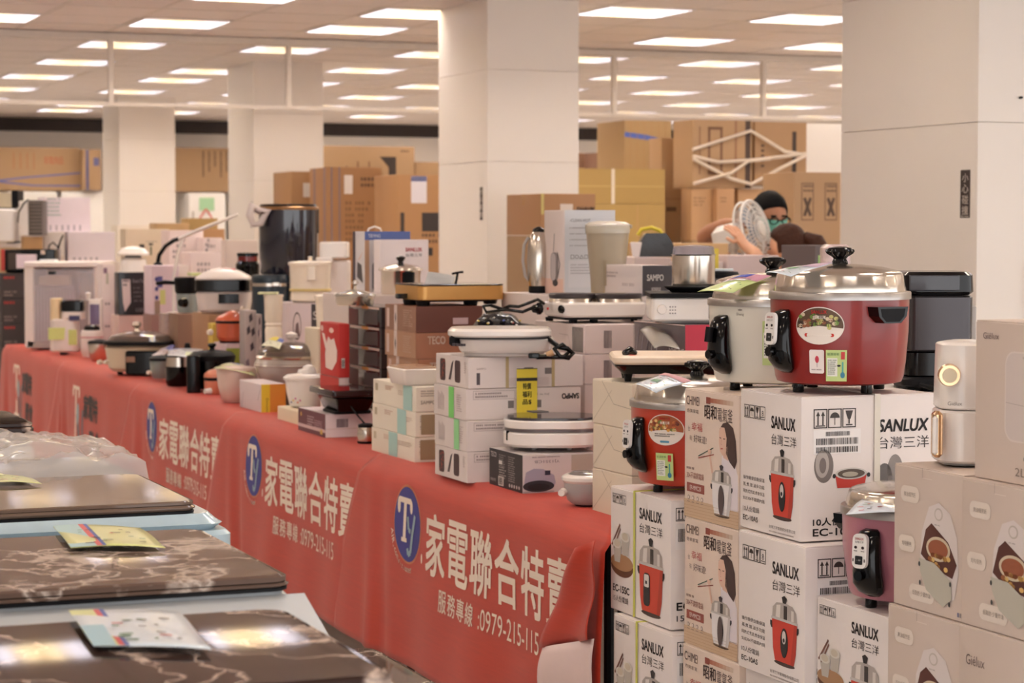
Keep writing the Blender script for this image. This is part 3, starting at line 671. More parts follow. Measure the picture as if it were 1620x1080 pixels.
# CHIMEI cartons
def art_chimei(b):
    q = b.left(); L, H = b.L, b.H; d = (84, 62, 60)
    q.rect(L * .0, H * .0, L, H * .14, (206, 176, 146), 0)
    for i in range(5): q.line([(0, H * (.02 + .024 * i)), (L, H * (.03 + .024 * i))], H * .003, (186, 152, 122), 1)
    q.text('CHIMEI', L * .04, H * .875, H * .07, d, w=L * .24); q.text('奇美家電', L * .05, H * .815, H * .03, (120, 100, 96), w=L * .22)
    for i in range(8): q.rect(L * (.42 + .06 * i), H * .915, L * (.48 + .06 * i), H * .95, tuple(int(168 + (214 - 168) * i / 8 if j == 0 else (90 + 110 * i / 8) if j == 1 else (66 + 116 * i / 8)) for j in range(3)), 0)
    q.rect(L * .41, H * .905, L * .49, H * .955, (150, 72, 60), 1)
    q.text('昭和', L * .38, H * .79, H * .105, d, w=L * .22, bold=.02); q.text('電氣釜', L * .62, H * .785, H * .105, d, w=L * .27)
    q.text('幸福', L * .14, H * .68, H * .065, (190, 84, 84), w=L * .2); q.text('好味道!', L * .18, H * .59, H * .06, (110, 90, 90), w=L * .24)
    q.text('台', L * .07, H * .67, H * .04, (150, 130, 126)); q.text('有', L * .10, H * .6, H * .04, (150, 130, 126))
    # woman in white shirt with long dark hair
    sk = (226, 186, 166); hr = (66, 44, 42)
    q.poly([(L * .66, H * 0.729), (L * .72, H * 0.775), (L * .80, H * 0.790), (L * .90, H * 0.752), (L * .95, H * 0.660), (L * .97, H * 0.507), (L * .93, H * 0.446), (L * .84, H * 0.492), (L * .74, H * 0.584)], hr, 1)
    q.poly([(L * .655, H * 0.714), (L * .68, H * 0.744), (L * .75, H * 0.744), (L * .79, H * 0.668), (L * .78, H * 0.561), (L * .72, H * 0.530), (L * .67, H * 0.561), (L * .65, H * 0.622)], sk, 2)
    q.poly([(L * .71, H * 0.576), (L * .80, H * 0.607), (L * .82, H * 0.499), (L * .73, H * 0.515)], sk, 1)
    q.line([(L * .665, H * 0.664), (L * .695, H * 0.660)], H * .006, (70, 46, 44), 3); q.line([(L * .73, H * 0.659), (L * .765, H * 0.660)], H * .006, (70, 46, 44), 3); q.line([(L * .685, H * 0.580), (L * .725, H * 0.584)], H * .008, (196, 96, 90), 3)
    q.line([(L * .70, H * 0.652), (L * .69, H * 0.614), (L * .71, H * 0.610)], H * .004, (200, 150, 130), 3)
    q.poly([(L * .70, H * .53), (L * .80, H * .55), (L * .92, H * .49), (L * .99, H * .40), (L * .99, H * .13), (L * .66, H * .13)], (228, 218, 224), 0)
    q.line([(L * .27, H * .49), (L * .55, H * .575)], H * .008, (70, 96, 84), 2); q.line([(L * .27, H * .475), (L * .56, H * .525)], H * .008, (150, 70, 60), 2); q.line([(L * .47, H * .54), (L * .53, H * .38)], L * .03, sk, 1); q.ell(L * .48, H * .54, L * .03, H * .02, sk, 3)
    red_pot_art(q, L * .50, H * .06, L * .40, H * .40, (232, 226, 226), (60, 50, 56), 'oval')
    q.ell(L * .70, H * .19, L * .05, H * .115, (84, 70, 70), 6)
    q.greek(L * .05, L * .2, H * .375, H * .018, 1, (150, 126, 120)); q.text('304不鏽鋼電鍋', L * .05, H * .305, H * .05, (140, 72, 66), w=L * .32)
    q.rect(L * .05, H * .20, L * .38, H * .27, (150, 76, 66), 0); q.text('EP-MMC20', L * .11, H * .217, H * .035, (236, 222, 214), w=L * .21)
    for i in range(4): q.ell(L * (.085 + .085 * i), H * .155, L * .022, H * .018, (150, 126, 120), 1, 12); q.ell(L * (.085 + .085 * i), H * .155, L * .016, H * .013, (226, 208, 196), 2, 12); q.rect(L * (.06 + .085 * i), H * .12, L * (.11 + .085 * i), H * .125, (150, 126, 120), 1)
    q.build('left_face_printing', b.o)
CH = (226, 206, 192); hb = .297
c1 = carton('photo_carton', 'topmost beige carton showing a woman and a white cooker, below the white rice cooker', 1083, 1169, 1400, 626, 838, 4.9, CH, W=.31)
c2 = carton('photo_carton', 'beige carton showing a woman and a white cooker, second of its stack', 1084, 1169, 1400, 0, 0, 4.9, CH, W=.31, z1=c1.z0 - .001, z0=c1.z0 - hb)
c3 = carton('photo_carton', 'beige carton showing only its headline at the bottom edge of the picture', 1082, 1172, 1400, 0, 0, 4.88, CH, W=.31, z1=c2.z0 - .001, z0=c2.z0 - hb)
for b in (c1, c2, c3): art_chimei(b)
# EC-15 cartons with yellow-green straps
def art_15(b, name15=True):
    q = b.left(); L, H = b.L, b.H
    q.icons(L * .04, H * .87, L * .055, 4); q.text('SANLUX', L * .50, H * .80, H * .085, (50, 42, 42), w=L * .36, bold=.05); q.text('台灣三洋', L * .50, H * .69, H * .075, (60, 50, 48), w=L * .37)
    bowls_art(q, L * .0 + .004, H * .29, L * .38); red_pot_art(q, L * .47, H * .05, L * .44, H * .62, (206, 70, 50), (34, 30, 32), 'rect')
    if name15: q.text('EC-15SC', L * .05, H * .155, H * .055, (46, 40, 40), w=L * .28, bold=.05); q.text('15人份電鍋', L * .05, H * .075, H * .05, (46, 40, 40), w=L * .26)
    q.build('left_face_printing', b.o)
    q = b.front(); W = b.W
    q.icons(W * .04, H * .84, W * .08, 3); q.rect(W * .04, H * .62, W * .36, H * .82, (236, 230, 228), 0); q.bars(W * .06, H * .68, W * .33, H * .78); q.text('EC-15SC', W * .05, H * .15, H * .06, (40, 36, 38), w=W * .4, bold=.06); q.text('15人份電鍋', W * .05, H * .06, H * .06, (40, 36, 38), w=W * .4)
    q.build('front_face_printing', b.o)
e1 = carton('large_cooker_carton', 'white carton with tea bowls and a red cooker, directly under the orange-red rice cooker', 966, 1061, 1180, 792, 997, 5.2, WB, W=.32)
e2 = carton('large_cooker_carton', 'white carton with a green strap at the bottom edge, under the orange-red cooker stack', 972, 1065, 1180, 0, 0, 5.15, WB, W=.32, z1=e1.z0 - .003, z0=e1.z0 - .306)
for b in (e1, e2): art_15(b); strap(b, b.L * .42, (206, 206, 90), 'left', .009)
f1 = carton('large_cooker_carton', 'white carton with tea bowls standing directly under the pink rice cooker', 1292, 1406, 1500, 977, 1190, 4.29, WB, W=.29)
art_15(f1, False)
for b, t in ((s3, 'low wooden pallet under the red-cooker cartons'), (c3, 'low wooden pallet under the beige photo cartons'), (e2, 'low wooden pallet under the green-strapped cartons'), (f1, 'wooden pallet under the carton that carries the pink cooker')): pallet(b, t)
# the four big cookers
def st_big(e, cyl, R, zb, H):
    oval_sticker(True)(e, cyl, R, zb, H, c=-.044, ot=.70, w=.055)
    p = PR(cyl); p.poly(rrect(.034, .050, .004, 3, -.050, zb + H * .285), (238, 226, 222), 0); p.ell(-.049, zb + H * .31, .0045, .0075, (200, 60, 80), 1, 14); p.line([(-.049, zb + H * .27), (-.049, zb + H * .22)], .001, (140, 120, 130), 1); p.greek(-.062, -.038, zb + H * .185, .0022, 1, (150, 130, 130)); p.build('care_tag_sticker', e, 'white sticker with a small red mark')
    green_label(e, cyl, R, zb, H, -.006, zb + H * .06, .046, .066)
big = cooker('rice_cooker', 'big deep red rice cooker with a steel lid, highest on the white cartons', 1328, 4.77, s1.top + .002, .1525, .182, (140, 30, 25), -51, stickers=st_big, body_k=.90, cat='rice cooker')
wh = cooker('rice_cooker', 'white rice cooker partly behind the big deep red one', 1222, 5.12, c1.top, .150, .178, (226, 220, 208), -50, panel=False, grips=(-1,), stickers=lambda e, cyl, R, zb, H: (green_label(e, cyl, R, zb, H, .0, zb + .045, .046, .10), PR(cyl).text('Sheng', -.088, zb + H * .87, .008, (120, 110, 100)).ell(-.078, zb + H * .95, .006, .002, (150, 140, 130), 1).build('maker_script', e)))
md = cooker('rice_cooker', 'orange-red rice cooker below the beige grill pan, at the end of the tables', 1103, 5.43, e1.top + .001, .166, .190, (190, 54, 28), -58, grips=(), body_k=.86,
            stickers=lambda e, cyl, R, zb, H: (oval_sticker()(e, cyl, R, zb, H, c=-.082, ot=.74, w=.052), green_label(e, cyl, R, zb, H, -.085, zb + .018, .050, .066)))
pk = cooker('rice_cooker', 'dusty pink rice cooker half hidden by the air fryer cartons', 1449, 4.45, f1.top + .001, .148, .168, (176, 110, 124), -35, grips=(-1,), body_k=.88, lidh=.05)
sheet('crumpled green and pink price sheet leaning on the white rice cooker lid', [at(1172, 436, 5.02), at(1221, 437, 5.0), at(1160, 463, 4.96), at(1103, 462, 5.0)], .005, (206, 220, 150), [(0, .62, 1, 1, (206, 150, 170)), (.0, .75, .5, 1, (60, 70, 170)), (.0, .55, .7, .64, (230, 226, 230))])
sheet('pale blue price sheet draped over the front left of the big red cooker lid', [at(1240, 425, 4.66), at(1318, 416, 4.70), at(1251, 437, 4.56), at(1211, 431, 4.60)], .003, (216, 226, 236), [(.6, .6, 1, 1, (206, 180, 200)), (.35, .4, .65, .5, (120, 170, 120))])
sheet('pale blue price sheet draped on the orange-red cooker lid', [at(1052, 591, 5.36), at(1094, 603, 5.27), at(1038, 621, 5.20), at(1004, 608, 5.28)], .004, (214, 224, 236), [(.0, .78, 1, 1, (206, 150, 160)), (.2, .35, .5, .5, (120, 160, 130))])
sheet('price sheet with red handwriting spread over the pink cooker lid', [at(1368, 786, 4.40), at(1452, 784, 4.41), at(1452, 813, 4.29), at(1338, 813, 4.31)], .004, (220, 228, 238), [(0, .8, .5, 1, (84, 96, 176)), (.5, .8, 1, 1, (220, 200, 160))], seed=4)
# ---------------------------------------------------------------- items laid out from silhouettes at their own depth
class It:
    def __init__(s, name, label, cat, px, Y, bot, z0=None, rz=0.0, group=None):
        s.px, s.Y, s.bot, s.k = px, Y, bot, Y / F
        s.zb = zat(bot, Y); s.z0 = s.zb if z0 is None else z0
        s.o = empty(name, label, cat, (slope(px, bot) * Y, Y, s.z0), rz, group)
    def X(s, x): return (x - s.px) * s.k
    def Z(s, y): return zat(y, s.Y) - s.zb
    def lathe(s, part, m, prof, px=None, d=0.0, par=None, label=None, **kw):
        b = MB(); b.lathe([(hw * s.k, s.Z(y)) for hw, y in prof], m, cx=s.X(px) if px is not None else 0, cy=d, **kw); o = b.build(part, par or s.o)
        if label: o['label'] = label
        return o
    def rb(s, part, m, x0, x1, top, bot, dep, r=.01, e=.003, d=0.0, rz=0.0, par=None, label=None, **kw):
        app = (x1 - x0) * s.k; W = (app - dep * abs(math.sin(rz))) / math.cos(rz)
        b = MB(); b.T = Matrix.Translation((s.X((x0 + x1) / 2), d, s.Z(bot))) @ Matrix.Rotation(rz, 4, 'Z'); b.rbox(W, dep, s.Z(top) - s.Z(bot), m, r=r, e=e, **kw)
        o = b.build(part, par or s.o); s.W, s.T, s.dep = W, b.T, dep
        if label: o['label'] = label
        return o
    def tube(s, part, m, pts, r, par=None, n=8):
        b = MB(); b.tube([(s.X(x), d, s.Z(y)) for x, y, d in pts], [q * s.k for q in r] if isinstance(r, list) else r * s.k, m, n=n); return b.build(part, par or s.o, smooth=60)
    def face(s):      # print plane on the front of the last rounded box: u from its left edge, v up, metres
        T, W, dep = s.T, s.W, s.dep
        return PR(lambda u, v, n: tuple(T @ Vector((-W / 2 + u, -dep / 2 - n, v))))
    def cyl(s, hw, px=None):
        R = hw * s.k; x0 = s.X(px) if px is not None else 0
        return PR(lambda u, v, n: (x0 + (R + n) * math.sin(u / R), -(R + n) * math.cos(u / R), v))
def YZ(bot, z=TZ): a, b, c = ray(810, bot); return b * (z - CZ) / c
WP = plastic((236, 228, 222)); WP2 = plastic((226, 214, 208), .35); GREYP = plastic((170, 162, 158), .35)
# ---------------------------------------------------------------- right foreground: beige air-fryer cartons
QL = (204, 186, 174)
def art_fryer(b, up=False):
    q = b.left(); L, H = b.L, b.H; pill = (220, 206, 194)
    if not up:
        for (u, v, t, w_) in ((.24, .80, '無油烟烹飪', .17), (.20, .45, '均勻受熱', .14), (.42, .12, '低脂肪‧少量炸油', .26)):
            q.poly(rrect(L * (w_ + .1), H * .115, H * .05, 5, L * u, H * v), pill, 1); q.text(t, L * u, H * (v - .018), H * .034, (150, 134, 122), w=L * w_, al='c', k=2)
        m = .66
        q.poly([(L * (m - .26), H * .38), (L * (m - .24), H * .56), (L * (m - .14), H * .74), (L * m, H * .78), (L * (m + .16), H * .72), (L * (m + .26), H * .56), (L * (m + .28), H * .32), (L * (m + .23), H * .14), (L * (m + .1), H * .10), (L * (m - .12), H * .16)], (214, 202, 198), 1)
        q.poly([(L * (m - .25), H * .40), (L * (m - .18), H * .58), (L * (m - .1), H * .63), (L * (m + .14), H * .52), (L * (m + .26), H * .38), (L * (m + .2), H * .28), (L * (m - .1), H * .33)], (86, 44, 36), 2)
        q.ell(L * m, H * .46, L * .17, H * .085, (204, 186, 160), 3); q.ell(L * m, H * .46, L * .14, H * .065, (150, 84, 56), 4)
        r = random.Random(4)
        for i in range(14): q.ell(L * (m - .14 + r.random() * .3), H * (.33 + r.random() * .09), L * .03, H * .018, r.choice([(200, 150, 84), (220, 180, 110), (150, 90, 50)]), 4, 8)
        q.poly([(L * (m - .27), H * .37), (L * (m - .05), H * .36), (L * (m + .19), H * .26), (L * (m + .2), H * .14), (L * (m + .08), H * .07), (L * (m - .16), H * .16), (L * (m - .25), H * .28)], (184, 178, 164), 5)
        for a, c in ((-.25, .2), (.17, .1), (-.26, .33), (.18, .24)): q.ell(L * (m + a), H * c, L * .014, H * .018, (60, 60, 60), 6, 10)
        q.ell(L * m, H * .70, L * .06, H * .045, (190, 178, 168), 2, 16); q.ell(L * m, H * .70, L * .045, H * .034, (214, 202, 198), 3, 16); q.greek(L * .60, L * .68, H * .62, H * .008, 1, (110, 100, 96))
        q.rect(L * .93, H * .03, L * .955, H * .06, (120, 120, 150), 1); q.rect(L * .965, H * .03, L * .985, H * .06, (150, 140, 140), 1)
        q.line([(L * .42, H * .999), (L * .42, H * .93)], L * .006, (170, 152, 140), 1); q.line([(L * .42, H * .93), (L * .56, H * .93)], L * .005, (220, 206, 196), 1)
    else:
        q.text('Giélux', L * .10, H * .885, H * .04, (128, 108, 104), w=L * .2)
        m = .78; c0 = (206, 192, 186)
        q.poly(rrect(L * .8, H * .56, H * .09, 6, L * m, H * .54), (216, 202, 194), 0); q.poly(rrect(L * .77, H * .54, H * .085, 6, L * m, H * .54), c0, 1)
        q.line([(L * .40, H * .50), (L * 1.0, H * .47)], H * .004, (176, 160, 154), 2)
        q.ell(L * m, H * .64, L * .1, H * .06, (190, 174, 146), 3); q.ell(L * m, H * .64, L * .075, H * .045, (160, 146, 124), 4); q.ell(L * m, H * .64, L * .04, H * .026, (196, 182, 160), 5)
        q.poly(rrect(L * .12, H * .22, L * .05, 5, L * m, H * .36), (196, 178, 150), 3); q.greek(L * .7, L * .86, H * .52, H * .012, 1, (130, 116, 110))
        for i in range(3): q.ell(L * (.62 + .1 * i), H * .785, L * .02, H * .008, (188, 172, 164), 3, 10)
        q.text('miniQ', L * .62, H * .145, H * .04, (140, 124, 116), w=L * .28); q.text('2L氣炸鍋', L * .52, H * .045, H * .07, (128, 110, 100), w=L * .5)
    q.build('left_face_printing', b.o)
q1 = carton('air_fryer_carton', 'beige carton with a cutaway fryer picture, under the white air fryer', 1414, 1524, 1700, 752, 985, 3.98, QL, W=.26)
q2 = carton('air_fryer_carton', 'beige carton with a cutaway fryer picture at the bottom edge, left pair', 1408, 1522, 1700, 0, 0, 3.975, QL, W=.26, z1=q1.z0 - .0012, z0=q1.z0 - .266)
Yc = 3.725
q3 = carton('air_fryer_carton', 'beige carton with a cutaway fryer picture at the right edge, under the tall carton', 1524, 1652, 1800, 0, 0, Yc, QL, W=.27, z1=q1.top, z0=q1.z0 + .006)
q4 = carton('air_fryer_carton', 'plain-lettered beige carton in the bottom right corner of the picture', 1521, 1650, 1800, 0, 0, Yc, QL, W=.27, z1=q3.z0 - .0012, z0=q3.z0 - .266)
q5 = carton('air_fryer_carton', 'tall beige carton with a white fryer picture, beside the white air fryer', 1543, 1672, 1820, 0, 0, Yc, (206, 188, 176), W=.25, z1=zat(514, Yc), z0=q3.top + .001)
for b in (q1, q2, q3): art_fryer(b)
art_fryer(q5, True)
q = q4.left(); q.text('Giélux', q4.L * .1, q4.H * .74, q4.H * .07, (128, 108, 104), w=q4.L * .24); q.poly(rrect(q4.L * .7, q4.H * .7, .04, 6, q4.L * .72, q4.H * .18), (216, 204, 196), 0); q.build('left_face_printing', q4.o)
for b, t in ((q2, 'wooden pallet under the left pair of beige fryer cartons'), (q4, 'wooden pallet under the right pair of beige fryer cartons')): pallet(b, t)
# white mini air fryer with gold trims
it = It('air_fryer', 'white mini air fryer with a gold-ringed dial and gold handle', 'air fryer', 1512, 4.17, 741, z0=q1.top + .001)
it.rb('body', WP, 1478, 1570, 653, 735, .14, r=.045, e=.004, n=8)
it.rb('top_housing', WP, 1480, 1570, 549, 651.5, .14, r=.045, e=.003, n=8, b=1.0, t=.95, dome=.006)
it.rb('base', mat((150, 146, 144), .3), 1486, 1562, 734, 739, .12, r=.04, e=.001)
GOLD = mat((232, 192, 150), .25, 1.0, var=.02)
def disc(it, part, m, px, py, r0, r1, y0, y1, par=None, az=0):
    b = MB(); T = Matrix.Translation((it.X(px), 0, it.Z(py))) @ Matrix.Rotation(az, 4, 'Z') @ Matrix.Translation((0, y0, 0)) @ Matrix.Rotation(math.pi / 2, 4, 'X'); b.T = T
    b.lathe([(r0, 0), (r1, (y0 - y1))], m, 28); return b.build(part, par or it.o)
kd = disc(it, 'dial_ring', GOLD, 1496, 597, .0215, .019, -.064, -.078, az=-.12); disc(it, 'dial', mat((222, 206, 178), .4), 1496, 597, .015, .013, -.072, -.082, par=None, az=-.12)
h = it.rb('handle', GOLD, 1463, 1480, 653, 725, .03, r=.012, e=.006, d=-.062); it.rb('handle_inlay', WP, 1462, 1471, 660, 720, .012, r=.005, e=.004, d=-.076, par=h)
p = it.cyl(60, 1512); p.text('Giélux', -.03, it.Z(644), .007, (120, 110, 104)); p.build('printing', it.o)
# bread maker, on its own carton behind the big red cooker
bmc = carton('bread_maker_carton', 'white carton hidden behind the red-cooker cartons, carrying the black bread maker', 1400, 1440, 1560, 0, 0, 5.15, WB, z1=zat(618, 5.3), z0=.0, L=.4)
it = It('bread_maker', 'black and dark grey bread maker behind the big red rice cooker', 'bread maker', 1472, 5.38, 618, z0=bmc.top + .001)
DG = mat((70, 66, 68), .25, .6, var=.05)
it.rb('body', DG, 1418, 1524, 470, 556, .24, r=.03, e=.004, n=6, t=1.01); it.rb('lower_body', BLACK, 1421, 1521, 556, 596, .23, r=.03, e=.004, n=6); it.rb('base', MATTB, 1414, 1520, 596, 612, .25, r=.03, e=.006, n=6)
it.rb('lid', BLACK, 1416, 1526, 433, 469, .25, r=.035, e=.008, n=6, t=.98); it.rb('lid_window', mat((60, 60, 66), .1), 1422, 1500, 438, 462, .008, r=.003, e=.002, d=-.126)
it.rb('side_shell', mat((176, 168, 162), .4), 1520, 1533, 486, 560, .2, r=.004, d=.02)
it.tube('cord', MATTB, [(1440, 606, -.14), (1460, 612, -.18), (1490, 608, -.2), (1500, 614, -.15), (1480, 616, -.12), (1450, 613, -.1)], 4)
for sx in (1430, 1508): it.rb('foot', MATTB, sx - 6, sx + 6, 612, 618, .2, r=.004)
# ---------------------------------------------------------------- on the tables, near end
cs = []
for i, lb in enumerate(('lowest of three cream cartons with folded ends at the near table end', 'middle one of three cream cartons beside the orange-red cooker', 'top cream carton directly under the beige grill pan')):
    b = carton('cream_carton', lb, 940, 1000, 1110, 0, 0, 5.64, (226, 212, 192), z0=TZ + .004 + i * .1185, z1=TZ + .004 + (i + 1) * .1185 - .001, group='cream cartons at the near end of the table', L=.25 - .004 * (i % 2), W=.34)
    q = b.left(); m_ = (206, 192, 170)
    q.line([(b.L * .25, b.H * .98), (b.L * .55, b.H * .5), (b.L, b.H * .45)], .0018, (176, 160, 140)); q.line([(0, b.H * .03), (b.L * .5, b.H * .8)], .0016, (186, 170, 148)); q.build('fold_line', b.o); cs.append(b)
it = It('grill_pan', 'electric grill with beige plate and black legs, on the cream cartons', 'grill', 1060, 5.80, 605, z0=cs[2].top + .001)
it.rb('plate', mat((236, 214, 190), .35), 966, 1154, 563, 577, .26, r=.03, e=.006, n=5); it.rb('drip_body', BLACK, 968, 1152, 577, 592, .25, r=.03, e=.004, n=5, b=.88)
for x, d in ((991, -.07), (991, .07), (1128, -.07), (1128, .07)): it.lathe('leg', BLACK, [(5, 605), (6, 600), (9, 588)], px=x, d=d, n=12)
it.tube('plug', BLACK, [(984, 561, -.09), (994, 556, -.08), (1003, 561, -.07)], [5, 7, 4]); it.tube('plug_cap', mat((190, 50, 40), .4), [(992, 563, -.1), (1002, 564, -.1)], 1.5)
# stacked cartons with dark skillet-box front, second row
def pile(name, lbs, A, B, Cx, Y, z0, hs, col, group, L=None, W=None, art=None, jit=0, flaps=False, rng=random.Random(9), **kw):
    out = []; z = z0
    for i, h in enumerate(hs):
        dx = rng.uniform(-jit, jit); b = carton(name, lbs[i] if not isinstance(lbs, str) else lbs, A + dx, B + dx, Cx + dx, 0, 0, Y, col, z0=z, z1=z + h - .001, group=group, L=L, W=W, flaps=flaps, **kw)
        if art: art(b, i)
        z += h; out.append(b)
    return out
def art_sampo(b, i):
    q = b.left(); L, H = b.L, b.H
    if i in (0, 3):
        for u in (.22, .68): q.poly(rrect(L * .17, H * .72, .01, 4, L * u, H * .5), (70, 44, 46), 0)
        q.poly([(L * .40, H * .2), (L * .47, H * .2), (L * .56, H * .85), (L * .5, H * .75)], (70, 56, 60), 0)
        r = random.Random(2); [q.ell(L * (.16 + r.random() * .12), H * (.2 + r.random() * .6), .004, .004, (150, 60, 50), 1, 6) for _ in range(14)]
        q.greek(L * .88, L * .96, H * .8, .003, 6, (170, 150, 146))
    else:
        for k in range(6): q.rect(L * (.14 + .035 * k), H * .2, L * (.15 + .035 * k), H * (.8 - .05 * (k % 3)), (160, 140, 140), 0)
        q.greek(L * .72, L * .9, H * .75, .0035, 8, (180, 160, 160), seed=i); u = .48 if i == 2 else .62
        q.rect(L * u, -.0, L * (u + .16), H, (126, 210, 110) if i == 2 else (150, 216, 150), 2)
    q.build('end_printing', b.o)
    q = b.front(); W = b.W
    if i == 3:
        for u in (.32, .72): q.rect(W * u, 0, W * u + .010, H, (186, 164, 120), 1)
        q.rect(W * .07, H * .12, W * .1, H * .5, (90, 80, 84)); q.text('SAMPO', W * .07, H * .6, .006, (150, 130, 130), w=.03)
        q.rect(W * .48, H * .45, W * .56, H * .65, (120, 112, 112)); q.rect(W * .66, H * .42, W * .72, H * .62, (120, 112, 112))
        for k in range(9): q.rect(W * .35, H * (.06 + .03 * k), W * .7, H * (.07 + .03 * k), (196, 178, 172))
    else:
        q.frame(W * .06, H * .66, W * .42, H * .93, .001, (160, 146, 144)); q.greek(W * .08, W * .4, H * .82, .005, 2, (140, 124, 122), seed=i)
        q.text('SAMPO', W * .98, H * .78, -.016, (56, 48, 50), w=-.055, bold=.06); q.text('Joy to your life', W * .72, H * .82, -.008, (140, 124, 122), w=-.08)
        q.rect(W * .36, H * .36, W * .65, H * .6, (120, 112, 110), 0); q.rect(W * .41, H * .3, W * .6, H * .66, (206, 190, 184), 1)
    q.build('side_printing', b.o)
sam = pile('griddle_carton', ['lowest of four white griddle cartons, on the red cloth', 'second of four white griddle cartons, pale green tape on its end', 'third of four white griddle cartons, bright green tape on its end', 'top carton of four, directly under the white griddle'],
           684, 739, 921, 6.5, TZ + .006, (.093, .092, .094, .093), (222, 210, 206), 'griddle cartons beside the big column', art=lambda b, i: art_sampo(b, (0, 1, 2, 3)[i]), jit=2.5, L=.28)
b = sam[3]
def tag_yellow(par, x, z0, z1, dep, name='hang_label'):
    q = PR(lambda u, v, n: (x + u, dep - n - .001, v)); q.rect(0, z0, .066, z1, (236, 212, 64), 0); q.rect(.0, z0 + (z1 - z0) * .72, .066, z0 + (z1 - z0) * .79, (40, 36, 34), 1)
    q.text('特價', .033, z0 + (z1 - z0) * .54, .018, (40, 36, 34), w=.026, al='c', bold=.02); q.text('福利', .033, z0 + (z1 - z0) * .36, .018, (40, 36, 34), w=.028, al='c', bold=.02); q.text('品$', .033, z0 + (z1 - z0) * .2, .016, (40, 36, 34), w=.028, al='c', bold=.02)
    for zz in (z0, z1 - .002): q.rect(0, zz, .066, zz + .002, (40, 36, 34), 2)
    return q.build(name, par, 'yellow price label with black print')
tag_yellow(b.o, -.033, -.078, b.H * .62, -b.L / 2 - .003)
# griddle on top
it = It('griddle', 'white electric griddle with coiled black cord on the griddle cartons', 'griddle', 795, 6.62, 562, z0=sam[3].top + .001, rz=.0)
it.rb('body', WP, 722, 876, 532, 556, .24, r=.08, e=.006, n=8, b=.93); it.rb('lid', WP, 709, 872, 518, 533, .27, r=.09, e=.008, n=8); it.rb('gasket', MATTB, 712, 872, 531.5, 533.5, .262, r=.085, e=.0005, n=8)
it.rb('base', mat((196, 186, 180), .4), 735, 860, 555, 562, .2, r=.05)
it.rb('control_patch', MATTB, 709, 736, 529, 545, .05, r=.02, e=.006, d=-.075, rz=-.75)
for i, ch in enumerate(range(4)): it.lathe('dial_mark', mat((60, 50, 54), .3), [(3, 544), (3, 540)], px=720 + 5 * i, d=-.125 - .004 * i, n=10)
it.tube('cord', BLACK, [(862, 530, -.05), (872, 538, -.1), (884, 546, -.13), (896, 548, -.13), (905, 556, -.12), (898, 562, -.14), (884, 560, -.14), (876, 548, -.14), (888, 542, -.13), (900, 552, -.12), (890, 561, -.13), (868, 560, -.15), (848, 560, -.16)], 4)
it.rb('plug', BLACK, 835, 853, 554, 562, .016, r=.003, d=-.16); it.tube('cable_tie', mat((190, 150, 110), .5), [(864, 558, -.15), (874, 553, -.15)], 5)
# YJ box and white skillet
b = carton('skillet_carton', 'black and silver skillet carton on the red cloth, an oval pan pictured upside down', 754, 827, 950, 720, 787.5, 6.24, (206, 196, 194), z0=TZ + .006, flaps=True, L=.26)
q = b.left(); L, H = b.L, b.H; q.rect(.001, .001, L - .001, H - .001, (44, 38, 42), 0); q.text('TECO', L * .05, H * .78, H * .13, (226, 216, 214), w=L * .17, bold=.05)
q.greek(L * .3, L * .5, H * .85, H * .03, 6, (150, 140, 140)); q.greek(L * .58, L * .78, H * .85, H * .03, 12, (160, 150, 150), seed=4); q.rect(L * .3, H * .72, L * .4, H * .62, (226, 220, 216), 2)
q.rect(L * .28, H * .05, L * .44, H * .3, (226, 220, 216), 1); q.bars(L * .3, H * .08, L * .42, H * .27, k=2); q.greek(L * .3, L * .52, H * .52, H * .035, 5, (180, 170, 168), seed=6); q.text('特價好物', L * .04, H * .12, H * .09, (190, 180, 178), w=L * .16)
for i in range(5): q.ell(L * (.62 + .07 * i), H * .12, L * .022, H * .05, (200, 190, 188), 1, 10)
q.build('end_printing', b.o)
q = b.front(); W = b.W; q.text('YJ1351CB', W * .47, H * .87, -H * .09, (110, 100, 106), w=-W * .32); q.greek(W * .12, W * .48, H * .92, H * .03, 1, (130, 120, 124)); q.rect(0.001, H * .01, W * .4, H * .05, (170, 162, 164))
q.poly([(W * .02, H * .32), (W * .04, H * .55), (W * .14, H * .64), (W * .26, H * .62), (W * .4, H * .45), (W * .42, H * .25), (W * .38, H * .1), (W * .02, H * .1)], (160, 156, 172), 1); q.ell(W * .2, H * .18, W * .2, H * .15, (40, 38, 44), 2); q.ell(W * .2, H * .16, W * .14, H * .09, (24, 22, 26), 3); q.rect(W * .28, H * .46, W * .35, H * .58, (40, 40, 60), 2)
q.rect(W * .62, H * .55, W * .9, H * .97, (176, 164, 150), 1); q.build('side_printing', b.o); yj = b
it = It('induction_pan', 'round white multi-cooker pan with dark glass top, on the black skillet carton', 'induction cooker', 872, 6.42, 713, z0=yj.top + .001)
it.rb('body', WP, 796, 948, 681, 706, .24, r=.09, e=.008, n=10); it.rb('upper_tray', WP, 797, 948, 664, 678, .24, r=.09, e=.004, n=10); it.rb('band', mat((100, 92, 92), .3), 798, 946, 677, 682, .236, r=.09, e=.0005, n=10)
it.rb('glass_top', mat((60, 54, 58), .08), 802, 942, 660, 664, .22, r=.085, e=.001, n=10); it.rb('display', BLACK, 800, 807, 681, 696, .012, r=.002, e=.001, d=-.070, rz=-.7)
for x in (815, 845, 900, 932): it.lathe('foot', mat((190, 182, 178), .4), [(4, 713), (5, 705)], px=x, d=-.03 if x in (845, 900) else -.0, n=10)
it.rb('loose_leaflet', mat((90, 84, 86), .4), 833, 868, 651, 653, .05, r=.002, e=.0004, d=-.05, rz=.4)
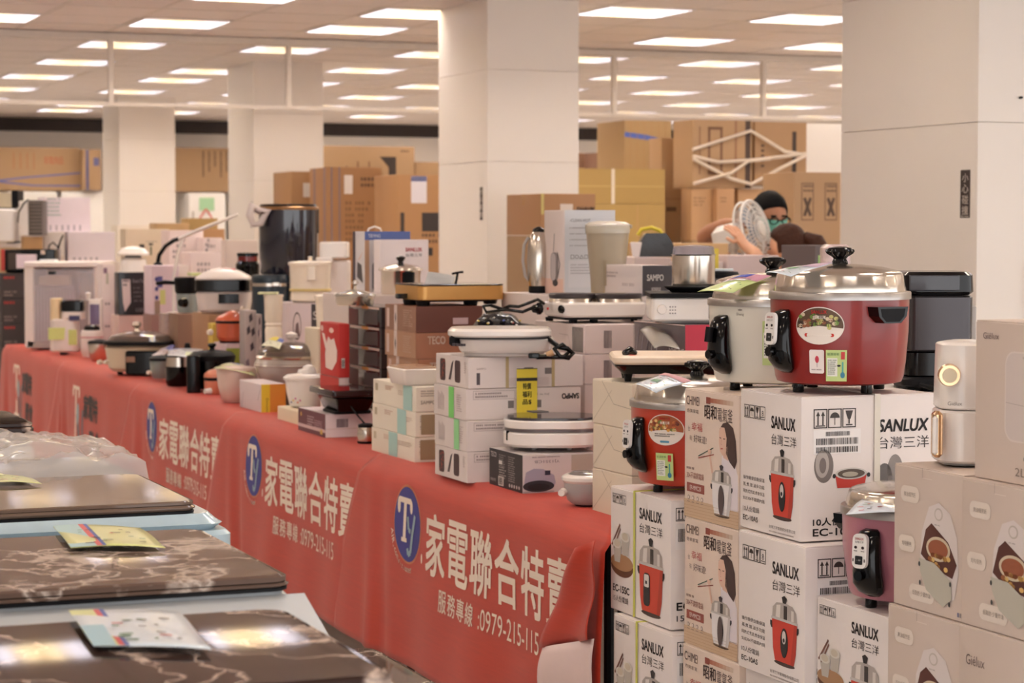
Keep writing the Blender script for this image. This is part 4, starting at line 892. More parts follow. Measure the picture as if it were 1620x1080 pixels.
it = It('hot_pot', 'small grey electric pot with white rim and white knob, beside the cream cartons', 'hot pot', 927, 5.96, 806, z0=TZ + .006)
it.lathe('body', mat((176, 170, 168), .3), [(22, 802), (30, 795), (34, 780), (35, 768)], n=40); it.lathe('rim', WP, [(35, 768), (39, 764), (39, 759), (33, 755)], n=40); it.lathe('lid', mat((120, 112, 110), .15), [(30, 756), (22, 751), (2, 750)], n=40)
it.lathe('base', MATTB, [(16, 806), (20, 801)]); k = disc(it, 'knob', WP, 896, 782, .0115, .009, -.03, -.052, az=-.3)
# low white cartons with cyan tape, plus tray lid
def art_cyan(b, i):
    q = b.left(); L, H = b.L, b.H; u = (.42, .6, .72)[i]; q.rect(L * u, 0, L * (u + .2), H, (170, 206, 200), 2); q.greek(L * .3, L * .5, H * .8, .003, 3, (196, 150, 130)); q.greek(L * .6, L * .95, H * .7, .003, 3, (186, 160, 140), seed=3); q.rect(L * .06, H * .55, L * .12, H * .85, (190, 176, 150)); q.build('end_printing', b.o)
    q = b.front(); W = b.W; q.greek(W * .1, W * .9, H * .8, .004, 3, (160, 146, 140)); q.text('SAMPO', W * .1, H * .3, .012, (150, 140, 136), w=.05)
    if i < 2: q.rect(W * .12, H * .1, W * .5, H * .9, (160, 140, 110), 2)
    if i == 0: q.rect(W * .45, H * .2, W * .6, H * .95, (220, 196, 60), 3)
    q.build('side_printing', b.o)
cy = pile('tape_carton', ['lowest of three low cream-white cartons with cyan tape', 'middle one of three low cream-white cartons with cyan tape', 'top of three low cream-white cartons with cyan tape, under a white tray'], 589, 657, 720, 7.08, TZ + .006, (.0815, .0815, .0815), (232, 222, 206), 'low cartons with cyan tape', art=art_cyan, jit=1.5, W=.16)
it = It('tray_lid', 'white plastic tray with a glossy brown inlay on the cyan-taped cartons', 'tray', 652, 7.22, 618, z0=cy[2].top + .001, rz=0)
it.rb('tray', WP, 608, 700, 592, 618, .19, r=.015, e=.003, b=.84, rz=.38); it.rb('inlay', mat((186, 150, 122), .15), 613, 694, 589, 593, .17, r=.01, e=.001, rz=.38)
# burgundy/white carton with the black grill
b = carton('grill_carton', 'burgundy and white flat carton under the black electric grill', 472, 515, 600, 655, 696, 7.93, (232, 218, 220), z0=TZ + .006)
q = b.left(); L, H = b.L, b.H; q.rect(.001, .001, L - .001, H - .001, (104, 46, 58), 0); q.rect(0, H * .2, L, H * .34, (210, 176, 176), 1); q.greek(L * .35, L * .6, H * .7, .005, 4, (200, 170, 176)); q.greek(L * .6, L * .9, H * .6, .004, 4, (190, 150, 160), seed=8); q.ell(L * .12, H * .75, L * .03, H * .1, (214, 160, 80), 2, 12); q.rect(L * .82, H * .1, L * .9, H * .3, (214, 170, 80), 2); q.build('end_printing', b.o)
q = b.front(); W = b.W; q.bars(W * .2, H * .42, W * .42, H * .78, (90, 70, 80)); q.rect(0, H * .35, W, H * .38, (216, 196, 190)); q.build('side_printing', b.o); gb = b
it = It('electric_grill', 'black electric grill with a dark sloping side, on the burgundy carton', 'grill', 540, 8.0, 655, z0=gb.top + .001)
it.rb('body', BLACK, 498, 597, 628, 650, .24, r=.012, e=.004, b=.8, rz=.38); it.rb('glass_top', mat((46, 22, 26), .06), 484, 604, 616, 626, .30, r=.012, e=.003, rz=.38); it.rb('base', MATTB, 508, 590, 650, 655, .16, r=.01, rz=.38)
it.tube('cord', BLACK, [(560, 640, -.15), (572, 655, -.17), (584, 668, -.18), (590, 678, -.16)], 1.4)
it = It('steel_mug', 'small steel and black gadget beside the cyan-taped cartons', 'gadget', 579, YZ(704), 704, z0=TZ + .006)
it.lathe('body', STEEL, [(13, 700), (14, 690), (13, 680), (12, 677)], n=28); it.lathe('cap', MATTB, [(12.5, 678), (12.5, 674), (8, 672)], n=28); it.lathe('base', MATTB, [(13, 704), (14.5, 700)], n=28)
lb = carton('cream_carton', 'low cream carton under the white citrus juicer', 439, 477, 520, 652, 676, YZ(676), (238, 224, 196), z0=TZ + .006)
it = It('juicer', 'white citrus juicer bowl with small flower print', 'juicer', 484, 8.68, 649, z0=lb.top + .001)
it.lathe('bowl', WP, [(20, 649), (26, 646), (31, 625), (33, 604), (31, 603), (28, 606)], n=40, c1=False); it.lathe('lid', WP, [(35, 606), (36, 602), (30, 598), (14, 596), (12, 590), (3, 588)], n=40); it.lathe('reamer', WP, [(13, 600), (12, 591), (8, 584), (1, 582)], px=489, n=20)
p = it.cyl(31); [p.ell(-.055 + .01 * i, it.Z(640 - 3 * (i % 3)), .004, .004, c, 2, 8) for i, c in enumerate([(60, 70, 130), (226, 180, 80), (200, 90, 150), (220, 120, 90), (200, 90, 150)])]; p.build('flower_print', it.o)
b = carton('yellow_end_carton', 'pale carton with a yellow and orange end, in front of the round grey cooker', 379, 413, 452, 608, 655, YZ(655), (218, 206, 208), z0=TZ + .006, flaps=False)
q = b.front(); W, H = b.W, b.H; q.rect(.001, .001, W * .36, H, (232, 206, 60), 0); q.rect(W * .36, .001, W, H, (222, 150, 60), 0); q.text('Dreams', W * .2, H * .5, .01, (110, 90, 40), w=.06, rot=-90); q.build('end_printing', b.o)
q = b.left(); q.line([(b.L * .1, 0), (b.L * .2, H * .6)], .003, (120, 100, 104)); q.line([(b.L * .85, H * .4), (b.L * .97, H * .8)], .003, (100, 84, 88)); q.build('crease', b.o)
# round grey cooker with a glass lid
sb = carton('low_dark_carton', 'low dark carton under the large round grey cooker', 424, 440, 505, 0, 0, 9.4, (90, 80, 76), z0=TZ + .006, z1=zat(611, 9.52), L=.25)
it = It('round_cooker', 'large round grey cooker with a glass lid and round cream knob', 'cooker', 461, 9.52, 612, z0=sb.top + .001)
GRC = mat((188, 176, 168), .22, coat=.4)
it.lathe('foot_ring', MATTB, [(38, 612), (42, 607)]); it.lathe('body', GRC, [(44, 608), (52, 596), (57, 582), (58, 574), (54, 568), (56, 566)], n=56); it.lathe('ridge', GRC, [(58, 580), (59.5, 578), (58, 576)], n=56)
it.lathe('lid', glassy((120, 104, 96), .75, .05), [(55, 566), (52, 556), (38, 547), (18, 543), (6, 542)], n=48); it.lathe('lid_rim', STEEL, [(55, 568), (57, 565), (53, 562)], n=48); it.lathe('knob', WP2, [(5, 543), (4, 538), (9, 535), (10, 530), (6, 527), (1, 526)], n=24)
sheet('small yellow and blue price sheet on the round grey cooker lid', [at(432, 533, 9.57), at(450, 538, 9.47), at(442, 552, 9.29), at(413, 546, 9.35)], .004, (232, 232, 200), [(0, .6, .6, 1, (220, 200, 80)), (.6, .6, 1, 1, (80, 100, 180))], seed=5)
# ---------------------------------------------------------------- second row, right half of the tables
gs = pile('plain_carton', ['bottom white carton of the pile behind the griddle cartons', 'second white carton of the pile behind the griddle cartons', 'third white carton of the pile behind the griddle cartons', 'fourth white carton of the pile behind the griddle cartons', 'top white carton with a grey printed corner, under the double hot plate'],
          837, 925, 1010, 6.76, TZ + .006, (.0915,) * 5, (222, 206, 202), 'white cartons behind the griddle cartons', L=.40)
for b in gs[3:]:
    q = b.left(); q.rect(b.L * .76, b.H * .06, b.L * .97, b.H * .9, (128, 120, 118), 0); [q.rect(b.L * (.79 + .025 * k), b.H * .12, b.L * (.795 + .025 * k), b.H * (.85 - .04 * (k % 3)), (190, 180, 176), 1) for k in range(7)]; q.line([(b.L * .74, b.H * .1), (b.L * .68, b.H * .6), (b.L * .5, b.H * .62)], .002, (190, 170, 166)); q.build('end_printing', b.o)
    q = b.front(); q.bars(b.W * .35, b.H * .2, b.W * .5, b.H * .8, (120, 110, 110)); q.rect(b.W * .9, 0, b.W * .98, b.H, (190, 176, 172)); q.build('side_printing', b.o)
it = It('hot_plate', 'white electric double hot plate with black dials on the white cartons', 'hot plate', 946, 6.98, 506, z0=gs[4].top + .001)
it.rb('body', WP, 857, 1024, 474, 497, .22, r=.02, e=.006, rz=.30, b=.97); it.rb('base', MATTB, 864, 1018, 497, 501, .20, r=.02, e=.001, rz=.30)
for x, d in ((905, -.10), (938, -.06), (1005, .04), (870, .08)): it.lathe('foot', MATTB, [(6, 506), (7, 500)], px=x, d=d, n=12)
for cx_, d in ((906, .02), (978, .0)):
    it.lathe('trim_ring', STEEL, [(40, 474), (38, 469), (34, 468)], px=cx_, d=d, n=40); it.lathe('plate', mat((70, 64, 66), .35, .4), [(37, 468), (38, 463), (36, 461), (3, 460.5)], px=cx_, d=d, n=40)
for px_, d, a in ((854, -.075, -.9), (895, -.115, -.9)):
    b = MB(); b.T = Matrix.Translation((it.X(px_), d, it.Z(484))) @ Matrix.Rotation(a, 4, 'Z') @ Matrix.Rotation(math.pi / 2, 4, 'X'); b.lathe([(.017, 0), (.019, .006), (.014, .012), (.012, .026), (.002, .028)], BLACK, 20, rib=.05, nr=10); b.build('dial', it.o)
    if px_ == 895:
        for k_ in (866, 884): it.lathe('indicator', mat((190, 40, 40), .3), [(1.8, 486), (1.8, 482)], px=k_, d=-.075 - (k_ - 866) * .0019, n=10)
it.tube('cord', BLACK, [(860, 477, -.02), (850, 470, -.05), (838, 474, -.1), (820, 480, -.13), (806, 479, -.13), (795, 484, -.12), (775, 478, -.1), (765, 480, -.08), (770, 490, -.08), (800, 484, -.14), (826, 488, -.14), (846, 480, -.12)], 2.6)
b = carton('support_carton', 'white carton just behind the griddle, carrying the speckled black bag', 745, 800, 850, 0, 0, 6.98, (222, 210, 206), z0=TZ + .006, z1=zat(527, 7.0), L=.26, W=.12); sp = b
it = It('speckled_bag', 'black bag with white dots and coloured print behind the griddle', 'bag', 800, 7.06, 527, z0=sp.top + .001)
bm_ = MB(); L_ = []
for i in range(13):
    t = i / 12; x = it.X(748 + 102 * t); r1 = .016 + .028 * math.sin(math.pi * min(t * 1.3, 1)) ** .6; L_.append([(x, .07 * math.cos(a) * (.7 + .3 * math.sin(i * 1.7)), max(.001, r1 * .75 + r1 * .75 * math.sin(a) + .004 * math.sin(i * 2.3 + a * 2))) for a in (2 * math.pi * k / 16 for k in range(16))])
bm_.loft(L_, mat((24, 22, 26), .25, coat=.5, bump=.4, scale=40)); bo = bm_.build('film', it.o, smooth=60)
r = random.Random(6); dd = MB()
for i in range(16):
    t = r.uniform(.08, .9); x = it.X(748 + 102 * t); z = r.uniform(.012, .045); dd.T = Matrix.Translation((x, -.058 - r.random() * .012, z)); dd.lathe([(.0005, -.003), (.005, 0), (.0005, .003)], mat(r.choice([(232, 224, 220), (232, 224, 220), (226, 200, 70), (200, 70, 60), (90, 110, 190)]), .4), 8)
o = dd.build('printed_dots', it.o); o['kind'] = 'stuff'
# long backing carton that carries the back row beside the big column
bk = carton('backing_carton', 'long white carton carrying the steel kettle, tall kettle carton and blender', 836, 866, 1120, 467, 800, 7.36, (224, 212, 208), z0=TZ + .006, L=.42, flaps=False)
it = It('kettle', 'ribbed steel kettle with black base, left edge against the big column', 'kettle', 852, 7.62, 466, z0=bk.top + .001)
it.lathe('base', MATTB, [(15, 466), (16, 464), (15.5, 455)], n=32); it.lathe('body', STEEL, [(16, 455), (18, 440), (18.5, 415), (17, 390), (13, 374), (10, 370)], n=40); it.lathe('lid', BLACK, [(10, 370), (9, 365), (4, 362), (1, 361)], n=28)
it.tube('handle', GREYP, [(836, 378, 0), (829, 390, 0), (827, 415, 0), (831, 440, 0), (838, 448, 0)], 2.5)
tb = carton('kettle_carton', 'tall pale carton with a kettle picture, left of the cloudy blender jar', 861, 891, 973, 332, 466, 7.45, (222, 208, 204), z0=bk.top + .001, W=None)
q = tb.left(); L, H = tb.L, tb.H; q.rect(0, 0, L, H * .18, (226, 190, 176), 0); q.poly(rrect(L * .4, H * .35, L * .15, 5, L * .55, H * .32), (130, 120, 122), 1); q.poly(rrect(L * .25, H * .33, L * .12, 5, L * .5, H * .32), (186, 176, 176), 2); q.line([(L * .72, H * .2), (L * .85, H * .35), (L * .7, H * .5)], .005, (60, 50, 56), 2); q.ell(L * .6, H * .13, L * .14, H * .04, (60, 54, 58), 2); q.line([(L * .5, H * .5), (L * .55, H * .72)], .006, (150, 140, 140), 1); q.build('end_printing', tb.o)
q = tb.front(); W = tb.W; q.rect(W * .03, 0, W, H, (206, 206, 210), 0); q.text('-CLEAN HOT', W * .12, H * .86, .010, (110, 106, 112), w=W * .4, k=2); [q.greek(W * .12, W * .8, H * (.78 - .07 * i), .004, 1, (160, 156, 160), 2, seed=i) for i in range(4)]; q.rect(W * .1, H * .08, W * .7, H * .4, (214, 212, 216), 1); q.greek(W * .14, W * .62, H * .34, .005, 4, (170, 166, 172), 2); q.text('□○△▢', W * .14, H * .42, .014, (90, 86, 92), k=2); q.build('front_printing', tb.o)
it = It('blender', 'cloudy brownish blender jar with a clear lid and pouring lip', 'blender', 961, 7.32, 466, z0=bk.top + .001)
JAR = glassy((176, 160, 136), .82, .35)
it.lathe('jar', JAR, [(26, 466), (27, 440), (31, 400), (34, 366), (34, 362), (31, 362)], n=40, c1=False); it.lathe('collar', glassy((196, 186, 168), .9, .2), [(35, 368), (36, 358), (35, 356)], n=40); it.lathe('lid', glassy((226, 218, 206), .9, .2), [(35, 357), (36, 354), (30, 350), (10, 348)], n=40)
it.rb('lip', JAR, 990, 1000, 354, 360, .03, r=.008, e=.002); it.rb('graduation', mat((150, 134, 110), .5), 953, 958, 410, 450, .002, r=.0008, e=.0003, d=-.064)
b = carton('steamer_carton', 'white and black carton with white lettering on its black end, left of the steel pot', 952, 1016, 1063, 420, 467, 7.0, (224, 212, 210), z0=gs[0].top * 0 + zat(468, 7.0), L=.3)
wsb = carton('support_carton', 'white carton under the black-ended carton, behind the double hot plate', 950, 1014, 1070, 0, 0, 6.985, (222, 210, 206), z0=TZ + .006, z1=b.z0 - .001, L=.31, flaps=False)
q = b.left(); q.greek(b.L * .05, b.L * .4, b.H * .7, .006, 2, (180, 166, 166)); q.greek(b.L * .5, b.L * .8, b.H * .3, .01, 1, (190, 176, 176)); q.build('side_printing', b.o)
q = b.front(); q.rect(.0005, .0005, b.W, b.H, (60, 54, 58), 0); q.text('SAMPO', b.W * .16, b.H * .5, b.H * .2, (226, 220, 216), w=b.W * .55, bold=.06, k=2); q.bars(b.W * .3, b.H * .05, b.W * .62, b.H * .28, (180, 174, 172), k=2); q.build('front_printing', b.o)
# white toaster oven on a dark carton
tv_ = [carton('support_carton', 'plain carton under the dark red-ended carton, behind the grill pan', 1010, 1084, 1180, 0, 0, 6.22, (210, 190, 180), z0=TZ + .006, z1=zat(566, 6.22), L=.34, flaps=False)]
b = carton('red_end_carton', 'dark glossy carton with a red front below the white oven', 1010, 1084, 1180, 514, 566, 6.22, (96, 84, 88), L=.34, z0=tv_[0].top + .001, m=mat((92, 80, 84), .25, coat=.4)); q = b.front(); q.rect(0, 0, b.W, b.H, (190, 40, 66), 0); q.build('red_front', b.o, 'red printed front')
q = b.left(); [q.line([(b.L * (.05 + .1 * k), b.H * .1), (b.L * (.1 + .1 * k), b.H * (.8 - .1 * (k % 3)))], .004, (150, 140, 144)) for k in range(5)]; q.text('MMEINS', b.L * .7, b.H * .1, .014, (220, 210, 210), w=b.L * .28); q.rect(0, b.H * .97, b.L, b.H, (220, 196, 190), 1); q.build('end_printing', b.o); rd = b
sheet('grey translucent sheet hanging over the dark carton behind the grill', [at(1013, 523, 6.45), at(1046, 514, 6.45), at(1076, 552, 6.17), at(1036, 552, 6.2)], .01, prints=False, m=glassy((190, 184, 176), .7, .3), cat='plastic sheet', name='plastic_sheet')
it = It('toaster_oven', 'white box oven with a black top and a white dial', 'oven', 1090, 6.42, 512, z0=rd.top + .001)
it.rb('body', WP, 1026, 1170, 472, 508, .26, r=.012, e=.004); it.rb('top', MATTB, 1024, 1172, 465, 472, .28, r=.012, e=.002); it.rb('base', GREYP, 1040, 1160, 508, 512, .2, r=.01, e=.001)
disc(it, 'dial', WP, 1042, 490, .014, .012, -.13, -.148)
for r_ in range(3):
    for c_ in range(3): it.rb('vent_hole', mat((120, 110, 110), .5), 1054 + 4 * c_, 1056 + 4 * c_, 485 + 5 * r_, 487 + 5 * r_, .002, r=.0005, e=.0003, d=-.1305)
for c_ in range(3): it.rb('vent_slot', MATTB, 1115 + 5 * c_, 1117 + 5 * c_, 480, 504, .002, r=.0005, e=.0003, d=-.1305)
ov = it
it = It('steel_pot', 'tall steel pot with a clear collar on the white oven', 'pot', 1097, 6.43, 465, z0=ov.o.location.z + zat(465, 6.42) - zat(512, 6.42) + .001)
it.lathe('base_plate', MATTB, [(36, 465), (46, 458), (46, 456), (34, 455)], n=40); it.lathe('pot', STEEL, [(33, 455), (34, 452), (34, 408), (36, 406)], n=48); it.lathe('collar', glassy((150, 146, 160), .6, .08), [(34, 407), (32, 395), (30, 393), (10, 391)], n=40)
pt = carton('support_carton', 'carton hidden behind the white oven, carrying the dark glass pot', 1130, 1140, 1176, 0, 0, 6.66, (210, 196, 190), z0=TZ + .006, z1=zat(462, 6.8), L=.24, W=.16, flaps=False)
it = It('glass_pot', 'dark-lidded glass pot with a pale leaflet on top, behind the white cooker', 'pot', 1134, 6.79, 462, z0=pt.top + .001)
it.lathe('bowl', glassy((120, 116, 112), .7, .08), [(26, 462), (31, 452), (33, 440)], n=40); it.lathe('lid', MATTB, [(34, 440), (35, 434), (33, 430), (8, 429)], n=40); it.rb('leaflet', mat((210, 220, 228), .3), 1105, 1162, 425, 428.5, .09, r=.004, e=.0005, rz=-.1)
# ---------------------------------------------------------------- second row, middle of the tables
def art_teco(b, i):
    br = (116, 76, 66)
    q = b.front(); W, H = b.W, b.H
    if i >= 4: q.rect(.0, .0, W, H, (108, 64, 54), 0); q.rect(W * .55, H * .3, W * .78, H * .55, (206, 180, 184), 1)
    else: q.text('TECO', W * .18, H * .56, H * .3, (232, 214, 200), w=W * .26, bold=.05)
    q.build('front_printing', b.o)
    q = b.left(); L = b.L; q.rect(0, 0, L, H, (150, 108, 88) if i >= 4 else (176, 132, 104), 0); q.rect(L * .30, 0, L * .40, H, (214, 196, 190), 1); q.rect(L * .06, H * .12, L * .14, H * .85, (214, 190, 184), 1); q.poly([(L * .33, H * .5), (L * .35, H * .75), (L * .37, H * .5), (L * .35, H * .25)], (50, 40, 44), 2); q.greek(L * .6, L * .9, H * .8, .004, 8, (190, 160, 140), seed=i); q.build('end_printing', b.o)
tc = pile('brown_carton', ['lowest brown carton of the stack under the gold induction cooker', 'second lowest brown carton under the gold induction cooker', 'middle brown carton with white lettering behind the white tray', 'light brown carton with white lettering, second from the top of the brown stack', 'top dark brown carton directly under the gold induction cooker'],
          609, 660, 765, 7.58, TZ + .006, (.107, .107, .0905, .0905, .0905), (166, 112, 86), 'brown cartons under the gold cooker', art=art_teco, jit=3, L=.33)
it = It('induction_cooker', 'gold-banded induction cooker with a black glass top, on the brown cartons', 'induction cooker', 712, 7.78, 487, z0=tc[4].top + .001)
GB = mat((212, 160, 92), .3, .5, var=.03); it.rb('gold_band', GB, 620, 800, 456, 478, .3, r=.03, e=.002, rz=.36, n=6); it.rb('glass_top', mat((60, 52, 56), .05), 620, 800, 453.5, 456, .3, r=.03, e=.001, rz=.36, n=6); it.rb('under_tray', MATTB, 632, 790, 478, 481, .26, r=.03, e=.001, rz=.36)
for x, d in ((650, -.04), (672, -.15), (745, -.07), (775, .06)): it.lathe('foot', MATTB, [(10, 487), (12, 480)], px=x, d=d, n=14)
it.rb('handle', BLACK, 626, 650, 469, 477, .03, r=.004, d=-.06, rz=.36)
sh = sheet('grey leaflet standing in a fold on the gold cooker top', [at(677, 430, 7.9), at(720, 437, 7.9), at(716, 453, 7.74), at(671, 452, 7.76)], .004, prints=False, m=mat((160, 162, 164), .4), cat='leaflet', name='leaflet')
it = It('faucet_stub', 'small black angled bracket on the right of the gold cooker top', 'bracket', 720, 7.82, 454, z0=zat(454, 7.82)); it.tube('stem', MATTB, [(719, 454, 0), (722, 444, 0), (724, 432, 0)], 2); it.tube('arm', MATTB, [(715, 433, 0), (724, 431, 0), (733, 430, 0)], 1.8)
# black glossy cartons with orange details
def art_dark(b, i):
    q = b.left(); L, H = b.L, b.H; q.rect(L * .05, H * .86, L * .95, H * .98, (196, 170, 160), 0); q.rect(L * .42, H * .84, L * .62, H * .99, (200, 130, 60), 1); q.poly([(L * .45, H * .1), (L * .9, H * .1), (L * .9, H * .8), (L * .5, H * .7)], (74, 62, 62), 0); q.rect(0, 0, L * .3, H * .8, (92, 28, 32), 0); q.build('end_printing', b.o)
dk = pile('dark_carton', ['lowest glossy black carton beside the red carton', 'second glossy black carton from below beside the red carton', 'third glossy black carton beside the red carton', 'fourth glossy black carton beside the red carton', 'fifth glossy black carton, beside the red carton top', 'top glossy black carton under the low steel pot'],
          552, 603, 625, 8.2, TZ + .006, (.077,) * 6, (38, 34, 38), 'glossy black cartons', art=art_dark, m=mat((36, 32, 36), .2, coat=.5), W=.12)
it = It('low_pot', 'low steel pot with a glass lid on top of the glossy black cartons', 'pot', 562, 8.40, 497, z0=dk[5].top + .001)
it.lathe('pot', STEEL, [(28, 497), (30, 494), (31, 482)], n=40); it.lathe('lid', glassy((180, 170, 160), .7, .06), [(33, 482), (30, 478), (12, 473), (3, 472)], n=40); it.lathe('knob', STEEL, [(3, 473), (2, 466), (5, 463), (5, 460), (1, 458)], n=16)
rb_ = carton('support_carton', 'pale carton with a red top edge under the red carton', 514, 536, 552, 0, 0, 8.3, (220, 200, 196), z0=TZ + .006, z1=zat(598, 8.3), flaps=False, L=.24); q = rb_.left(); q.rect(0, rb_.H * .72, rb_.L, rb_.H, (190, 50, 46)); q.build('end_printing', rb_.o)
b = carton('red_carton', 'tall red carton with a white jug silhouette and white marks', 512, 536, 553, 512, 598, 8.3, (192, 46, 42), z0=rb_.top + .001, L=.24)
q = b.left(); L, H = b.L, b.H; q.poly([(L * .3, H * .15), (L * .65, H * .12), (L * .9, H * .3), (L * .92, H * .5), (L * .75, H * .72), (L * .6, H * .68), (L * .45, H * .74), (L * .35, H * .6), (L * .28, H * .4)], (236, 214, 206), 1); q.poly([(L * .1, H * .8), (L * .25, H * .78), (L * .4, H * .55), (L * .3, H * .5)], (236, 214, 206), 1); q.ell(L * .62, H * .86, L * .12, H * .05, (236, 200, 190), 1, 12); q.ell(L * .12, H * .88, L * .07, H * .06, (236, 200, 190), 1, 12); q.build('end_printing', b.o)
q = b.front(); q.rect(b.W * .25, b.H * .18, b.W * .55, b.H * .36, (220, 214, 210)); q.bars(b.W * .28, b.H * .2, b.W * .52, b.H * .33, k=2); q.build('front_printing', b.o)
# printed cartons in front of the column gap
b2 = carton('backing_carton', 'broad carton behind the brown stack carrying the printed cartons and steel pot', 545, 572, 740, 0, 0, 8.72, (214, 200, 194), z0=TZ + .006, z1=zat(468, 8.72), L=.52, flaps=False)
b = carton('blue_top_carton', 'grey carton with a blue top band and a flask picture', 549, 577, 649, 366, 467, 9.15, (206, 200, 202), z0=b2.top + .001, L=.16)
q = b.front(); W, H = b.W, b.H; q.rect(0, H * .86, W, H * 1.0, (84, 104, 166), 0); q.text('TIEYING', W * .08, H * .9, H * .055, (226, 226, 232), w=W * .26, k=2); q.poly(rrect(W * .2, H * .5, .02, 5, W * .26, H * .26), (110, 104, 112), 1); q.poly(rrect(W * .22, H * .2, .02, 5, W * .26, H * .68), (214, 208, 206), 1); q.rect(W * .0, 0, W * .1, H * .86, (190, 150, 120), 0); q.build('front_printing', b.o)
q = b.left(); q.rect(0, 0, b.L * .22, H, (60, 52, 66), 0); q.poly([(b.L * .35, H * .25), (b.L * .85, H * .15), (b.L * .75, H * .45), (b.L * .4, H * .5)], (70, 64, 66), 1); q.poly([(b.L * .45, H * .52), (b.L * .6, H * .55), (b.L * .9, H * .68)], (210, 150, 120), 1); q.build('end_printing', b.o)
q = MB(); q.tube([(-.06, 0, b.H), (-.055, 0, b.H + .012), (-.03, 0, b.H + .02), (-.005, 0, b.H + .012), (0, 0, b.H)], .004, WP); q.build('carry_handle', b.o)
b = carton('white_front_carton', 'white carton with red and black lettering, behind the steel pot', 600, 602, 678, 379, 467, 9.03, (232, 220, 220), z0=b2.top + .001, L=.09)
q = b.front(); W, H = b.W, b.H; q.text('SANLUX', W * .52, H * .78, H * .07, (196, 50, 60), w=W * .34, bold=.06, k=2); q.text('台灣三洋', W * .52, H * .68, H * .06, (70, 60, 64), w=W * .34); q.greek(W * .12, W * .4, H * .5, .006, 3, (120, 110, 112)); q.greek(W * .6, W * .85, H * .42, .006, 2, (120, 110, 112)); q.build('front_printing', b.o)
it = It('pot', 'steel stew pot with a black knob before the white lettered carton', 'pot', 634, 8.90, 466, z0=b2.top + .001)
it.lathe('body', STEEL, [(30, 466), (31, 463), (31, 430), (33, 427)], n=48); it.lathe('lid', STEEL, [(35, 428), (34, 424), (24, 420), (6, 417)], n=48); it.lathe('knob', BLACK, [(5, 418), (4, 414), (7, 410), (7.5, 407), (3, 405)], n=20)
it.rb('side_handle', MATTB, 636, 658, 430, 453, .03, r=.006, d=-.07, rz=-.3)
# white cooking pot and kettle on white carton
wp = carton('oval_print_carton', 'white carton with an oval portrait print and red letters, under the cream pot', 424, 458, 524, 480, 545, 9.9, (224, 210, 212), L=.3)
wl = carton('red_letter_carton', 'white carton with small red letters between the round cooker and the red carton', 424, 458, 530, 0, 0, 9.88, (224, 208, 212), z0=TZ + .006, z1=wp.z0 - .001, L=.31, flaps=False)
q = wp.left(); q.frame(0, 0, wp.L, wp.H, .002, (206, 190, 190)); q.build('end_printing', wp.o)
q = wp.front(); W, H = wp.W, wp.H; q.ell(W * .18, H * .45, W * .1, H * .34, (90, 70, 70), 0, 20); q.ell(W * .18, H * .45, W * .085, H * .3, (220, 206, 206), 1, 20); q.poly([(W * .12, H * .2), (W * .24, H * .2), (W * .21, H * .55), (W * .15, H * .5)], (120, 100, 100), 2); q.rect(W * .52, H * .3, W * .68, H * .98, (70, 66, 70), 0); q.text('S', W * .56, H * .6, H * .2, (220, 214, 212), k=2); q.build('front_printing', wp.o)
q = wl.front(); q.text('SANLUX', wl.W * .6, wl.H * .62, .014, (190, 50, 60), w=wl.W * .36, bold=.05, k=2); q.build('front_printing', wl.o)
it = It('cream_pot', 'cream enamel pot with a yellow line and lid knob, on the oval-print carton', 'pot', 491, 10.05, 480, z0=wp.top + .001)
CRP = plastic((236, 222, 204)); it.lathe('base', CRP, [(26, 480), (32, 476), (31, 464), (30, 461)], n=40); it.lathe('yellow_band', mat((220, 196, 130), .4), [(33, 462), (33.5, 460), (33, 458)], n=40); it.lathe('pot', CRP, [(32, 459), (33, 424), (34, 420)], n=40); it.lathe('lid', CRP, [(35, 421), (35, 417), (30, 415), (6, 414)], n=40); it.lathe('knob', CRP, [(4, 415), (3, 410), (4, 408), (1, 407)], n=16); it.rb('latch', CRP, 489, 503, 422, 445, .03, r=.006, d=-.09)
it = It('white_kettle_machine', 'white countertop beverage machine with a tilted lid, behind the cream pot', 'machine', 528, 10.35, 545, z0=TZ + .006)
it.rb('body', WP2, 512, 554, 415, 620, .16, r=.02, e=.006); it.rb('head', WP, 508, 552, 386, 412, .2, r=.02, e=.006); it.rb('spout', WP, 504, 530, 410, 418, .08, r=.01, e=.003, d=-.1); it.rb('base', WP2, 508, 556, 612, 620, .2, r=.02)
it.o.location.z = TZ + .006 - it.Z(620)
tcup = carton('support_carton', 'cream carton under the white canisters beside the red carton', 497, 504, 532, 0, 0, 9.3, (226, 212, 190), z0=TZ + .006, z1=zat(520, 9.3), L=.2, flaps=False)
it = It('white_canister', 'smooth white canister standing left of the red carton', 'canister', 515, 9.42, 520, z0=tcup.top + .001); it.lathe('body', CRP, [(14, 520), (16, 478), (16, 474)], n=28); it.lathe('lid', CRP, [(17, 474), (17, 470), (12, 468)], n=28)
it = It('ribbed_canister', 'ribbed white canister with a price card on top, left of the oval-print carton', 'canister', 433, 9.78, 545, z0=TZ + .006)
it.lathe('body', CRP, [(12, 640), (14, 530), (12.5, 526), (14, 522), (12.5, 519), (14, 515), (15, 478)], n=28); it.lathe('lid', CRP, [(16, 478), (16, 475), (10, 474)], n=28); it.rb('price_card', mat((216, 216, 170), .4), 410, 440, 471, 474, .09, r=.002, e=.0005); it.o.location.z = TZ + .006 - it.Z(640)
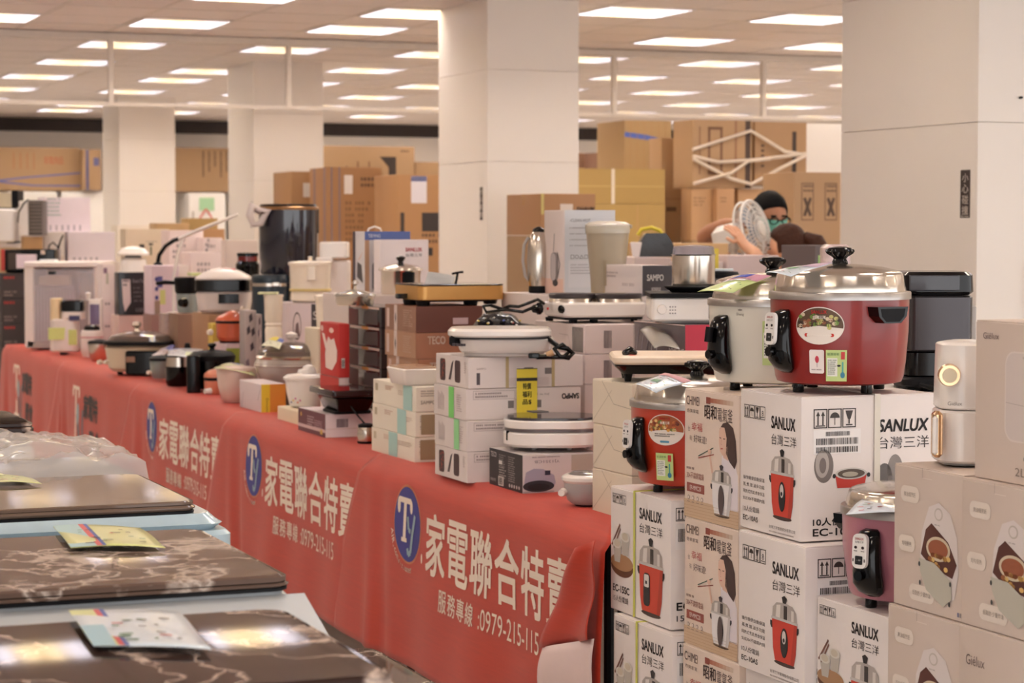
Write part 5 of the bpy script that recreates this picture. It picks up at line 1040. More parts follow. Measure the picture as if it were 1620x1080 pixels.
# ---------------------------------------------------------------- left part of the tables
PNK = plastic((222, 196, 184), .3)
it = It('deep_fryer', 'pale pink deep electric pot on the red cloth edge', 'electric pot', 374, YZ(638), 638, z0=TZ + .006)
it.lathe('body', PNK, [(18, 638), (24, 632), (29, 612), (31, 590), (30, 586)], n=36); it.lathe('lid', PNK, [(32, 587), (31, 583), (18, 581), (2, 580)], n=36); disc(it, 'knob', WP2, 346, 620, .014, .011, -.04, -.07, az=-.9)
sheet('yellow-green price sheet drooping over the pale pink pot', [at(352, 577, 9.72), at(384, 576, 9.72), at(404, 594, 9.5), at(338, 583, 9.5)], .008, (222, 226, 170), [(0, .7, .5, 1, (226, 226, 190)), (.5, .75, .8, 1, (100, 120, 190))], seed=7)
it = It('salmon_pot', 'salmon electric hot pot half hidden by the pale pink pot', 'hot pot', 340, YZ(627) + .1, 627, z0=TZ + .006)
SAL = plastic((214, 136, 108), .3); it.lathe('body', SAL, [(14, 627), (17, 622), (17, 606)], n=32); it.lathe('band', MATTB, [(17.5, 606), (17.5, 601)], n=32); it.lathe('lid', SAL, [(17.5, 601), (17, 596), (10, 590), (2, 588)], n=32)
it = It('thermal_cooker', 'black thermal pot with lid knob and flat black handle block', 'cooker', 336, YZ(620), 620, z0=TZ + .006)
it.lathe('body', BLACK, [(30, 620), (33, 614), (35, 590), (35, 576)], n=40); it.lathe('lid', MATTB, [(36, 576), (37, 568), (30, 562), (8, 559)], n=40); it.lathe('knob', BLACK, [(4, 560), (4, 556), (7, 552), (6, 549), (1, 548)], n=20); it.rb('handle_block', BLACK, 300, 324, 566, 624, .05, r=.008, d=-.12, rz=.2)
it.o.location.z += .012
it = It('pressure_cooker', 'black pressure cooker with a steel upper band, left of the black thermal pot', 'cooker', 284, YZ(612), 612, z0=TZ + .006)
it.lathe('body', BLACK, [(19, 612), (22, 606), (22, 581)], n=36); it.lathe('steel_band', STEEL, [(21, 581), (20, 565)], n=36); it.lathe('lid', MATTB, [(22, 566), (18, 560), (4, 558)], n=36); it.lathe('valve', MATTB, [(5, 559), (5, 552), (4, 545), (1, 544)], px=297, n=16)
sheet('white and blue price sheet lying over the black pressure cooker', [at(268, 552, 10.7), at(322, 553, 10.5), at(310, 568, 10.2), at(264, 563, 10.3)], .008, (226, 230, 236), [(0, .7, .3, 1, (110, 110, 170)), (.6, .1, .9, .4, (220, 226, 190))], seed=8)
it = It('sage_cooker', 'small grey-green cooker with a cream dial, behind the black pressure cooker', 'cooker', 256, YZ(604), 604, z0=TZ + .006)
it.lathe('body', plastic((130, 142, 138), .3), [(14, 600), (17, 594), (19, 575), (19, 572)], n=32); it.lathe('rim', MATTB, [(20, 572), (20, 568), (12, 564), (2, 563)], n=32); disc(it, 'dial', CRP, 246, 590, .012, .01, -.045, -.06, az=-.5)
sheet('pale pink price sheet on the grey-green cooker', [at(262, 548, 11.4), at(278, 547, 11.3), at(256, 566, 10.95), at(240, 562, 11.0)], .006, (222, 206, 210), [(.5, .6, 1, 1, (90, 90, 150))], seed=9)
it = It('skillet_cooker', 'wide cream and black electric skillet with a glass lid', 'electric skillet', 222, YZ(594), 594, z0=TZ + .006)
CRB = plastic((206, 186, 160), .3)
it.rb('body', CRB, 168, 274, 545, 588, .30, r=.13, e=.02, n=8, b=.9); it.rb('control_box', BLACK, 206, 270, 554, 592, .05, r=.02, e=.008, d=-.135, n=5); it.rb('display', mat((150, 110, 84), .3), 208, 222, 563, 572, .004, r=.001, e=.0005, d=-.162); it.rb('rim', MATTB, 166, 276, 540, 546, .32, r=.13, e=.003, n=8)
it.lathe('lid', glassy((110, 96, 88), .7, .06), [(52, 540), (46, 532), (24, 526), (4, 525)], n=48, sy=.9); it.lathe('knob', STEEL, [(6, 526), (3, 521), (8, 516), (6, 511), (1, 510)], px=217, n=20)
for x in (176, 186): disc(it, 'dial', CRP, x, 573, .013, .010, -.085, -.105, az=-.5)
for x in (190, 256): it.lathe('foot', MATTB, [(4, 594), (5, 587)], px=x, n=10)
it = It('steel_bowl', 'ribbed steel bowl at the cloth edge, left of the cream skillet', 'bowl', 157, YZ(573), 573, z0=TZ + .006)
it.lathe('body', STEEL, [(11, 573), (15, 566), (17, 548), (17, 545)], n=30, rib=.02, nr=14); it.lathe('lid', MATTB, [(18, 545), (17, 541), (4, 538)], n=30)
it = It('water_flosser', 'white and black upright appliance with two price tags, in front of the big clear unit', 'appliance', 102, YZ(562), 562, z0=TZ + .006)
it.rb('body', WP2, 82, 124, 505, 558, .12, r=.03, e=.01, b=1.05); it.rb('side_panel', mat((226, 202, 160), .4), 82, 98, 473, 512, .10, r=.02, e=.004); it.rb('top', BLACK, 100, 135, 476, 494, .12, r=.02, e=.006); it.rb('head', WP2, 100, 134, 494, 506, .12, r=.02, e=.004); it.rb('badge', mat((60, 54, 96), .3), 113, 130, 500, 508, .004, r=.001, e=.0005, d=-.062)
it.rb('price_tag', mat((206, 214, 130), .4), 81, 110, 519, 538, .003, r=.002, e=.0005, d=-.068, rz=.2); it.rb('price_tag', mat((206, 214, 130), .4), 112, 126, 522, 546, .003, r=.002, e=.0005, d=-.07, rz=-.2); it.rb('foot', BLACK, 97, 108, 553, 562, .1, r=.01)
it = It('rice_warmer', 'small white round appliance with a black lid beside the steel bowl', 'appliance', 146, 12.95, 568, z0=TZ + .006)
it.lathe('body', WP2, [(15, 566), (18, 556), (18, 528), (16, 524)], n=30); it.lathe('lid', BLACK, [(13, 524), (12, 518), (3, 515)], n=30); it.lathe('logo', mat((200, 120, 130), .4), [(18.3, 536), (18.3, 534)], n=30)
it = It('scoop', 'upright white scoop on a stand behind the small white appliance', 'kitchen tool', 148, 13.3, 560, z0=TZ + .006)
it.rb('case', WP, 142, 163, 472, 556, .08, r=.02, e=.004, b=1.1); it.rb('window', mat((110, 96, 130), .2), 145, 160, 480, 512, .004, r=.002, e=.0005, d=-.044); it.lathe('handle', WP, [(3, 474), (4, 466), (5, 463), (1, 461)], px=140, n=14)
# big clear plastic cabinet (dish dryer) at the far end
it = It('dish_dryer', 'tall white cabinet with ribbed clear front at the far table end', 'dish dryer', 110, 14.0, 550, z0=TZ + .006)
it.rb('frame', WP2, 50, 172, 412, 421, .42, r=.02, e=.006); it.rb('side_panel', WP2, 50, 66, 421, 545, .4, r=.01, e=.004); it.rb('side_panel', WP2, 158, 172, 421, 545, .4, r=.01, e=.004); it.rb('back', WP2, 62, 162, 421, 545, .02, r=.004, d=.18); it.rb('door', mat((196, 186, 194), .3), 64, 128, 450, 536, .02, r=.006, d=-.17); it.rb('drawer', mat((214, 190, 170), .4), 73, 122, 434, 449, .03, r=.006, d=-.18); it.rb('base', GREYP, 52, 170, 536, 547, .4, r=.01); it.rb('back_board', mat((130, 112, 92), .5), 132, 160, 430, 470, .02, r=.004, d=-.1)
for i in range(12): it.rb('rib', mat((150, 138, 148), .25), 67 + 5 * i, 69 + 5 * i, 452, 534, .01, r=.002, e=.001, d=-.182)
it.rb('clear_front', glassy((214, 204, 210), .35, .1), 64, 160, 424, 538, .006, r=.002, d=-.2)
it.rb('latch', BLACK, 88, 100, 427, 432, .01, r=.002, d=-.2); it.rb('price_card', mat((226, 230, 230), .4), 72, 96, 409, 412, .1, r=.003, e=.0005, d=-.1)
# tall white narrow carton and black knife card
b = carton('narrow_carton', 'tall narrow white carton leaning beside the black display box', 160, 162, 182, 410, 527, 13.3, (226, 212, 210), L=.14, z0=TZ + .006 + .03, z1=zat(410, 13.3), th=TH)
b.o.location.z = TZ + .006; b.o.rotation_euler = (0, 0, TH)
q = b.front(); W, H = b.W, b.H; q.rect(W * .1, H * .9, W * .4, H * .96, (130, 100, 120)); q.rect(W * .3, H * .78, W * .5, H * .9, (180, 176, 160)); [q.greek(W * .2, W * .6, H * v_, .014, 1, (140, 126, 130), seed=int(v_ * 90)) for v_ in (.55, .3)]; q.ell(W * .8, H * .16, W * .1, H * .06, (100, 84, 90)); q.build('front_printing', b.o)
bs = carton('support_carton', 'pink and white carton under the black display box', 184, 188, 240, 0, 0, 12.7, (216, 190, 182), z0=TZ + .006, z1=zat(499, 12.7), L=.2, flaps=False)
q = bs.front(); q.rect(bs.W * .8, bs.H * .3, bs.W, bs.H, (214, 176, 60)); q.build('front_printing', bs.o)
b = carton('black_display_box', 'black display box with a white knife-shaped picture and white text', 184, 188, 235, 431, 499, 12.7, (26, 25, 30), z0=bs.top + .001, L=.12, m=mat((26, 25, 30), .3, coat=.3))
q = b.front(); W, H = b.W, b.H; q.poly([(W * .1, H * .84), (W * .38, H * .84), (W * .40, H * .3), (W * .2, H * .08), (W * .14, H * .3)], (214, 200, 200), 1); q.text('Smart Fun', W * .46, H * .76, .022, (150, 144, 150), w=W * .42); [q.greek(W * .5, W * .8, H * (.62 - .1 * i), .008, 1, (110, 106, 112), seed=i) for i in range(4)]; q.text('CODZ', W * .56, H * .08, .02, (150, 146, 150), w=W * .34); q.greek(W * .14, W * .34, H * .78, .012, 2, (60, 56, 70), 2); q.build('front_printing', b.o)
sd_ = carton('support_carton', 'white carton behind the black display box, carrying the domed warmer', 192, 195, 240, 0, 0, 13.2, (226, 214, 212), z0=TZ + .006, z1=zat(434, 13.2), L=.25, flaps=False)
it = It('domed_warmer', 'white appliance with a mushroom-shaped white dome above the black display box', 'appliance', 211, 13.35, 434, z0=sd_.top + .001)
it.lathe('base', WP, [(22, 434), (23, 430), (20, 412), (14, 408)], n=32); it.lathe('neck', MATTB, [(13, 409), (12, 404)], n=24); it.lathe('dome', WP, [(24, 405), (25, 402), (19, 394), (8, 391), (1, 390)], n=36)
b = carton('blue_print_carton', 'white carton with blue round pictures behind the desk lamp', 236, 240, 283, 420, 497, 12.4, (218, 200, 208), L=.2)
bl = carton('support_carton', 'silver and brown carton under the blue-print carton', 236, 240, 290, 0, 0, 12.38, (150, 120, 112), z0=TZ + .006, z1=b.z0 - .001, L=.21, flaps=False)
q = b.front(); W, H = b.W, b.H; [q.ell(W * .18, H * v_, W * .07, H * .05, (70, 70, 130), 0, 12) for v_ in (.72, .52, .34)]; q.rect(W * .22, H * .55, W * .4, H * .78, (90, 90, 150), 1); q.rect(W * .3, H * .2, W * .5, H * .5, (200, 206, 130), 1); q.poly([(W * .1, H * .0), (W * .3, H * .0), (W * .3, H * .28), (W * .1, H * .28)], (150, 126, 110), 1); q.build('front_printing', b.o)
# white desk lamp on a small silver carton
lpb = carton('silver_carton', 'small silver patterned carton under the white desk lamp', 246, 262, 290, 497, 545, 11.7, (186, 160, 152), z0=TZ + .006, z1=zat(497, 11.7), L=.16, m=mat((180, 156, 150), .25, .3, var=.3, scale=40))
it = It('desk_lamp', 'white desk lamp whose long arm points up to the right', 'lamp', 276, 11.8, 497, z0=lpb.top + .001)
it.lathe('base', WP, [(11, 497), (11, 495), (3, 494)], n=24); it.tube('pole', WP, [(275, 496, 0), (275, 440, 0), (283, 400, 0), (291, 377, 0)], 2.6); it.tube('arm', WP, [(284, 379, 0), (330, 360, -.05), (381, 341, -.1)], [3, 3, 2.2]); 
hz = carton('support_carton', 'white carton behind the desk lamp holding the black hose stand', 240, 243, 300, 0, 0, 13.0, (226, 214, 208), z0=TZ + .006, z1=zat(420, 13.0), L=.25, flaps=False)
it = It('hose', 'thick black curved hose rising behind the desk lamp', 'hose', 250, 13.1, 418, z0=hz.top + .001)
it.tube('hose', MATTB, [(249, 417, 0), (252, 402, 0), (262, 388, 0), (275, 379, 0), (286, 375, 0)], 3.2, n=12); it.lathe('base', MATTB, [(7, 418), (7, 415), (3, 413)], n=16)
# cream rice cooker on a brown carton, black pan beside it
kb_ = carton('kraft_carton', 'plain brown carton under the cream rice cooker', 291, 330, 352, 497, 560, 10.9, (182, 140, 106), z0=TZ + .006, L=.34); bx2 = kb_
pns = carton('support_carton', 'brown patterned carton under the black pan', 276, 282, 318, 0, 0, 11.36, (150, 116, 96), z0=TZ + .006, z1=zat(496, 11.4), L=.2, flaps=False)
it = It('pan', 'black pan with papers on top, left of the cream rice cooker', 'pan', 297, 11.45, 495, z0=pns.top + .001); it.lathe('silver_base', mat((156, 166, 164), .3, .3), [(15, 494), (17, 488), (18, 464)], n=32); it.lathe('body', MATTB, [(18, 464), (20, 460), (21, 440), (19, 438)], n=32); it.tube('handle', MATTB, [(278, 447, 0), (262, 446, -.03), (250, 448, -.05)], [3, 3.5, 3]); it.rb('papers', mat((206, 214, 150), .4), 294, 322, 431, 436, .14, r=.003, e=.001, rz=.3)
pz = carton('support_carton', 'cream carton partly under the cream rice cooker, behind the orange pot', 352, 360, 402, 0, 0, 10.95, (214, 190, 160), z0=TZ + .006, z1=kb_.top, L=.3, flaps=False)
it = It('multi_cooker', 'cream rice cooker with a broad black band and dark window', 'rice cooker', 354, 11.08, 497, z0=kb_.top + .001)
it.rb('body', WP2, 313, 398, 462, 495, .26, r=.06, e=.012, n=6, b=.92); it.rb('band', BLACK, 312, 399, 444, 462, .27, r=.06, e=.003, n=6); it.rb('lid', WP2, 312, 396, 440, 445, .27, r=.06, e=.004, n=6, dome=.045); it.rb('window', BLACK, 351, 383, 466, 481, .01, r=.003, e=.001, d=-.128); disc(it, 'dial', BLACK, 314, 480, .025, .02, -.1, -.13, az=-.6); it.rb('red_mark', mat((200, 80, 100), .4), 350, 374, 427, 430, .05, r=.004, d=-.03)
gr = carton('green_white_carton', 'small white and lime green carton under the orange pot', 336, 358, 388, 546, 572, 10.52, (222, 200, 204), z0=TZ + .006, z1=zat(544, 10.52), L=.24); q = gr.front(); q.rect(0, 0, gr.W, gr.H * .9, (160, 172, 70)); q.build('green_front', gr.o, 'lime green front')
it = It('orange_pot', 'orange electric pot with a peaked lid on the green and white carton', 'hot pot', 368, 10.64, 543, z0=gr.top + .001)
ORG = plastic((206, 96, 62), .3); it.lathe('body', ORG, [(20, 540), (25, 534), (26, 512)], n=40); it.lathe('band', MATTB, [(26.5, 512), (27, 508)], n=40); it.lathe('lid', ORG, [(28, 508), (24, 502), (8, 494), (3, 492)], n=40); it.lathe('knob', CRP, [(2, 493), (4, 489), (3, 486), (1, 485)], px=384, n=14); it.lathe('foot', MATTB, [(20, 543), (20, 540)], n=30); disc(it, 'dial', CRP, 349, 526, .015, .012, -.06, -.08, az=-.7)
b = carton('yellow_carton', 'thin yellow carton between the brown carton and the orange pot', 333, 336, 347, 0, 0, 10.78, (226, 196, 90), z0=TZ + .006, z1=zat(514, 10.6), L=.08)
for i, (a, bb, c, t, lb) in enumerate(((386, 388, 406, 491, 'taller grey patterned gift box standing beside the orange pot'), (405, 407, 415, 497, 'narrow grey and black patterned gift box beside the ribbed canister'))):
    b = carton('gift_box', lb, a, bb, c, 0, 0, 10.15, (176, 164, 160), z0=TZ + .006, z1=zat(t, 10.15), L=.10, flaps=False)
    q = b.front(); r = random.Random(i + 20); [q.poly([(b.W * u, b.H * v), (b.W * (u + .3), b.H * (v + .04)), (b.W * (u + .2), b.H * (v + .12)), (b.W * (u - .05), b.H * (v + .08))], r.choice([(110, 100, 110), (206, 198, 194), (60, 54, 60)]), 0) for u, v in ((.2, .7), (.5, .5), (.1, .3), (.6, .15), (.4, .85), (.6, .68))]; q.build('front_printing', b.o)
# navy kettle base and tall dark urn
it = It('navy_pot', 'dark teal cylinder pot with a silver band, directly under the tall dark urn', 'pot', 428, 10.6, 545, z0=TZ + .006)
NV = plastic((30, 48, 62), .3); it.lathe('body', NV, [(26, 620), (28, 600), (29, 462)], n=40); it.lathe('silver_band', STEEL, [(29.5, 462), (29.5, 457)], n=40); it.lathe('lid', NV, [(29, 457), (30, 450), (28, 444)], n=40); it.rb('clasp', STEEL, 434, 446, 455, 462, .03, r=.003, d=-.085); it.o.location.z = TZ + .006 - it.Z(620)
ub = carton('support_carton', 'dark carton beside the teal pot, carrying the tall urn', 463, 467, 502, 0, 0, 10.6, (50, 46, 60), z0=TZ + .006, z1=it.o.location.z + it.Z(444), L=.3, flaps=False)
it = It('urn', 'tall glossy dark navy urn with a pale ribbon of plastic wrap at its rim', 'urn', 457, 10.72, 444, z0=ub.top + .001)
it.lathe('body', mat((26, 24, 40), .1, coat=.7, var=.02), [(44, 444), (46, 440), (47, 360), (47, 342)], n=56); it.lathe('rim', mat((150, 110, 70), .3, .6), [(47, 343), (47.5, 339), (45, 337)], n=56); it.lathe('lid', BLACK, [(46, 338), (44, 334), (10, 333)], n=40)
it.rb('side_tap', BLACK, 492, 505, 341, 380, .06, r=.02); w_ = mat((214, 200, 196), .3)
it.tube('wrap', w_, [(414, 345, -.06), (402, 338, -.1), (400, 352, -.12), (406, 366, -.12), (418, 364, -.13), (424, 352, -.13), (432, 346, -.14), (412, 342, -.12)], [6, 7, 6, 5, 6, 5, 4, 3], n=8)
# dark red and black jar
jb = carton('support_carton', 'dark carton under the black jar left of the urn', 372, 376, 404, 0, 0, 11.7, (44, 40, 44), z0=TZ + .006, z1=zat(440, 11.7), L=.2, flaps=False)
it = It('black_jar', 'black jar with a red band left of the tall urn', 'jar', 392, 11.8, 440, z0=jb.top + .001); it.lathe('body', BLACK, [(17, 440), (19, 436), (19, 418), (16, 414)], n=30); it.lathe('red_band', mat((120, 30, 26), .15, coat=.5), [(16, 414), (16, 406)], n=30); it.lathe('lid', BLACK, [(17, 406), (17, 401), (4, 400)], n=30)
bb_ = carton('leaning_board', 'plain pale board box standing behind the black jar', 354, 357, 408, 380, 560, 12.4, (226, 210, 200), z0=TZ + .006, z1=zat(380, 12.4), L=.1, flaps=False)
# white cartons behind the lamp
for i, (a, bq, c, t, bo_, Y, lb) in enumerate(((262, 268, 322, 364, 424, 14.6, 'white carton with handle print behind the lamp arm, upper left'), (296, 302, 352, 399, 470, 13.9, 'white carton right of the lamp pole, behind the cream rice cooker'), (320, 322, 352, 376, 398, 14.5, 'small white rounded carton under the lamp arm'))):
    sup = zat(bo_, Y)
    b = carton('white_goods_carton', lb, a, bq, c, t, bo_, Y, (222, 206, 204), L=.25, z0=None if i else None)
    q = b.front(); q.greek(b.W * .2, b.W * .6, b.H * .7, .02, 2, (150, 136, 140), seed=i); q.greek(b.W * .1, b.W * .3, b.H * .4, .018, 2, (130, 116, 120), seed=i + 5); q.build('front_printing', b.o)
    s_ = carton('support_carton', 'tall pale carton standing on the rear table under the ' + ('upper left', 'right', 'small')[i] + ' white carton', a, bq, c, 0, 0, Y, (214, 200, 196), L=.12, z0=TZ + .006, z1=b.z0 - .001, flaps=False)
# ---------------------------------------------------------------- lower left: washing machines with glossy marbled lids
def marble(c0=(58, 42, 37), c1=(206, 186, 172), sc_=7.0, w=.05):
    m = bpy.data.materials.new('marble'); m.use_nodes = True; nt = m.node_tree; b = nt.nodes['Principled BSDF']
    b.inputs['Roughness'].default_value = .03; b.inputs['Specular IOR Level'].default_value = .16
    tc = nt.nodes.new('ShaderNodeTexCoord'); n = nt.nodes.new('ShaderNodeTexNoise'); n.inputs['Scale'].default_value = 3.2; n.inputs['Detail'].default_value = 7
    nt.links.new(tc.outputs['Object'], n.inputs['Vector'])
    mx = nt.nodes.new('ShaderNodeMix'); mx.data_type = 'RGBA'; mx.inputs['Factor'].default_value = .62
    nt.links.new(tc.outputs['Object'], mx.inputs['A']); nt.links.new(n.outputs['Color'], mx.inputs['B'])
    v = nt.nodes.new('ShaderNodeTexVoronoi'); v.feature = 'DISTANCE_TO_EDGE'; v.inputs['Scale'].default_value = sc_
    nt.links.new(mx.outputs['Result'], v.inputs['Vector'])
    n2 = nt.nodes.new('ShaderNodeTexNoise'); n2.inputs['Scale'].default_value = 9; n2.inputs['Detail'].default_value = 8; nt.links.new(tc.outputs['Object'], n2.inputs['Vector'])
    sb = nt.nodes.new('ShaderNodeMath'); sb.operation = 'MULTIPLY'; nt.links.new(v.outputs['Distance'], sb.inputs[0])
    r2 = nt.nodes.new('ShaderNodeMapRange'); r2.inputs['From Min'].default_value = .35; r2.inputs['From Max'].default_value = .65; r2.inputs['To Min'].default_value = 3.5; r2.inputs['To Max'].default_value = .5
    nt.links.new(n2.outputs['Fac'], r2.inputs['Value']); nt.links.new(r2.outputs['Result'], sb.inputs[1])
    r = nt.nodes.new('ShaderNodeValToRGB'); e = r.color_ramp.elements; e[0].position = 0; e[0].color = lin(c1); e[1].position = w * 2.4; e[1].color = lin(c0); k = e.new(w); k.color = lin(tuple(int(a * .6 + b_ * .4) for a, b_ in zip(c0, c1)))
    nt.links.new(sb.outputs[0], r.inputs['Fac']); nt.links.new(r.outputs['Color'], b.inputs['Base Color']); return m
MAR = marble(); MAR2 = marble((104, 84, 74), (200, 184, 172), 6.5, .06)
def washer(label, px, py, zt, Wd=.56, D=.52, m=MAR, body=(220, 218, 216), over=.0, lid_h=.035, dome=.012, side=None, skirt=False):
    a, b_, c = ray(px, py); Y = b_ * (zt - CZ) / c; X = a / b_ * Y
    e = empty('washing_machine', label, 'washing machine', (X - C_ * Wd / 2 - S_ * D / 2, Y - S_ * Wd / 2 + C_ * D / 2, 0), TH)
    bm = plastic(body, .25); zb = zt - lid_h - .03
    q = MB(); q.rbox(Wd + over * 2, D + over, zb - .03, bm, r=.03, e=.008, z0=.03, n=5); q.build('body', e)
    q = MB(); q.rbox(Wd + over * 1.6, D + over * .6, .03, mat(body, .2, coat=.4), r=.035, e=.012, z0=zb, n=6, t=.97); q.build('top_frame', e)
    q = MB(); q.rbox(Wd, D, lid_h - dome - .006, m, r=.03, e=.004, z0=zt - lid_h + .006, n=6, dome=0); q.rbox(Wd - .006, D - .006, dome, m, r=.03, e=dome * .8, z0=zt - dome - .0005, n=6); lo = q.build('lid', e)
    q = MB(); q.rbox(Wd - .004, D - .004, .006, MATTB, r=.03, e=.001, z0=zt - lid_h, n=6); q.build('lid_seal', e)
    if skirt: q = MB(); q.prism([(-D / 2 - .15, zt - .10), (-D / 2 - .15, zt - .085), (-D / 2 + .01, zt - .03), (-D / 2 + .01, zt - .10)], -Wd / 2 + .01, Wd / 2 + .02, plastic((186, 188, 190), .3), ax='x'); q.build('front_fascia', e)
    for sx in (-1, 1):
        for sy in (-1, 1): q = MB(); q.lathe([(.02, 0), (.024, .03)], MATTB, 12, cx=sx * (Wd / 2 - .05), cy=sy * (D / 2 - .05)); q.build('foot', e)
    return e, X, Y
w5, X5, Y5 = washer('nearest washing machine with a dark brown marbled glass lid, bottom left', 636, 1066, .96, D=.50, lid_h=.028)
w4, X4, Y4 = washer('second nearest washing machine, marbled lid with a pale grey curved front', 464, 909, .955, D=.58, lid_h=.024, body=(208, 212, 214), m=MAR2, over=.015, skirt=True, Wd=.60)
w3, X3, Y3 = washer('third washing machine with a brown glass lid and pale blue body', 314, 792, .965, D=.52, m=mat((112, 92, 80), .05, spec=.3, var=.05), body=(176, 196, 206), over=.06, lid_h=.024, dome=.008)
w2, X2, Y2 = washer('fourth washing machine under crumpled clear wrapping', 236, 757, .93, D=.55, m=MAR2)
w1, X1, Y1 = washer('farthest washing machine, its dark lid just showing at the left edge', 56, 668, .96, D=.45)
w0, X0_, Y0_ = washer('low machine with a speckled marble top by the banner foot', 706, 1086, .50, Wd=.5, D=.5, m=MAR2)
# crumpled wrap over machine four
def wrap(e, Wd, D, z, name='plastic_wrap'):
    n = 46; vs = []; 
    for i in range(n + 1):
        for j in range(n + 1):
            x = -Wd / 2 - .02 + (Wd + .04) * i / n; y = -D / 2 - .02 + (D + .04) * j / n; ed = min(i, n - i, j, n - j) / n
            h = .012 + .05 * (1 - (2 * i / n - 1) ** 2) ** .5 * (.4 + .6 * (1 - (2 * j / n - 1) ** 2)) + .030 * abs(noise.noise(Vector((x * 9, y * 9, 3)))) + .016 * abs(noise.noise(Vector((x * 26, y * 20, 7))))
            vs.append((x, y, z + (h if ed > .03 else -.05 + h * .3)))
    b = MB(); m = glassy((226, 218, 212), .42, .12); b.add(vs, [[i * (n + 1) + j, (i + 1) * (n + 1) + j, (i + 1) * (n + 1) + j + 1, i * (n + 1) + j + 1] for i in range(n) for j in range(n)], m)
    return b.build(name, e, smooth=25, fix=False)
wrap(w2, .56, .55, .935)
# energy labels lying on the lids
def lid_sheet(label, cols, pts, z, seed=1, dz=.003, base=(214, 224, 232)):
    P = []
    for px, py in pts: a, b_, c = ray(px, py); Y = b_ * (z + dz - CZ) / c; P.append(Vector((a / b_ * Y, Y, z + dz)))
    return sheet(label, P, .003, base, cols, seed=seed, cat='energy label', name='energy_sheet')
lid_sheet('curled white and yellow energy label with red and blue stripe on the nearest lid', [(0, 0, .22, 1, (206, 206, 150)), (.22, 0, .27, 1, (200, 80, 84)), (.27, 0, .31, 1, (80, 96, 160)), (0, 0, .2, .5, (160, 190, 200))], [(108, 966), (285, 968), (335, 1028), (148, 1022)], .962, 3, .004)
lid_sheet('yellow-green energy label with red and blue stripe on the second nearest lid', [(0, 0, .28, 1, (170, 196, 196)), (.28, 0, .34, 1, (200, 90, 90)), (.34, 0, .38, 1, (84, 100, 160))], [(84, 832), (222, 834), (262, 866), (112, 866)], .957, 5, .004, (212, 214, 140))
lid_sheet('pale yellow-green label on the brown glass lid of the third machine', [(0, .7, .5, 1, (226, 226, 190))], [(-30, 752), (36, 752), (66, 764), (-30, 764)], .967, 6, .003, (206, 210, 140))
# ---------------------------------------------------------------- background: goods along the far wall and behind the tables
def kr(name, label, A, B, Cx, top, bot, Y, col=KRAFT, art=None, z0=None, L=.5, cat='box', group=None, flaps=False, tape=None, W=None, z1=None):
    b = carton(name, label, A, B, Cx, top, bot, Y, col, z0=z0, z1=z1, L=L, cat=cat, group=group, flaps=flaps, tape=tape, W=W)
    if art: q = b.front(); art(q, b.W, b.H); q.build('front_printing', b.o)
    return b
DK = (84, 62, 46)
def rows(n, x0=.1, x1=.6, v=.8, h=.03, c=(130, 96, 66)): return lambda q, W, H: q.greek(W * x0, W * x1, H * v, H * h, n, c, gap=2.2, seed=int(x0 * 50) + n)
# far wall: fridges with long kraft cartons on top
def fridge(label, x0, x1, top, Y, col=(230, 226, 222)):
    W = (x1 - x0) * Y / F * .96; z1 = zat(top, Y); e = empty('refrigerator', label, 'refrigerator', (slope((x0 + x1) / 2, 300) * Y + .1, Y + .3, 0), TH)
    m = plastic(col, .3); q = MB(); q.rbox(W - .02, .55, z1 - .02, m, r=.02, e=.006, z0=.02); q.build('body', e)
    for a, b_ in ((.03, z1 * .62), (z1 * .62 + .01, z1 - .01)):
        q = MB(); q.rbox(W - .02, .05, b_ - a, m, r=.01, e=.008, z0=a, cy=-.305); d = q.build('door', e); q = MB(); q.tube([(-W * .38, -.345, a + .1), (-W * .38, -.345, min(a + .5, b_ - .05))], .012, GREYP); q.build('handle', d)
    return e, z1
YW = 25.0
fr = [fridge('white refrigerator against the far wall, leftmost in view', -20, 62, 303, YW, (216, 212, 206)), fridge('white refrigerator against the far wall, left of the farthest column', 64, 160, 303, YW + .4), fridge('white refrigerator between the two far columns, with a green and red notice', 266, 330, 305, YW + 1.0), fridge('narrow white refrigerator beside the second column', 334, 362, 305, YW + 1.5)]
q = PR(lambda u, v, n: (u, -.34 - n, v)); zz = zat(333, YW + 1); q.rect(-.1, zz, .08, zz + .15, (160, 200, 160), 0); q.line([(-.1, zz - .1), (-.02, zz + .02), (.06, zz - .1)], .02, (206, 110, 100), 1); q.build('notice', fr[2][0], 'green and red notice')
kr('long_carton', 'long brown carton with blue straps on top of the fridges, far left', -30, -25, 127, 232, 301, YW, art=lambda q, W, H: (q.text('家電用品', W * .62, H * .62, H * .18, (170, 80, 50), w=W * .2), [q.rect(W * (.3 + .07 * i), H * .5, W * (.31 + .07 * i), H * .88, (160, 100, 60)) for i in range(4)], q.line([(0, H * .18), (W * .4, H * .3), (W, H * .42)], H * .04, (96, 100, 150)), q.line([(0, H * .24), (W * .5, H * .12), (W, H * .12)], H * .04, (96, 100, 150))))
kr('upright_carton', 'narrow brown carton with a dark strap left of the farthest column', 128, 130, 160, 236, 301, YW + .3, L=.12, art=lambda q, W, H: (q.rect(W * .2, 0, W * .35, H, (84, 84, 120)), q.rect(W * .6, H * .6, W * .9, H * .8, (90, 90, 130))))
kr('long_carton', 'long brown carton with vertical dark lettering between the two far columns', 262, 268, 372, 233, 303, YW + 1.0, art=lambda q, W, H: [q.greek(W * (.5 + .09 * i), W * (.53 + .09 * i), H * .88, H * .05, int(10 - 2 * (i % 3)), DK, gap=1.2, seed=i) for i in range(5)])
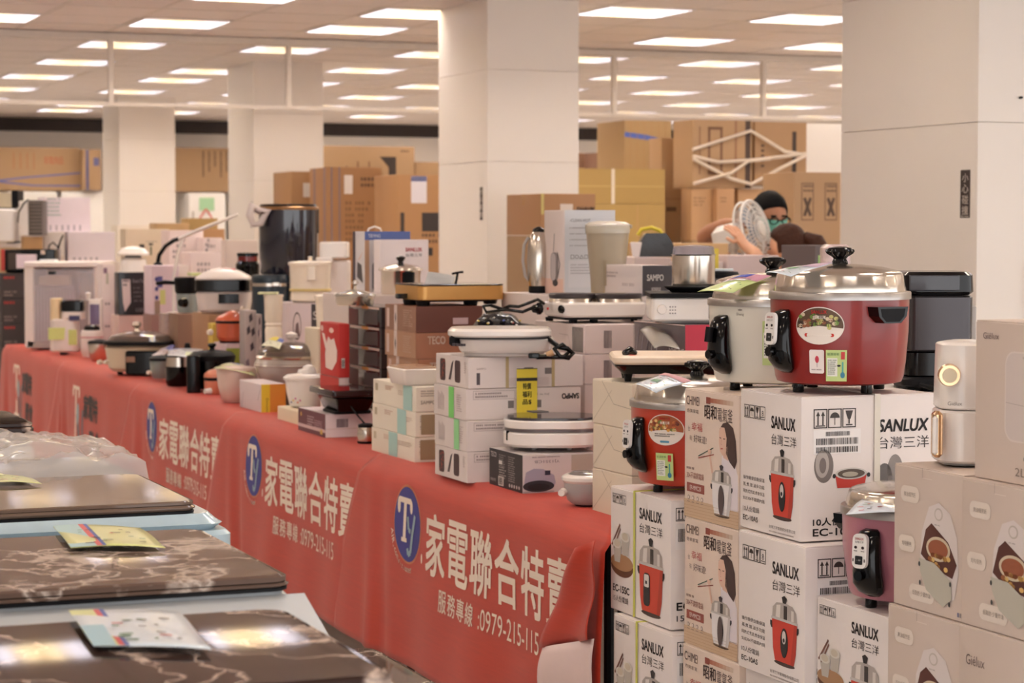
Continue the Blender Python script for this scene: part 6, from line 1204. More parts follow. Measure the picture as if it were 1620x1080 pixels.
c = kr('storage_carton', 'huge brown carton with a black emblem high behind the centre cartons', 480, 508, 656, 230, 340, 20.5, L=.6, art=lambda q, W, H: (q.rect(W * .72, H * .52, W * .80, H * .85, (50, 40, 34)), q.poly([(W * .62, H * .85), (W * .72, H * .85), (W * .72, H * .7)], (50, 40, 34)), q.greek(W * .85, W * .95, H * .92, H * .03, 1, DK), q.poly([(W * .24, H * .62), (W * .27, H * .72), (W * .3, H * .62)], DK), q.rect(W * .38, H * .6, W * .4, H * .78, (120, 84, 56)), q.rect(W * .5, H * .6, W * .52, H * .78, (120, 84, 56))))
def under(b, label, col=KRAFT, name='storage_carton'):
    n = max(1, round(b.z0 / .9)); h = b.z0 / n
    for i in range(n):
        o = MB(); o.rbox(b.W, b.L, h - .003, paper(col), r=.003, e=.002); x = o.build(name, None, (b.c.x, b.c.y, i * h), b.th); tag(x, label if n == 1 else label + (', lower one', ', upper one', ', top one')[i], 'box')
under(c, 'plain brown carton under the huge emblem carton')
kr('storage_carton', 'brown carton low behind the right of the huge emblem carton', 656, 658, 700, 256, 620, 21.0, z0=0, z1=None, L=.4)
b = kr('appliance_carton', 'tall brown carton with a white label and dark print, left in the centre group', 456, 462, 510, 271, 600, 16.6, (166, 124, 84), z0=0, art=lambda q, W, H: (q.rect(W * .38, H * .90, W * .75, H * .955, (216, 210, 204)), q.rect(W * .4, H * .86, W * .8, H * .87, DK), q.greek(W * .4, W * .85, H * .83, H * .015, 5, (120, 90, 70))))
b = kr('appliance_carton', 'tall brown carton with vertical purple straps in the centre group', 507, 522, 604, 264, 600, 16.0, (160, 116, 76), z0=0, L=.5, art=lambda q, W, H: (q.rect(W * .28, H * .90, W * .44, H * .97, (222, 212, 206)), q.greek(W * .6, W * .95, H * .95, H * .012, 2, DK), q.greek(W * .3, W * .8, H * .86, H * .012, 7, (124, 90, 60), seed=8), q.rect(W * .7, H * .74, W * .85, H * .75, DK)))
q = b.left(); [q.rect(b.L * u, 0, b.L * (u + .09), b.H, (120, 100, 110)) for u in (.2, .7)]; q.build('straps', b.o)
q = b.front(); [q.rect(b.W * u, 0, b.W * (u + .035), b.H, (126, 108, 112)) for u in (.02, .17)]; q.build('straps', b.o)
b = kr('appliance_carton', 'olive-brown carton with a white sheet in the gap of the centre group', 600, 602, 630, 300, 600, 16.8, (168, 132, 76), z0=0, art=lambda q, W, H: q.rect(W * .15, H * .935, W * .95, H * 1.02, (230, 216, 196)))
b = kr('appliance_carton', 'brown carton with blue-headed notice and black emblem, touching the wide column', 625, 629, 706, 276, 600, 15.2, (170, 126, 84), z0=0, art=lambda q, W, H: (q.rect(W * .28, H * .895, W * .6, H * .995, (214, 208, 214)), q.rect(W * .28, H * .975, W * .6, H * .995, (96, 110, 180)), q.rect(W * .5, H * .79, W * .88, H * .86, (50, 40, 36)), q.rect(W * .6, H * .7, W * .72, H * .73, (50, 40, 36)), q.rect(W * .06, H * .78, W * .14, H * .86, (60, 48, 40)), q.greek(W * .5, W * .85, H * .77, H * .012, 2, DK)))
# right of the wide column
c = kr('appliance_carton', 'brown carton with straps and black lettering, in front of the wide column', 838, 856, 942, 306, 372, 11.9, (162, 120, 84), L=.5, art=lambda q, W, H: (q.rect(W * .0, H * .5, W * .05, H, (190, 176, 110)), q.rect(W * .35, H * .45, W * .58, H * .75, (214, 200, 190)), q.text('SANLUX', W * .66, H * .48, H * .2, (60, 44, 36), w=W * .32, bold=.06)), tape=(190, 150, 110))
under(c, 'plain brown carton on the floor before the wide column')
c = kr('storage_carton', 'olive carton, upper of two, tied with a white vertical strap', 900, 905, 1052, 266, 322, 14.6, (176, 144, 84), art=lambda q, W, H: (q.rect(W * .42, 0, W * .455, H, (226, 214, 196)), q.line([(0, H * .5), (W, H * .5)], H * .03, (196, 166, 104)))); 
c2 = kr('storage_carton', 'olive carton, lower of two, behind the kettle carton', 900, 905, 1052, 322, 420, 14.6, (178, 146, 86), z1=c.z0 - .002, z0=None, art=lambda q, W, H: q.line([(W * .7, 0), (W * .7, H)], H * .02, (190, 150, 100)))
under(c2, 'plain brown carton beneath the two olive cartons')
c = kr('storage_carton', 'low brown carton with dark tape above the olive cartons, by the far wall', 903, 906, 958, 242, 300, 22.0, (146, 108, 84)); under(c, 'plain brown carton below the low dark-taped carton')
c = kr('storage_carton', 'small dark carton with a round mark by the far wall', 955, 958, 990, 240, 300, 21.5, (134, 98, 80), art=lambda q, W, H: q.ell(W * .5, H * .7, W * .2, H * .12, (70, 50, 60))); under(c, 'plain dark carton below the round-marked carton')
c = kr('tall_carton', 'tall kraft carton with a blue strap and red characters, upper right', 985, 988, 1062, 190, 400, 16.4, (176, 144, 100), z0=0, art=lambda q, W, H: ([q.text(t, W * .6, H * (.90 - .05 * i), H * .035, (180, 80, 50), w=W * .16, al='c') for i, t in enumerate('冷氣機')], q.line([(0, H * .955), (W * .5, H * .945), (W, H * .925)], H * .016, (90, 110, 190)), [q.line([(W * (.1 + .15 * i), 0), (W * (.12 + .15 * i), H)], W * .012, (176, 136, 88)) for i in range(6)]))
c = kr('tall_carton', 'smooth tall brown carton right of the blue-strapped one', 1040, 1046, 1086, 218, 400, 15.3, (172, 138, 102), z0=0, L=.2, art=lambda q, W, H: (q.ell(W * .8, H * .955, W * .05, H * .008, DK), q.rect(W * .2, H * .76, W * .6, H * .775, (110, 84, 64)), q.rect(W * .1, H * .80, W * .8, H * .803, (150, 110, 80))))
c = kr('tall_carton', 'dark-sided brown carton left of the roped bundle', 1084, 1088, 1108, 220, 400, 16.3, (120, 90, 64), z0=0, L=.2)
def rope(par, pts, r=.012, c=(226, 212, 196)):
    q = MB(); q.tube(pts, r, mat(c, .5), n=6); return q.build('rope', par, smooth=60)
# roped bundle of big cartons on smaller ones
bd = kr('roped_carton', 'large brown carton tied with crossing white ropes, left half of the bundle', 1092, 1096, 1190, 189, 297, 14.9, (174, 140, 104), art=lambda q, W, H: (q.frame(W * .25, H * .2, W * .5, H * .9, .02, (120, 84, 60)), q.rect(W * .88, 0, W * .97, H, (70, 50, 40)), q.rect(W * .70, H * .1, W * .74, H, (150, 108, 80)), q.rect(W * .1, H * .2, W * .13, H * .9, (140, 104, 76))), L=.3)
bd2 = kr('roped_carton', 'large brown carton with a black vertical mark, right half of the roped bundle', 1192, 1194, 1276, 192, 292, 15.1, (170, 134, 98), art=lambda q, W, H: (q.rect(W * .72, H * .15, W * .8, H * .85, (60, 44, 36)), [q.rect(W * .12, H * (.6 - .08 * i), W * .18, H * (.64 - .08 * i), DK) for i in range(5)]), L=.5)
W, H, L = bd.W, bd.H, bd.L; W2 = W + bd2.W
rope(bd.o, [(-W / 2 - .01, -L / 2 - .02, H * .56), (W * .45, -L / 2 - .02, H * .85), (W / 2 + bd2.W * .6, -L / 2 - .02, H * .55), (W / 2 + bd2.W, -L / 2 - .02, H * .5)])
rope(bd.o, [(-W / 2 - .01, -L / 2 - .024, H * .46), (-W * .1, -L / 2 - .024, H * .38), (W * .5, -L / 2 - .024, H * .42), (W / 2 + bd2.W, -L / 2 - .024, H * .52)])
rope(bd.o, [(-W / 2 - .01, -L / 2 - .03, H * .42), (W * .1, -L / 2 - .03, H * .14), (W * .45, -L / 2 - .03, H * .06), (W / 2 + bd2.W * .5, -L / 2 - .03, H * .3), (W / 2 + bd2.W, -L / 2 - .03, H * .5)])
rope(bd.o, [(-W / 2 - .01, -L / 2 - .036, H * .06), (W * .1, -L / 2 - .036, H * .22), (W * .4, -L / 2 - .036, H * .4), (W / 2 + bd2.W * .3, -L / 2 - .036, H * .44)])
zz_ = min(bd.z0, bd2.z0) - .004
u1 = kr('storage_carton', 'small brown carton under the roped bundle, left', 1090, 1094, 1130, 306, 385, 14.9, (188, 148, 108), z1=zz_, z0=zat(380, 14.9), L=.16, art=rows(3)); u2 = kr('storage_carton', 'small brown carton under the roped bundle, middle', 1131, 1134, 1162, 311, 385, 14.9, (184, 142, 104), z1=zz_, z0=zat(380, 14.9), L=.16, art=rows(2, .2)); u3 = kr('storage_carton', 'brown carton with faint orange print under the roped bundle', 1163, 1166, 1282, 0, 0, 15.05, (190, 150, 110), z1=zz_, z0=zat(380, 15.05), L=.2, art=rows(3, .6, .9, .6, .05, (200, 120, 80)))
for b_, t in ((u1, 'plain brown carton at the foot of the bundle, left'), (u2, 'plain brown carton at the foot of the bundle, middle'), (u3, 'plain brown carton at the foot of the bundle, right')): under(b_, t)
c = kr('marked_carton', 'brown carton with framed X marks beside the nearest column', 1252, 1256, 1330, 272, 430, 13.4, (168, 134, 100), z0=0, L=.4, art=lambda q, W, H: [(q.frame(W * (.15 + .5 * i), H * .84, W * (.42 + .5 * i), H * .965, .008, (120, 90, 66)), q.line([(W * (.22 + .5 * i), H * .855), (W * (.35 + .5 * i), H * .915)], .02, DK, 1), q.line([(W * (.35 + .5 * i), H * .855), (W * (.22 + .5 * i), H * .915)], .02, DK, 1), q.greek(W * (.2 + .5 * i), W * (.4 + .5 * i), H * .95, H * .008, 2, DK)) for i in (0, 1)])
pt_ = MB(); pt_.box(-.3, .3, -.03, .03, 0, zat(196, 16.2), WALLW); pp = pt_.build('partition_panel', None, (slope(1308, 230) * 16.2, 16.2, 0), TH, smooth=0); tag(pp, 'white freestanding panel beside the roped bundle', 'panel')
# goods on a rear display behind the tables, right part
rc = [kr('rear_carton', 'tall white floor carton behind the tables, below the black bag', 998, 1003, 1062, 407, 600, 9.5, (224, 208, 206), z0=0, L=.4, art=rows(2, .1, .5, .93, .01)), kr('rear_carton', 'tall brown-topped floor carton behind the tables, left of the fan', 1062, 1066, 1152, 385, 600, 10.1, (206, 168, 120), z0=0, L=.5), kr('rear_carton', 'tall pinkish white floor carton in front of the two people', 1142, 1150, 1232, 404, 600, 9.1, (220, 200, 200), z0=0, L=.3, art=rows(2, .4, .9, .93, .01)),
      kr('rear_carton', 'white floor carton with a yellow price card, beside the steel pot', 1088, 1092, 1144, 414, 600, 9.05, (222, 206, 204), z0=0, L=.2, art=lambda q, W, H: q.rect(W * .55, H * .95, W * .85, H * 1.04, (226, 206, 80), 1))]
it = It('black_bag', 'black bag with a bright yellow handle on the white floor carton', 'bag', 1036, 9.72, 406, z0=rc[0].top + .001)
bg = MB(); bg.loft([[(it.X(1036 + a), d * .08, it.Z(y)) for a, d in ((-28 * s, -1), (28 * s, -1), (29 * s, 0), (28 * s, 1), (-28 * s, 1), (-29 * s, 0))] for s, y in ((1.05, 406), (1.1, 396), (.92, 384), (.7, 374), (.55, 369))], mat((22, 20, 24), .3, coat=.4, bump=.3)); bg.build('bag', it.o, smooth=50)
it.tube('handle', mat((226, 206, 60), .4), [(1008, 372, -.04), (1014, 363, -.04), (1030, 360, -.04), (1043, 365, -.04), (1048, 373, -.04)], 3); it.rb('paper', mat((232, 224, 222), .5), 995, 1013, 383, 406, .02, r=.002, d=-.1, b=.6)
# striped plastic-wrapped thing peeping over the big lid, and green card
c = kr('rear_carton', 'dark floor carton with a lime card showing above the big red cooker', 1287, 1289, 1312, 388, 600, 7.9, (96, 84, 84), z0=0, L=.25, W=.12, art=lambda q, W, H: q.rect(W * .1, H * .90, W * .6, H * .975, (150, 186, 110)))
c2_ = carton('support_carton', 'hidden pale carton behind the big cooker holding the wrapped bundle', 1296, 1300, 1340, 0, 0, 6.3, (214, 200, 196), z0=TZ + .006, z1=zat(425, 6.3), L=.2, W=.12, flaps=False)
it = It('wrapped_bundle', 'small bundle in crinkled pale wrapping above the big red cooker', 'bundle', 1321, 6.42, 425, z0=c2_.top + .001); it.rb('bundle', mat((206, 184, 184), .25, coat=.5, var=.35, scale=60, bump=.5), 1299, 1343, 388, 425, .09, r=.02, e=.01)
# far left: dark cartons, black toaster, white goods
db_ = []
zt_ = zat(432, 14.95); hh = zt_ / 7
for i in range(7):
    b = carton('dark_goods_carton', 'dark brown carton number %s from the floor in the stack at the left edge' % ('one', 'two', 'three', 'four', 'five', 'six', 'seven')[i], -8, 4, 52, 0, 0, 14.95, (54, 46, 46), z0=i * hh, z1=(i + 1) * hh - .002, L=.3, group='dark cartons at the left edge', flaps=False)
    q = b.front(); q.greek(b.W * .08, b.W * .42, b.H * .78, b.H * .1, 1, (170, 50, 46)); q.greek(b.W * .08, b.W * .5, b.H * .22, b.H * .07, 2, (130, 116, 110)); q.build('front_printing', b.o)
it = It('toaster', 'black toaster oven with a red side on the dark cartons, far left', 'toaster oven', 50, 15.15, 431, z0=zt_ + .001)
it.rb('body', BLACK, 12, 92, 394, 428, .2, r=.01, e=.004); it.rb('red_side', mat((180, 60, 52), .3), 7, 13, 394, 428, .2, r=.003, e=.001); it.rb('window', mat((70, 60, 54), .1), 18, 38, 399, 426, .005, r=.002, e=.001, d=-.1); it.rb('lettered_panel', mat((226, 206, 190), .4), 70, 76, 396, 402, .004, r=.001, e=.0005, d=-.101); it.rb('price_card', mat((222, 206, 216), .4), 32, 64, 402, 424, .004, r=.002, e=.0005, d=-.115); it.rb('base', MATTB, 14, 90, 428, 431, .18, r=.01)
lw = carton('rear_carton', 'large floor carton behind the dark cartons, carrying white appliances at the left edge', -60, -40, 36, 0, 0, 15.75, (190, 160, 120), z0=0, z1=zat(392, 15.75), L=.5, flaps=False)
it = It('white_oven', 'white countertop oven with rounded edges at the left edge', 'oven', 0, 16.05, 392, z0=lw.top + .001); it.rb('body', WP, -40, 33, 331, 384, .35, r=.03, e=.012); it.rb('base', WP2, -44, 48, 385, 391, .3, r=.01); it.rb('lamp', MATTB, 18, 32, 382, 386, .3, r=.004)
it2 = It('small_radio', 'small pale box device on top of the white oven, far left', 'appliance', 8, 16.05, 331, z0=it.o.location.z + it.Z(331) + .001); it2.rb('body', mat((190, 176, 150), .4), -14, 24, 306, 329, .2, r=.01); it2.rb('black_side', MATTB, 23, 33, 302, 329, .2, r=.005); it2.rb('base', MATTB, -10, 24, 329, 331, .15, r=.005)
lx = carton('rear_carton', 'pale floor carton carrying the white cartons behind the clear cabinet', 62, 72, 190, 0, 0, 16.0, (214, 200, 190), z0=0, z1=zat(414, 16.0), L=.5, flaps=False)
ca = carton('white_goods_carton', 'white carton with a row of small icons, lower right of the far left pair', 96, 108, 182, 367, 414, 16.1, (226, 214, 220), z0=lx.top + .001, L=.4); q = ca.front(); [q.rect(ca.W * (.1 + .12 * i), ca.H * .05, ca.W * (.15 + .12 * i), ca.H * .14, (150, 140, 150)) for i in range(5)]; q.build('front_printing', ca.o)
cbs = carton('support_carton', 'pale carton under the icon-printed upper white carton', 68, 72, 108, 0, 0, 16.05, (216, 206, 200), z0=lx.top + .001, z1=zat(367, 16.1), L=.35, W=.15, flaps=False)
cb2 = carton('white_goods_carton', 'upper white carton with small icons and a sketch, far left', 66, 71, 143, 312, 366, 16.12, (230, 216, 224), z0=ca.top + .001, L=.3); q = cb2.front(); [q.rect(cb2.W * (.1 + .13 * i), cb2.H * .04, cb2.W * (.14 + .13 * i), cb2.H * .2, (170, 160, 170)) for i in range(6)]; q.greek(cb2.W * .06, cb2.W * .35, cb2.H * .92, cb2.H * .06, 5, (160, 176, 170)); q.build('front_printing', cb2.o)
it = It('fan_heater', 'white and dark grilled upright heater left of the white cartons', 'heater', 52, 15.9, 374, z0=zat(374, 15.9)); sh_ = carton('support_carton', 'brown carton under the grilled heater, far left', 36, 40, 70, 0, 0, 15.8, (180, 140, 96), z0=0, z1=it.o.location.z - .001, L=.12, flaps=False)
it.rb('shell', WP, 35, 50, 318, 372, .2, r=.01); it.rb('grille', mat((90, 80, 74), .4), 49, 71, 317, 372, .19, r=.01); it.rb('base', WP2, 36, 68, 372, 374, .18, r=.01)
for i in range(9): it.rb('grille_bar', mat((130, 118, 108), .4), 50, 70, 320 + 5.6 * i, 322 + 5.6 * i, .004, r=.001, e=.0005, d=-.098)
it.tube('cord', MATTB, [(50, 316, -.1), (44, 322, -.12), (36, 336, -.12), (34, 352, -.12)], 1.2)
kt = carton('support_carton', 'pale floor carton with a tangle of black cord on top, far left', 70, 74, 104, 0, 0, 15.5, (206, 190, 180), z0=0, z1=zat(404, 15.5), L=.12, flaps=False)
it = It('cord_coil', 'tangled black cord in front of the white cartons, far left', 'cord', 86, 15.58, 403, z0=kt.top + .003)
it.tube('cord', MATTB, [(76, 402, -.0), (78, 388, 0), (84, 383, 0), (90, 390, .03), (92, 401, .05), (88, 402, .0), (94, 386, .0), (100, 372, 0), (97, 380, -.02), (93, 398, -.03)], 1.3)
b = carton('control_panel_box', 'beige upright box with black knobs behind the domed warmer', 196, 200, 268, 362, 450, 15.0, (206, 190, 166), z0=0, L=.2, flaps=False); q = b.front(); q.rect(b.W * .45, b.H * .94, b.W * .72, b.H * .945, (170, 160, 140)); q.rect(b.W * .3, b.H * .90, b.W * .42, b.H * .93, (40, 36, 36)); q.rect(b.W * .52, b.H * .925, b.W * .62, b.H * .935, (50, 46, 46)); q.line([(b.W * .57, b.H * .88), (b.W * .57, b.H * .92)], .012, (90, 100, 80)); q.build('controls', b.o)
for (A, B_, C__, t, Y, col, lb) in ((246, 249, 300, 353, 19.0, (186, 152, 110), 'brown carton behind the lamp arm, left'), (296, 299, 345, 345, 19.2, (170, 140, 90), 'olive brown carton behind the lamp arm, middle'), (318, 322, 356, 362, 18.6, (184, 140, 100), 'brown carton behind the lamp arm, right'), (185, 187, 246, 356, 20.0, (226, 214, 200), 'white cabinet between the two far columns')):
    kr('floor_carton', lb, A, B_, C__, t, 500, Y, col, z0=0, L=.3, art=rows(2, .2, .7, .93, .012))
# ---------------------------------------------------------------- two people behind the tables, one holding a fan
def skin(name, V, Ed, m, parent, root, sub=2, smooth_=True):
    ks = list(V); me = bpy.data.meshes.new(name); me.from_pydata([V[k][0] for k in ks], [(ks.index(a), ks.index(b)) for a, b in Ed], []); me.materials.append(m)
    o = bpy.data.objects.new(name, me); COL.objects.link(o); o.parent = parent
    sk = o.modifiers.new('skin', 'SKIN'); sk.use_smooth_shade = True
    if not me.skin_vertices: me.skin_vertices.new()
    for i, k in enumerate(ks):
        r = V[k][1]; me.skin_vertices[0].data[i].radius = (r, r) if not isinstance(r, tuple) else r; me.skin_vertices[0].data[i].use_root = (k == root)
    s = o.modifiers.new('sub', 'SUBSURF'); s.levels = sub; s.render_levels = sub
    return o
def hand_chain(V, E_, tag_, wrist, dirv, up, curl=.5, s=1.0):
    d = Vector(dirv).normalized(); u = Vector(up).normalized(); sd = d.cross(u).normalized(); w_ = Vector(wrist)
    V[tag_ + 'palm'] = (tuple(w_ + d * .05 * s), (.034 * s, .018 * s)); E_.append((tag_ + 'wrist', tag_ + 'palm'))
    for i, (off, ln) in enumerate(((-.028, .062), (-.010, .074), (.009, .070), (.026, .054))):
        b = w_ + d * .085 * s + sd * off * s; m_ = b + d * ln * .5 * s - u * curl * ln * .3 * s; e = m_ + d * ln * .4 * s - u * curl * ln * .8 * s
        for nm, p, r in (('a', b, .0105), ('b', m_, .0095), ('c', e, .008)): V[tag_ + str(i) + nm] = (tuple(p), r * s)
        E_ += [(tag_ + 'palm', tag_ + str(i) + 'a'), (tag_ + str(i) + 'a', tag_ + str(i) + 'b'), (tag_ + str(i) + 'b', tag_ + str(i) + 'c')]
    t1 = w_ + d * .045 * s - sd * .045 * s - u * .01; t2 = t1 + d * .04 * s - sd * .012 * s - u * .02
    V[tag_ + 'ta'] = (tuple(t1), .012 * s); V[tag_ + 'tb'] = (tuple(t2), .0095 * s); E_ += [(tag_ + 'palm', tag_ + 'ta'), (tag_ + 'ta', tag_ + 'tb')]
SKM = mat((176, 122, 92), .5, var=.05); SKW = mat((224, 172, 142), .5, var=.04)
def head(par, c, R, yaw, pitch, skm, hairm, long_hair=False, mask=None, glasses=False, roll=0):
    """head with face along local -y; c = centre, R = half height"""
    M = Matrix.Translation(c) @ Matrix.Rotation(yaw, 4, 'Z') @ Matrix.Rotation(pitch, 4, 'X')
    b = MB(); b.T = M; n = 20; loops = []
    for i in range(15):
        t = i / 14; z = -R + 2 * R * t; k = math.sin(math.pi * min(max(t, .02), .98)) ** .55
        wx = R * .70 * k * (.70 + .30 * min(1, t * 2.2)); wy = R * .86 * k * (.80 + .2 * min(1, t * 2)); L = []
        for j in range(n):
            a = 2 * math.pi * j / n; x = wx * math.cos(a); y = wy * math.sin(a) + R * .03
            if y < 0:      # face relief: brow, eye sockets, nose, lips, chin
                f = math.exp(-(x / (R * .14)) ** 2)
                y -= f * R * (.20 * math.exp(-((z + R * .12) / (R * .15)) ** 2) + .05 * math.exp(-((z + R * .45) / (R * .08)) ** 2) + .08 * math.exp(-((z + R * .82) / (R * .12)) ** 2))
                y += R * .06 * math.exp(-((abs(x) - R * .28) / (R * .13)) ** 2) * math.exp(-((z - R * .03) / (R * .1)) ** 2)
            L.append((x, y, z))
        loops.append(L)
    b.loft(loops, skm)
    for s in (-1, 1): b.rbox(R * .1, R * .3, R * .42, skm, r=.01, e=.006, z0=-R * .2, cx=s * R * .70, cy=R * .08)
    h = b.build('head', par, smooth=80); 
    for s in (-1, 1):
        e = MB(); e.T = M; e.lathe([(.001, -.004), (.012, 0), (.001, .004)], mat((30, 22, 20), .3), 12, cx=s * R * .27, cy=-R * .76, z0=R * .03); e.build('eye', h)
        e = MB(); e.T = M; e.rbox(R * .26, .008, .008, hairm, r=.003, e=.001, cx=s * R * .27, cy=-R * .80, z0=R * .17); e.build('eyebrow', h)
    e = MB(); e.T = M; e.rbox(R * .34, .008, .010, mat((170, 96, 84), .5), r=.004, e=.002, cy=-R * .76, z0=-R * .5); e.build('mouth', h)
    hb = MB(); hb.T = M; L = []
    for i in range(9):
        t = i / 8; z = R * (-.25 + 1.30 * t) if not long_hair else R * (-.75 + 1.82 * t); k = math.sqrt(max(.02, 1 - (max(z, 0) / (R * 1.09)) ** 2)); l = []
        for j in range(n):
            a = 2 * math.pi * j / n; x = R * .78 * k * math.cos(a); y = R * .95 * k * math.sin(a) + R * .04
            lim = -R * (.30 + .62 * max(0, (z - R * .28) / (R * .5))) if z < R * .78 else -R * 2
            if y < lim: y = max(y, lim)
            r_ = 1 + .03 * math.sin(a * 9 + i); l.append((x * r_, y * r_, z))
        L.append(l)
    hb.loft(L, hairm); hb.build('hair', h, smooth=80)
    if mask:
        q = MB(); q.T = M; L = []
        for i in range(5):
            t = i / 4; z = R * (-.82 + .86 * t); l = [(R * (.70 - .12 * (1 - t)) * math.sin(a), -R * (.93 + .10 * math.sin(math.pi * t)) * math.cos(a) * (.95), z) for a in (math.radians(-78 + 156 * j / 10) for j in range(11))]; L.append(l)
        vs = [p for l in L for p in l]; q.add(vs, [[i * 11 + j, i * 11 + j + 1, (i + 1) * 11 + j + 1, (i + 1) * 11 + j] for i in range(4) for j in range(10)], mask); mo = q.build('face_mask', h, smooth=80); sd = mo.modifiers.new('t', 'SOLIDIFY'); sd.thickness = .004
        for s in (-1, 1): q = MB(); q.T = M; q.tube([(s * R * .62, -R * .25, -R * .1), (s * R * .74, R * .1, R * .06)], .002, mask); q.build('mask_strap', mo)
    if glasses:
        g = MB(); g.T = M
        for s in (-1, 1):
            pts = [(s * R * .30 + R * .20 * math.cos(a), -R * .93, R * .03 + R * .15 * math.sin(a)) for a in (2 * math.pi * k / 16 for k in range(17))]; g.tube(pts, .003, MATTB, n=6); g.tube([(s * R * .48, -R * .9, R * .06), (s * R * .76, R * .05, R * .08)], .0028, MATTB, n=6)
        g.tube([(-R * .1, -R * .95, R * .05), (R * .1, -R * .95, R * .05)], .003, MATTB, n=6); g.build('glasses', h)
    return M, h
# man: leaning a little forward over the goods, right arm reaching left to the top of the fan
Ym = 11.25; gx = slope(1228, 400) * Ym
man = empty('person', 'person with short black hair, glasses and green mask, holding a white fan', 'person', (gx, Ym, 0))
def wp(px, py, Y, base): p = at(px, py, Y); return tuple(p - Vector(base))
B0 = (gx, Ym, 0)
hd = Vector(wp(1217, 341, Ym - .12, B0))
V = {}; E_ = []
nk = hd + Vector((.03, .06, -.16)); ch = nk + Vector((.03, .05, -.14))
V['pelvis'] = ((.06, .16, .93), (.15, .11)); V['waist'] = ((.06, .13, 1.10), (.145, .10)); V['chest'] = (tuple(ch + Vector((0, .0, -.06))), (.165, .11)); V['neck'] = (tuple(nk), .055); V['skull'] = (tuple(nk + Vector((-.015, -.03, .08))), .05)
V['ls'] = (tuple(ch + Vector((.19, .0, .02))), .06); V['le'] = (tuple(ch + Vector((.24, -.10, -.24))), .045); V['lwrist'] = (wp(1205, 408, Ym - .38, B0), .03)
V['rs'] = (tuple(ch + Vector((-.19, .0, .02))), .06); V['re'] = (wp(1108, 374, Ym - .12, B0), .045); V['rwrist'] = (wp(1150, 352, Ym - .26, B0), .03)
for s, x in (('r', -.10), ('l', .10)): V[s + 'hip'] = ((.06 + x, .16, .86), .10); V[s + 'knee'] = ((.04 + x, .12, .48), .065); V[s + 'ankle'] = ((.04 + x, .16, .08), .045); V[s + 'toe'] = ((.03 + x, -.02, .035), .035)
E_ += [('pelvis', 'waist'), ('waist', 'chest'), ('chest', 'neck'), ('neck', 'skull'), ('chest', 'ls'), ('ls', 'le'), ('le', 'lwrist'), ('chest', 'rs'), ('rs', 're'), ('re', 'rwrist')]
for s in 'rl': E_ += [('pelvis', s + 'hip'), (s + 'hip', s + 'knee'), (s + 'knee', s + 'ankle'), (s + 'ankle', s + 'toe')]
hand_chain(V, E_, 'r', V['rwrist'][0], (.9, -.2, -.05), (0, -.3, 1), .7); hand_chain(V, E_, 'l', V['lwrist'][0], (-.8, -.3, .1), (0, 0, 1), .6)
skin('body', V, E_, SKM, man, 'pelvis')
head(man, hd, .118, math.radians(24), math.radians(16), SKM, mat((16, 13, 14), .7, spec=.15, bump=.3, scale=90), mask=mat((120, 196, 176), .6), glasses=True)
def grow(ks, k_=1.16, add=.01, **mv): return {k: (V[k][0], tuple(a * k_ + add for a in V[k][1]) if isinstance(V[k][1], tuple) else V[k][1] * k_ + add) for k in ks}
T = grow(['pelvis', 'waist', 'chest', 'ls', 'rs'], 1.08, .012); T['lb'] = (tuple(Vector(V['ls'][0]).lerp(Vector(V['le'][0]), .55)), .066); T['rb'] = (tuple(Vector(V['rs'][0]).lerp(Vector(V['re'][0]), .45)), .066)
skin('shirt', T, [('pelvis', 'waist'), ('waist', 'chest'), ('chest', 'ls'), ('chest', 'rs'), ('ls', 'lb'), ('rs', 'rb')], mat((52, 54, 70), .75), man, 'pelvis')
P_ = grow(['pelvis', 'rhip', 'lhip', 'rknee', 'lknee', 'rankle', 'lankle'], 1.08, .012); skin('trousers', P_, [('pelvis', 'rhip'), ('pelvis', 'lhip'), ('rhip', 'rknee'), ('lhip', 'lknee'), ('rknee', 'rankle'), ('lknee', 'lankle')], mat((60, 62, 76), .8), man, 'pelvis')
for s in 'rl':
    p = Vector(V[s + 'ankle'][0]); q = MB(); q.rbox(.10, .27, .085, mat((60, 54, 54), .6), r=.045, e=.02, cx=p.x - .005, cy=p.y - .09, z0=.0); q.build('shoe', man)
# the fan held in his hands, tilted
fx = at(1190, 366, Ym - .36); fan = empty('electric_fan', 'white round fan with wire grille, tilted in the hands of the masked person', 'fan', fx)
MF = Matrix.Rotation(math.radians(58), 4, 'Z') @ Matrix.Rotation(math.radians(-14), 4, 'X')
WF = mat((226, 222, 218), .4); q = MB(); q.T = MF; RF = .152
for y, r_ in ((-.02, RF), (.02, RF)): q.tube([(r_ * math.cos(a), y, r_ * math.sin(a)) for a in (2 * math.pi * k / 40 for k in range(41))], .006, WF, n=6, caps=False)
q.build('outer_ring', fan, smooth=60)
for k in range(5): 
    q = MB(); q.T = MF; rr = RF * (.25 + .17 * k); yy = -.05 + .03 * (k / 4) ** 2; q.tube([(rr * math.cos(a), yy, rr * math.sin(a)) for a in (2 * math.pi * i / 32 for i in range(33))], .0022, WF, n=5, caps=False); q.build('grille_ring', fan, smooth=60)
for k in range(36):
    a = 2 * math.pi * k / 36; q = MB(); q.T = MF; ca, sa = math.cos(a), math.sin(a)
    q.tube([(.03 * ca, -.052, .03 * sa), (RF * .6 * ca, -.045, RF * .6 * sa), (RF * ca, -.02, RF * sa), (RF * .8 * ca, .035, RF * .8 * sa), (.05 * ca, .055, .05 * sa)], .0018, WF, n=4); q.build('grille_wire', fan, smooth=60)
q = MB(); q.T = MF @ Matrix.Rotation(math.pi / 2, 4, 'X'); q.lathe([(.034, .058), (.036, .05), (.03, .046)], WF, 24); q.build('hub_badge', fan)
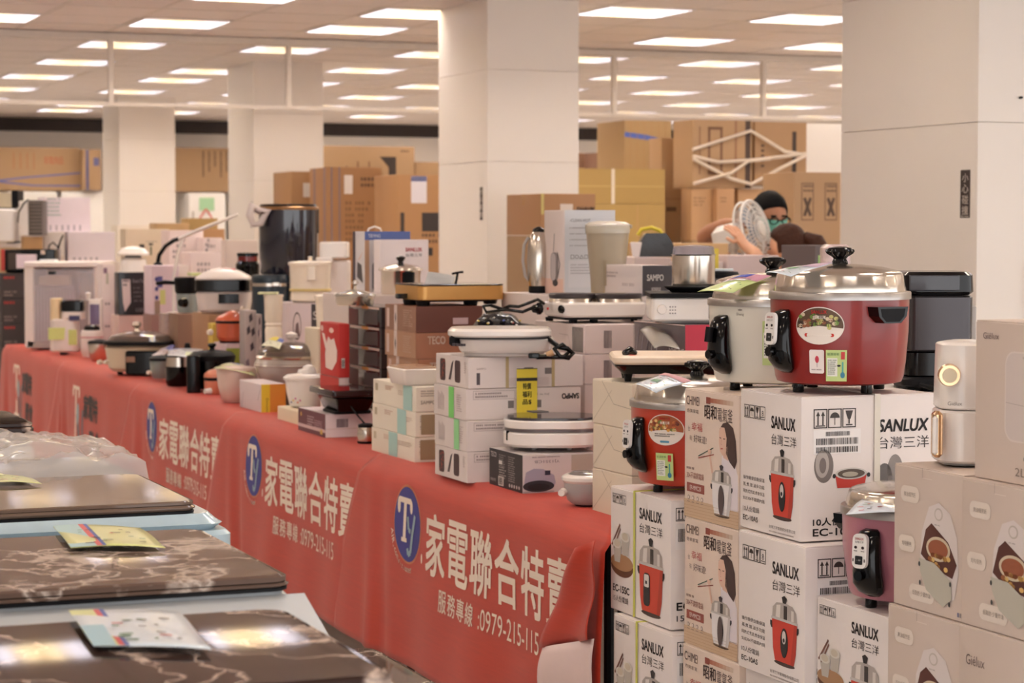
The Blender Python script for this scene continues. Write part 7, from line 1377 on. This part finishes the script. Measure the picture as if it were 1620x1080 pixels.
for k in range(3):
    q = MB(); q.T = MF @ Matrix.Rotation(math.radians(120 * k), 4, 'Y'); q.prism([(.0, -.02), (.07, -.06), (.145, -.045), (.15, .03), (.08, .05), (.0, .02)], -.006, -.002, glassy((190, 204, 220), .5, .1)); q.build('blade', fan, smooth=0)
q = MB(); q.T = MF; q.rbox(.13, .16, .13, WF, r=.05, e=.03, cy=.13, z0=-.065, n=6); q.build('motor_housing', fan)
q = MB(); q.T = MF; q.tube([(0, .12, -.05), (0, .14, -.20), (0, .14, -.28)], .02, WF, n=12); q.build('neck', fan)
# woman seen from behind and the side, arm reaching left
Yw = 10.75; wx = slope(1250, 400) * Yw; B1 = (wx, Yw, 0)
wom = empty('person', 'person with dark brown hair tied back, reaching an arm towards the fan', 'person', (wx, Yw, 0))
hd = Vector(wp(1246, 390, Yw, B1)); V = {}; E_ = []; nk = hd + Vector((.02, .03, -.14)); ch = nk + Vector((.02, .03, -.15))
V['pelvis'] = ((.03, .12, .80), (.14, .11)); V['waist'] = ((.03, .10, .95), (.115, .085)); V['chest'] = (tuple(ch), (.14, .095)); V['neck'] = (tuple(nk), .045); V['skull'] = (tuple(nk + Vector((-.01, -.01, .07))), .045)
V['ls'] = (tuple(ch + Vector((.16, .02, .04))), .05); V['le'] = (tuple(ch + Vector((.20, -.04, -.22))), .038); V['lwrist'] = (tuple(ch + Vector((.12, -.22, -.30))), .026)
V['rs'] = (tuple(ch + Vector((-.16, -.0, .05))), .05); V['re'] = (wp(1198, 403, Yw - .08, B1), .036); V['rwrist'] = (wp(1178, 388, Yw - .02, B1), .026)
for s, x in (('r', -.09), ('l', .09)): V[s + 'hip'] = ((.03 + x, .12, .74), .095); V[s + 'knee'] = ((.03 + x, .08, .42), .058); V[s + 'ankle'] = ((.03 + x, .12, .075), .04); V[s + 'toe'] = ((.03 + x, -.04, .03), .03)
E_ += [('pelvis', 'waist'), ('waist', 'chest'), ('chest', 'neck'), ('neck', 'skull'), ('chest', 'ls'), ('ls', 'le'), ('le', 'lwrist'), ('chest', 'rs'), ('rs', 're'), ('re', 'rwrist')]
for s in 'rl': E_ += [('pelvis', s + 'hip'), (s + 'hip', s + 'knee'), (s + 'knee', s + 'ankle'), (s + 'ankle', s + 'toe')]
hand_chain(V, E_, 'r', V['rwrist'][0], (-.5, .2, .8), (.5, -.8, .2), .6, .85); hand_chain(V, E_, 'l', V['lwrist'][0], (-.3, -.8, -.1), (0, 0, 1), .6, .85)
skin('body', V, E_, SKW, wom, 'pelvis')
HR = mat((62, 34, 24), .6, spec=.2, var=.4, bump=.5, scale=50)
M_, h_ = head(wom, hd, .108, math.radians(-112), math.radians(10), SKW, HR, long_hair=False)
q = MB(); q.T = M_; q.tube([(0, .09, .03), (0, .14, .0), (.0, .165, -.07), (.0, .16, -.16), (0, .13, -.24)], [.03, .045, .048, .038, .012], HR, n=12); q.build('ponytail', h_, smooth=80)
T = grow(['pelvis', 'waist', 'chest', 'ls', 'rs'], 1.08, .012); T['lb'] = (tuple(Vector(V['ls'][0]).lerp(Vector(V['le'][0]), .5)), .055); T['rb'] = (tuple(Vector(V['rs'][0]).lerp(Vector(V['re'][0]), .35)), .055)
skin('shirt', T, [('pelvis', 'waist'), ('waist', 'chest'), ('chest', 'ls'), ('chest', 'rs'), ('ls', 'lb'), ('rs', 'rb')], mat((190, 170, 166), .75), wom, 'pelvis')
P_ = grow(['pelvis', 'rhip', 'lhip', 'rknee', 'lknee', 'rankle', 'lankle'], 1.08, .012); skin('trousers', P_, [('pelvis', 'rhip'), ('pelvis', 'lhip'), ('rhip', 'rknee'), ('lhip', 'lknee'), ('rknee', 'rankle'), ('lknee', 'lankle')], mat((74, 76, 90), .8), wom, 'pelvis')
for s in 'rl':
    p = Vector(V[s + 'ankle'][0]); q = MB(); q.rbox(.085, .24, .075, mat((220, 210, 204), .6), r=.04, e=.018, cx=p.x, cy=p.y - .08, z0=.0); q.build('shoe', wom)
bpy.context.view_layer.update()
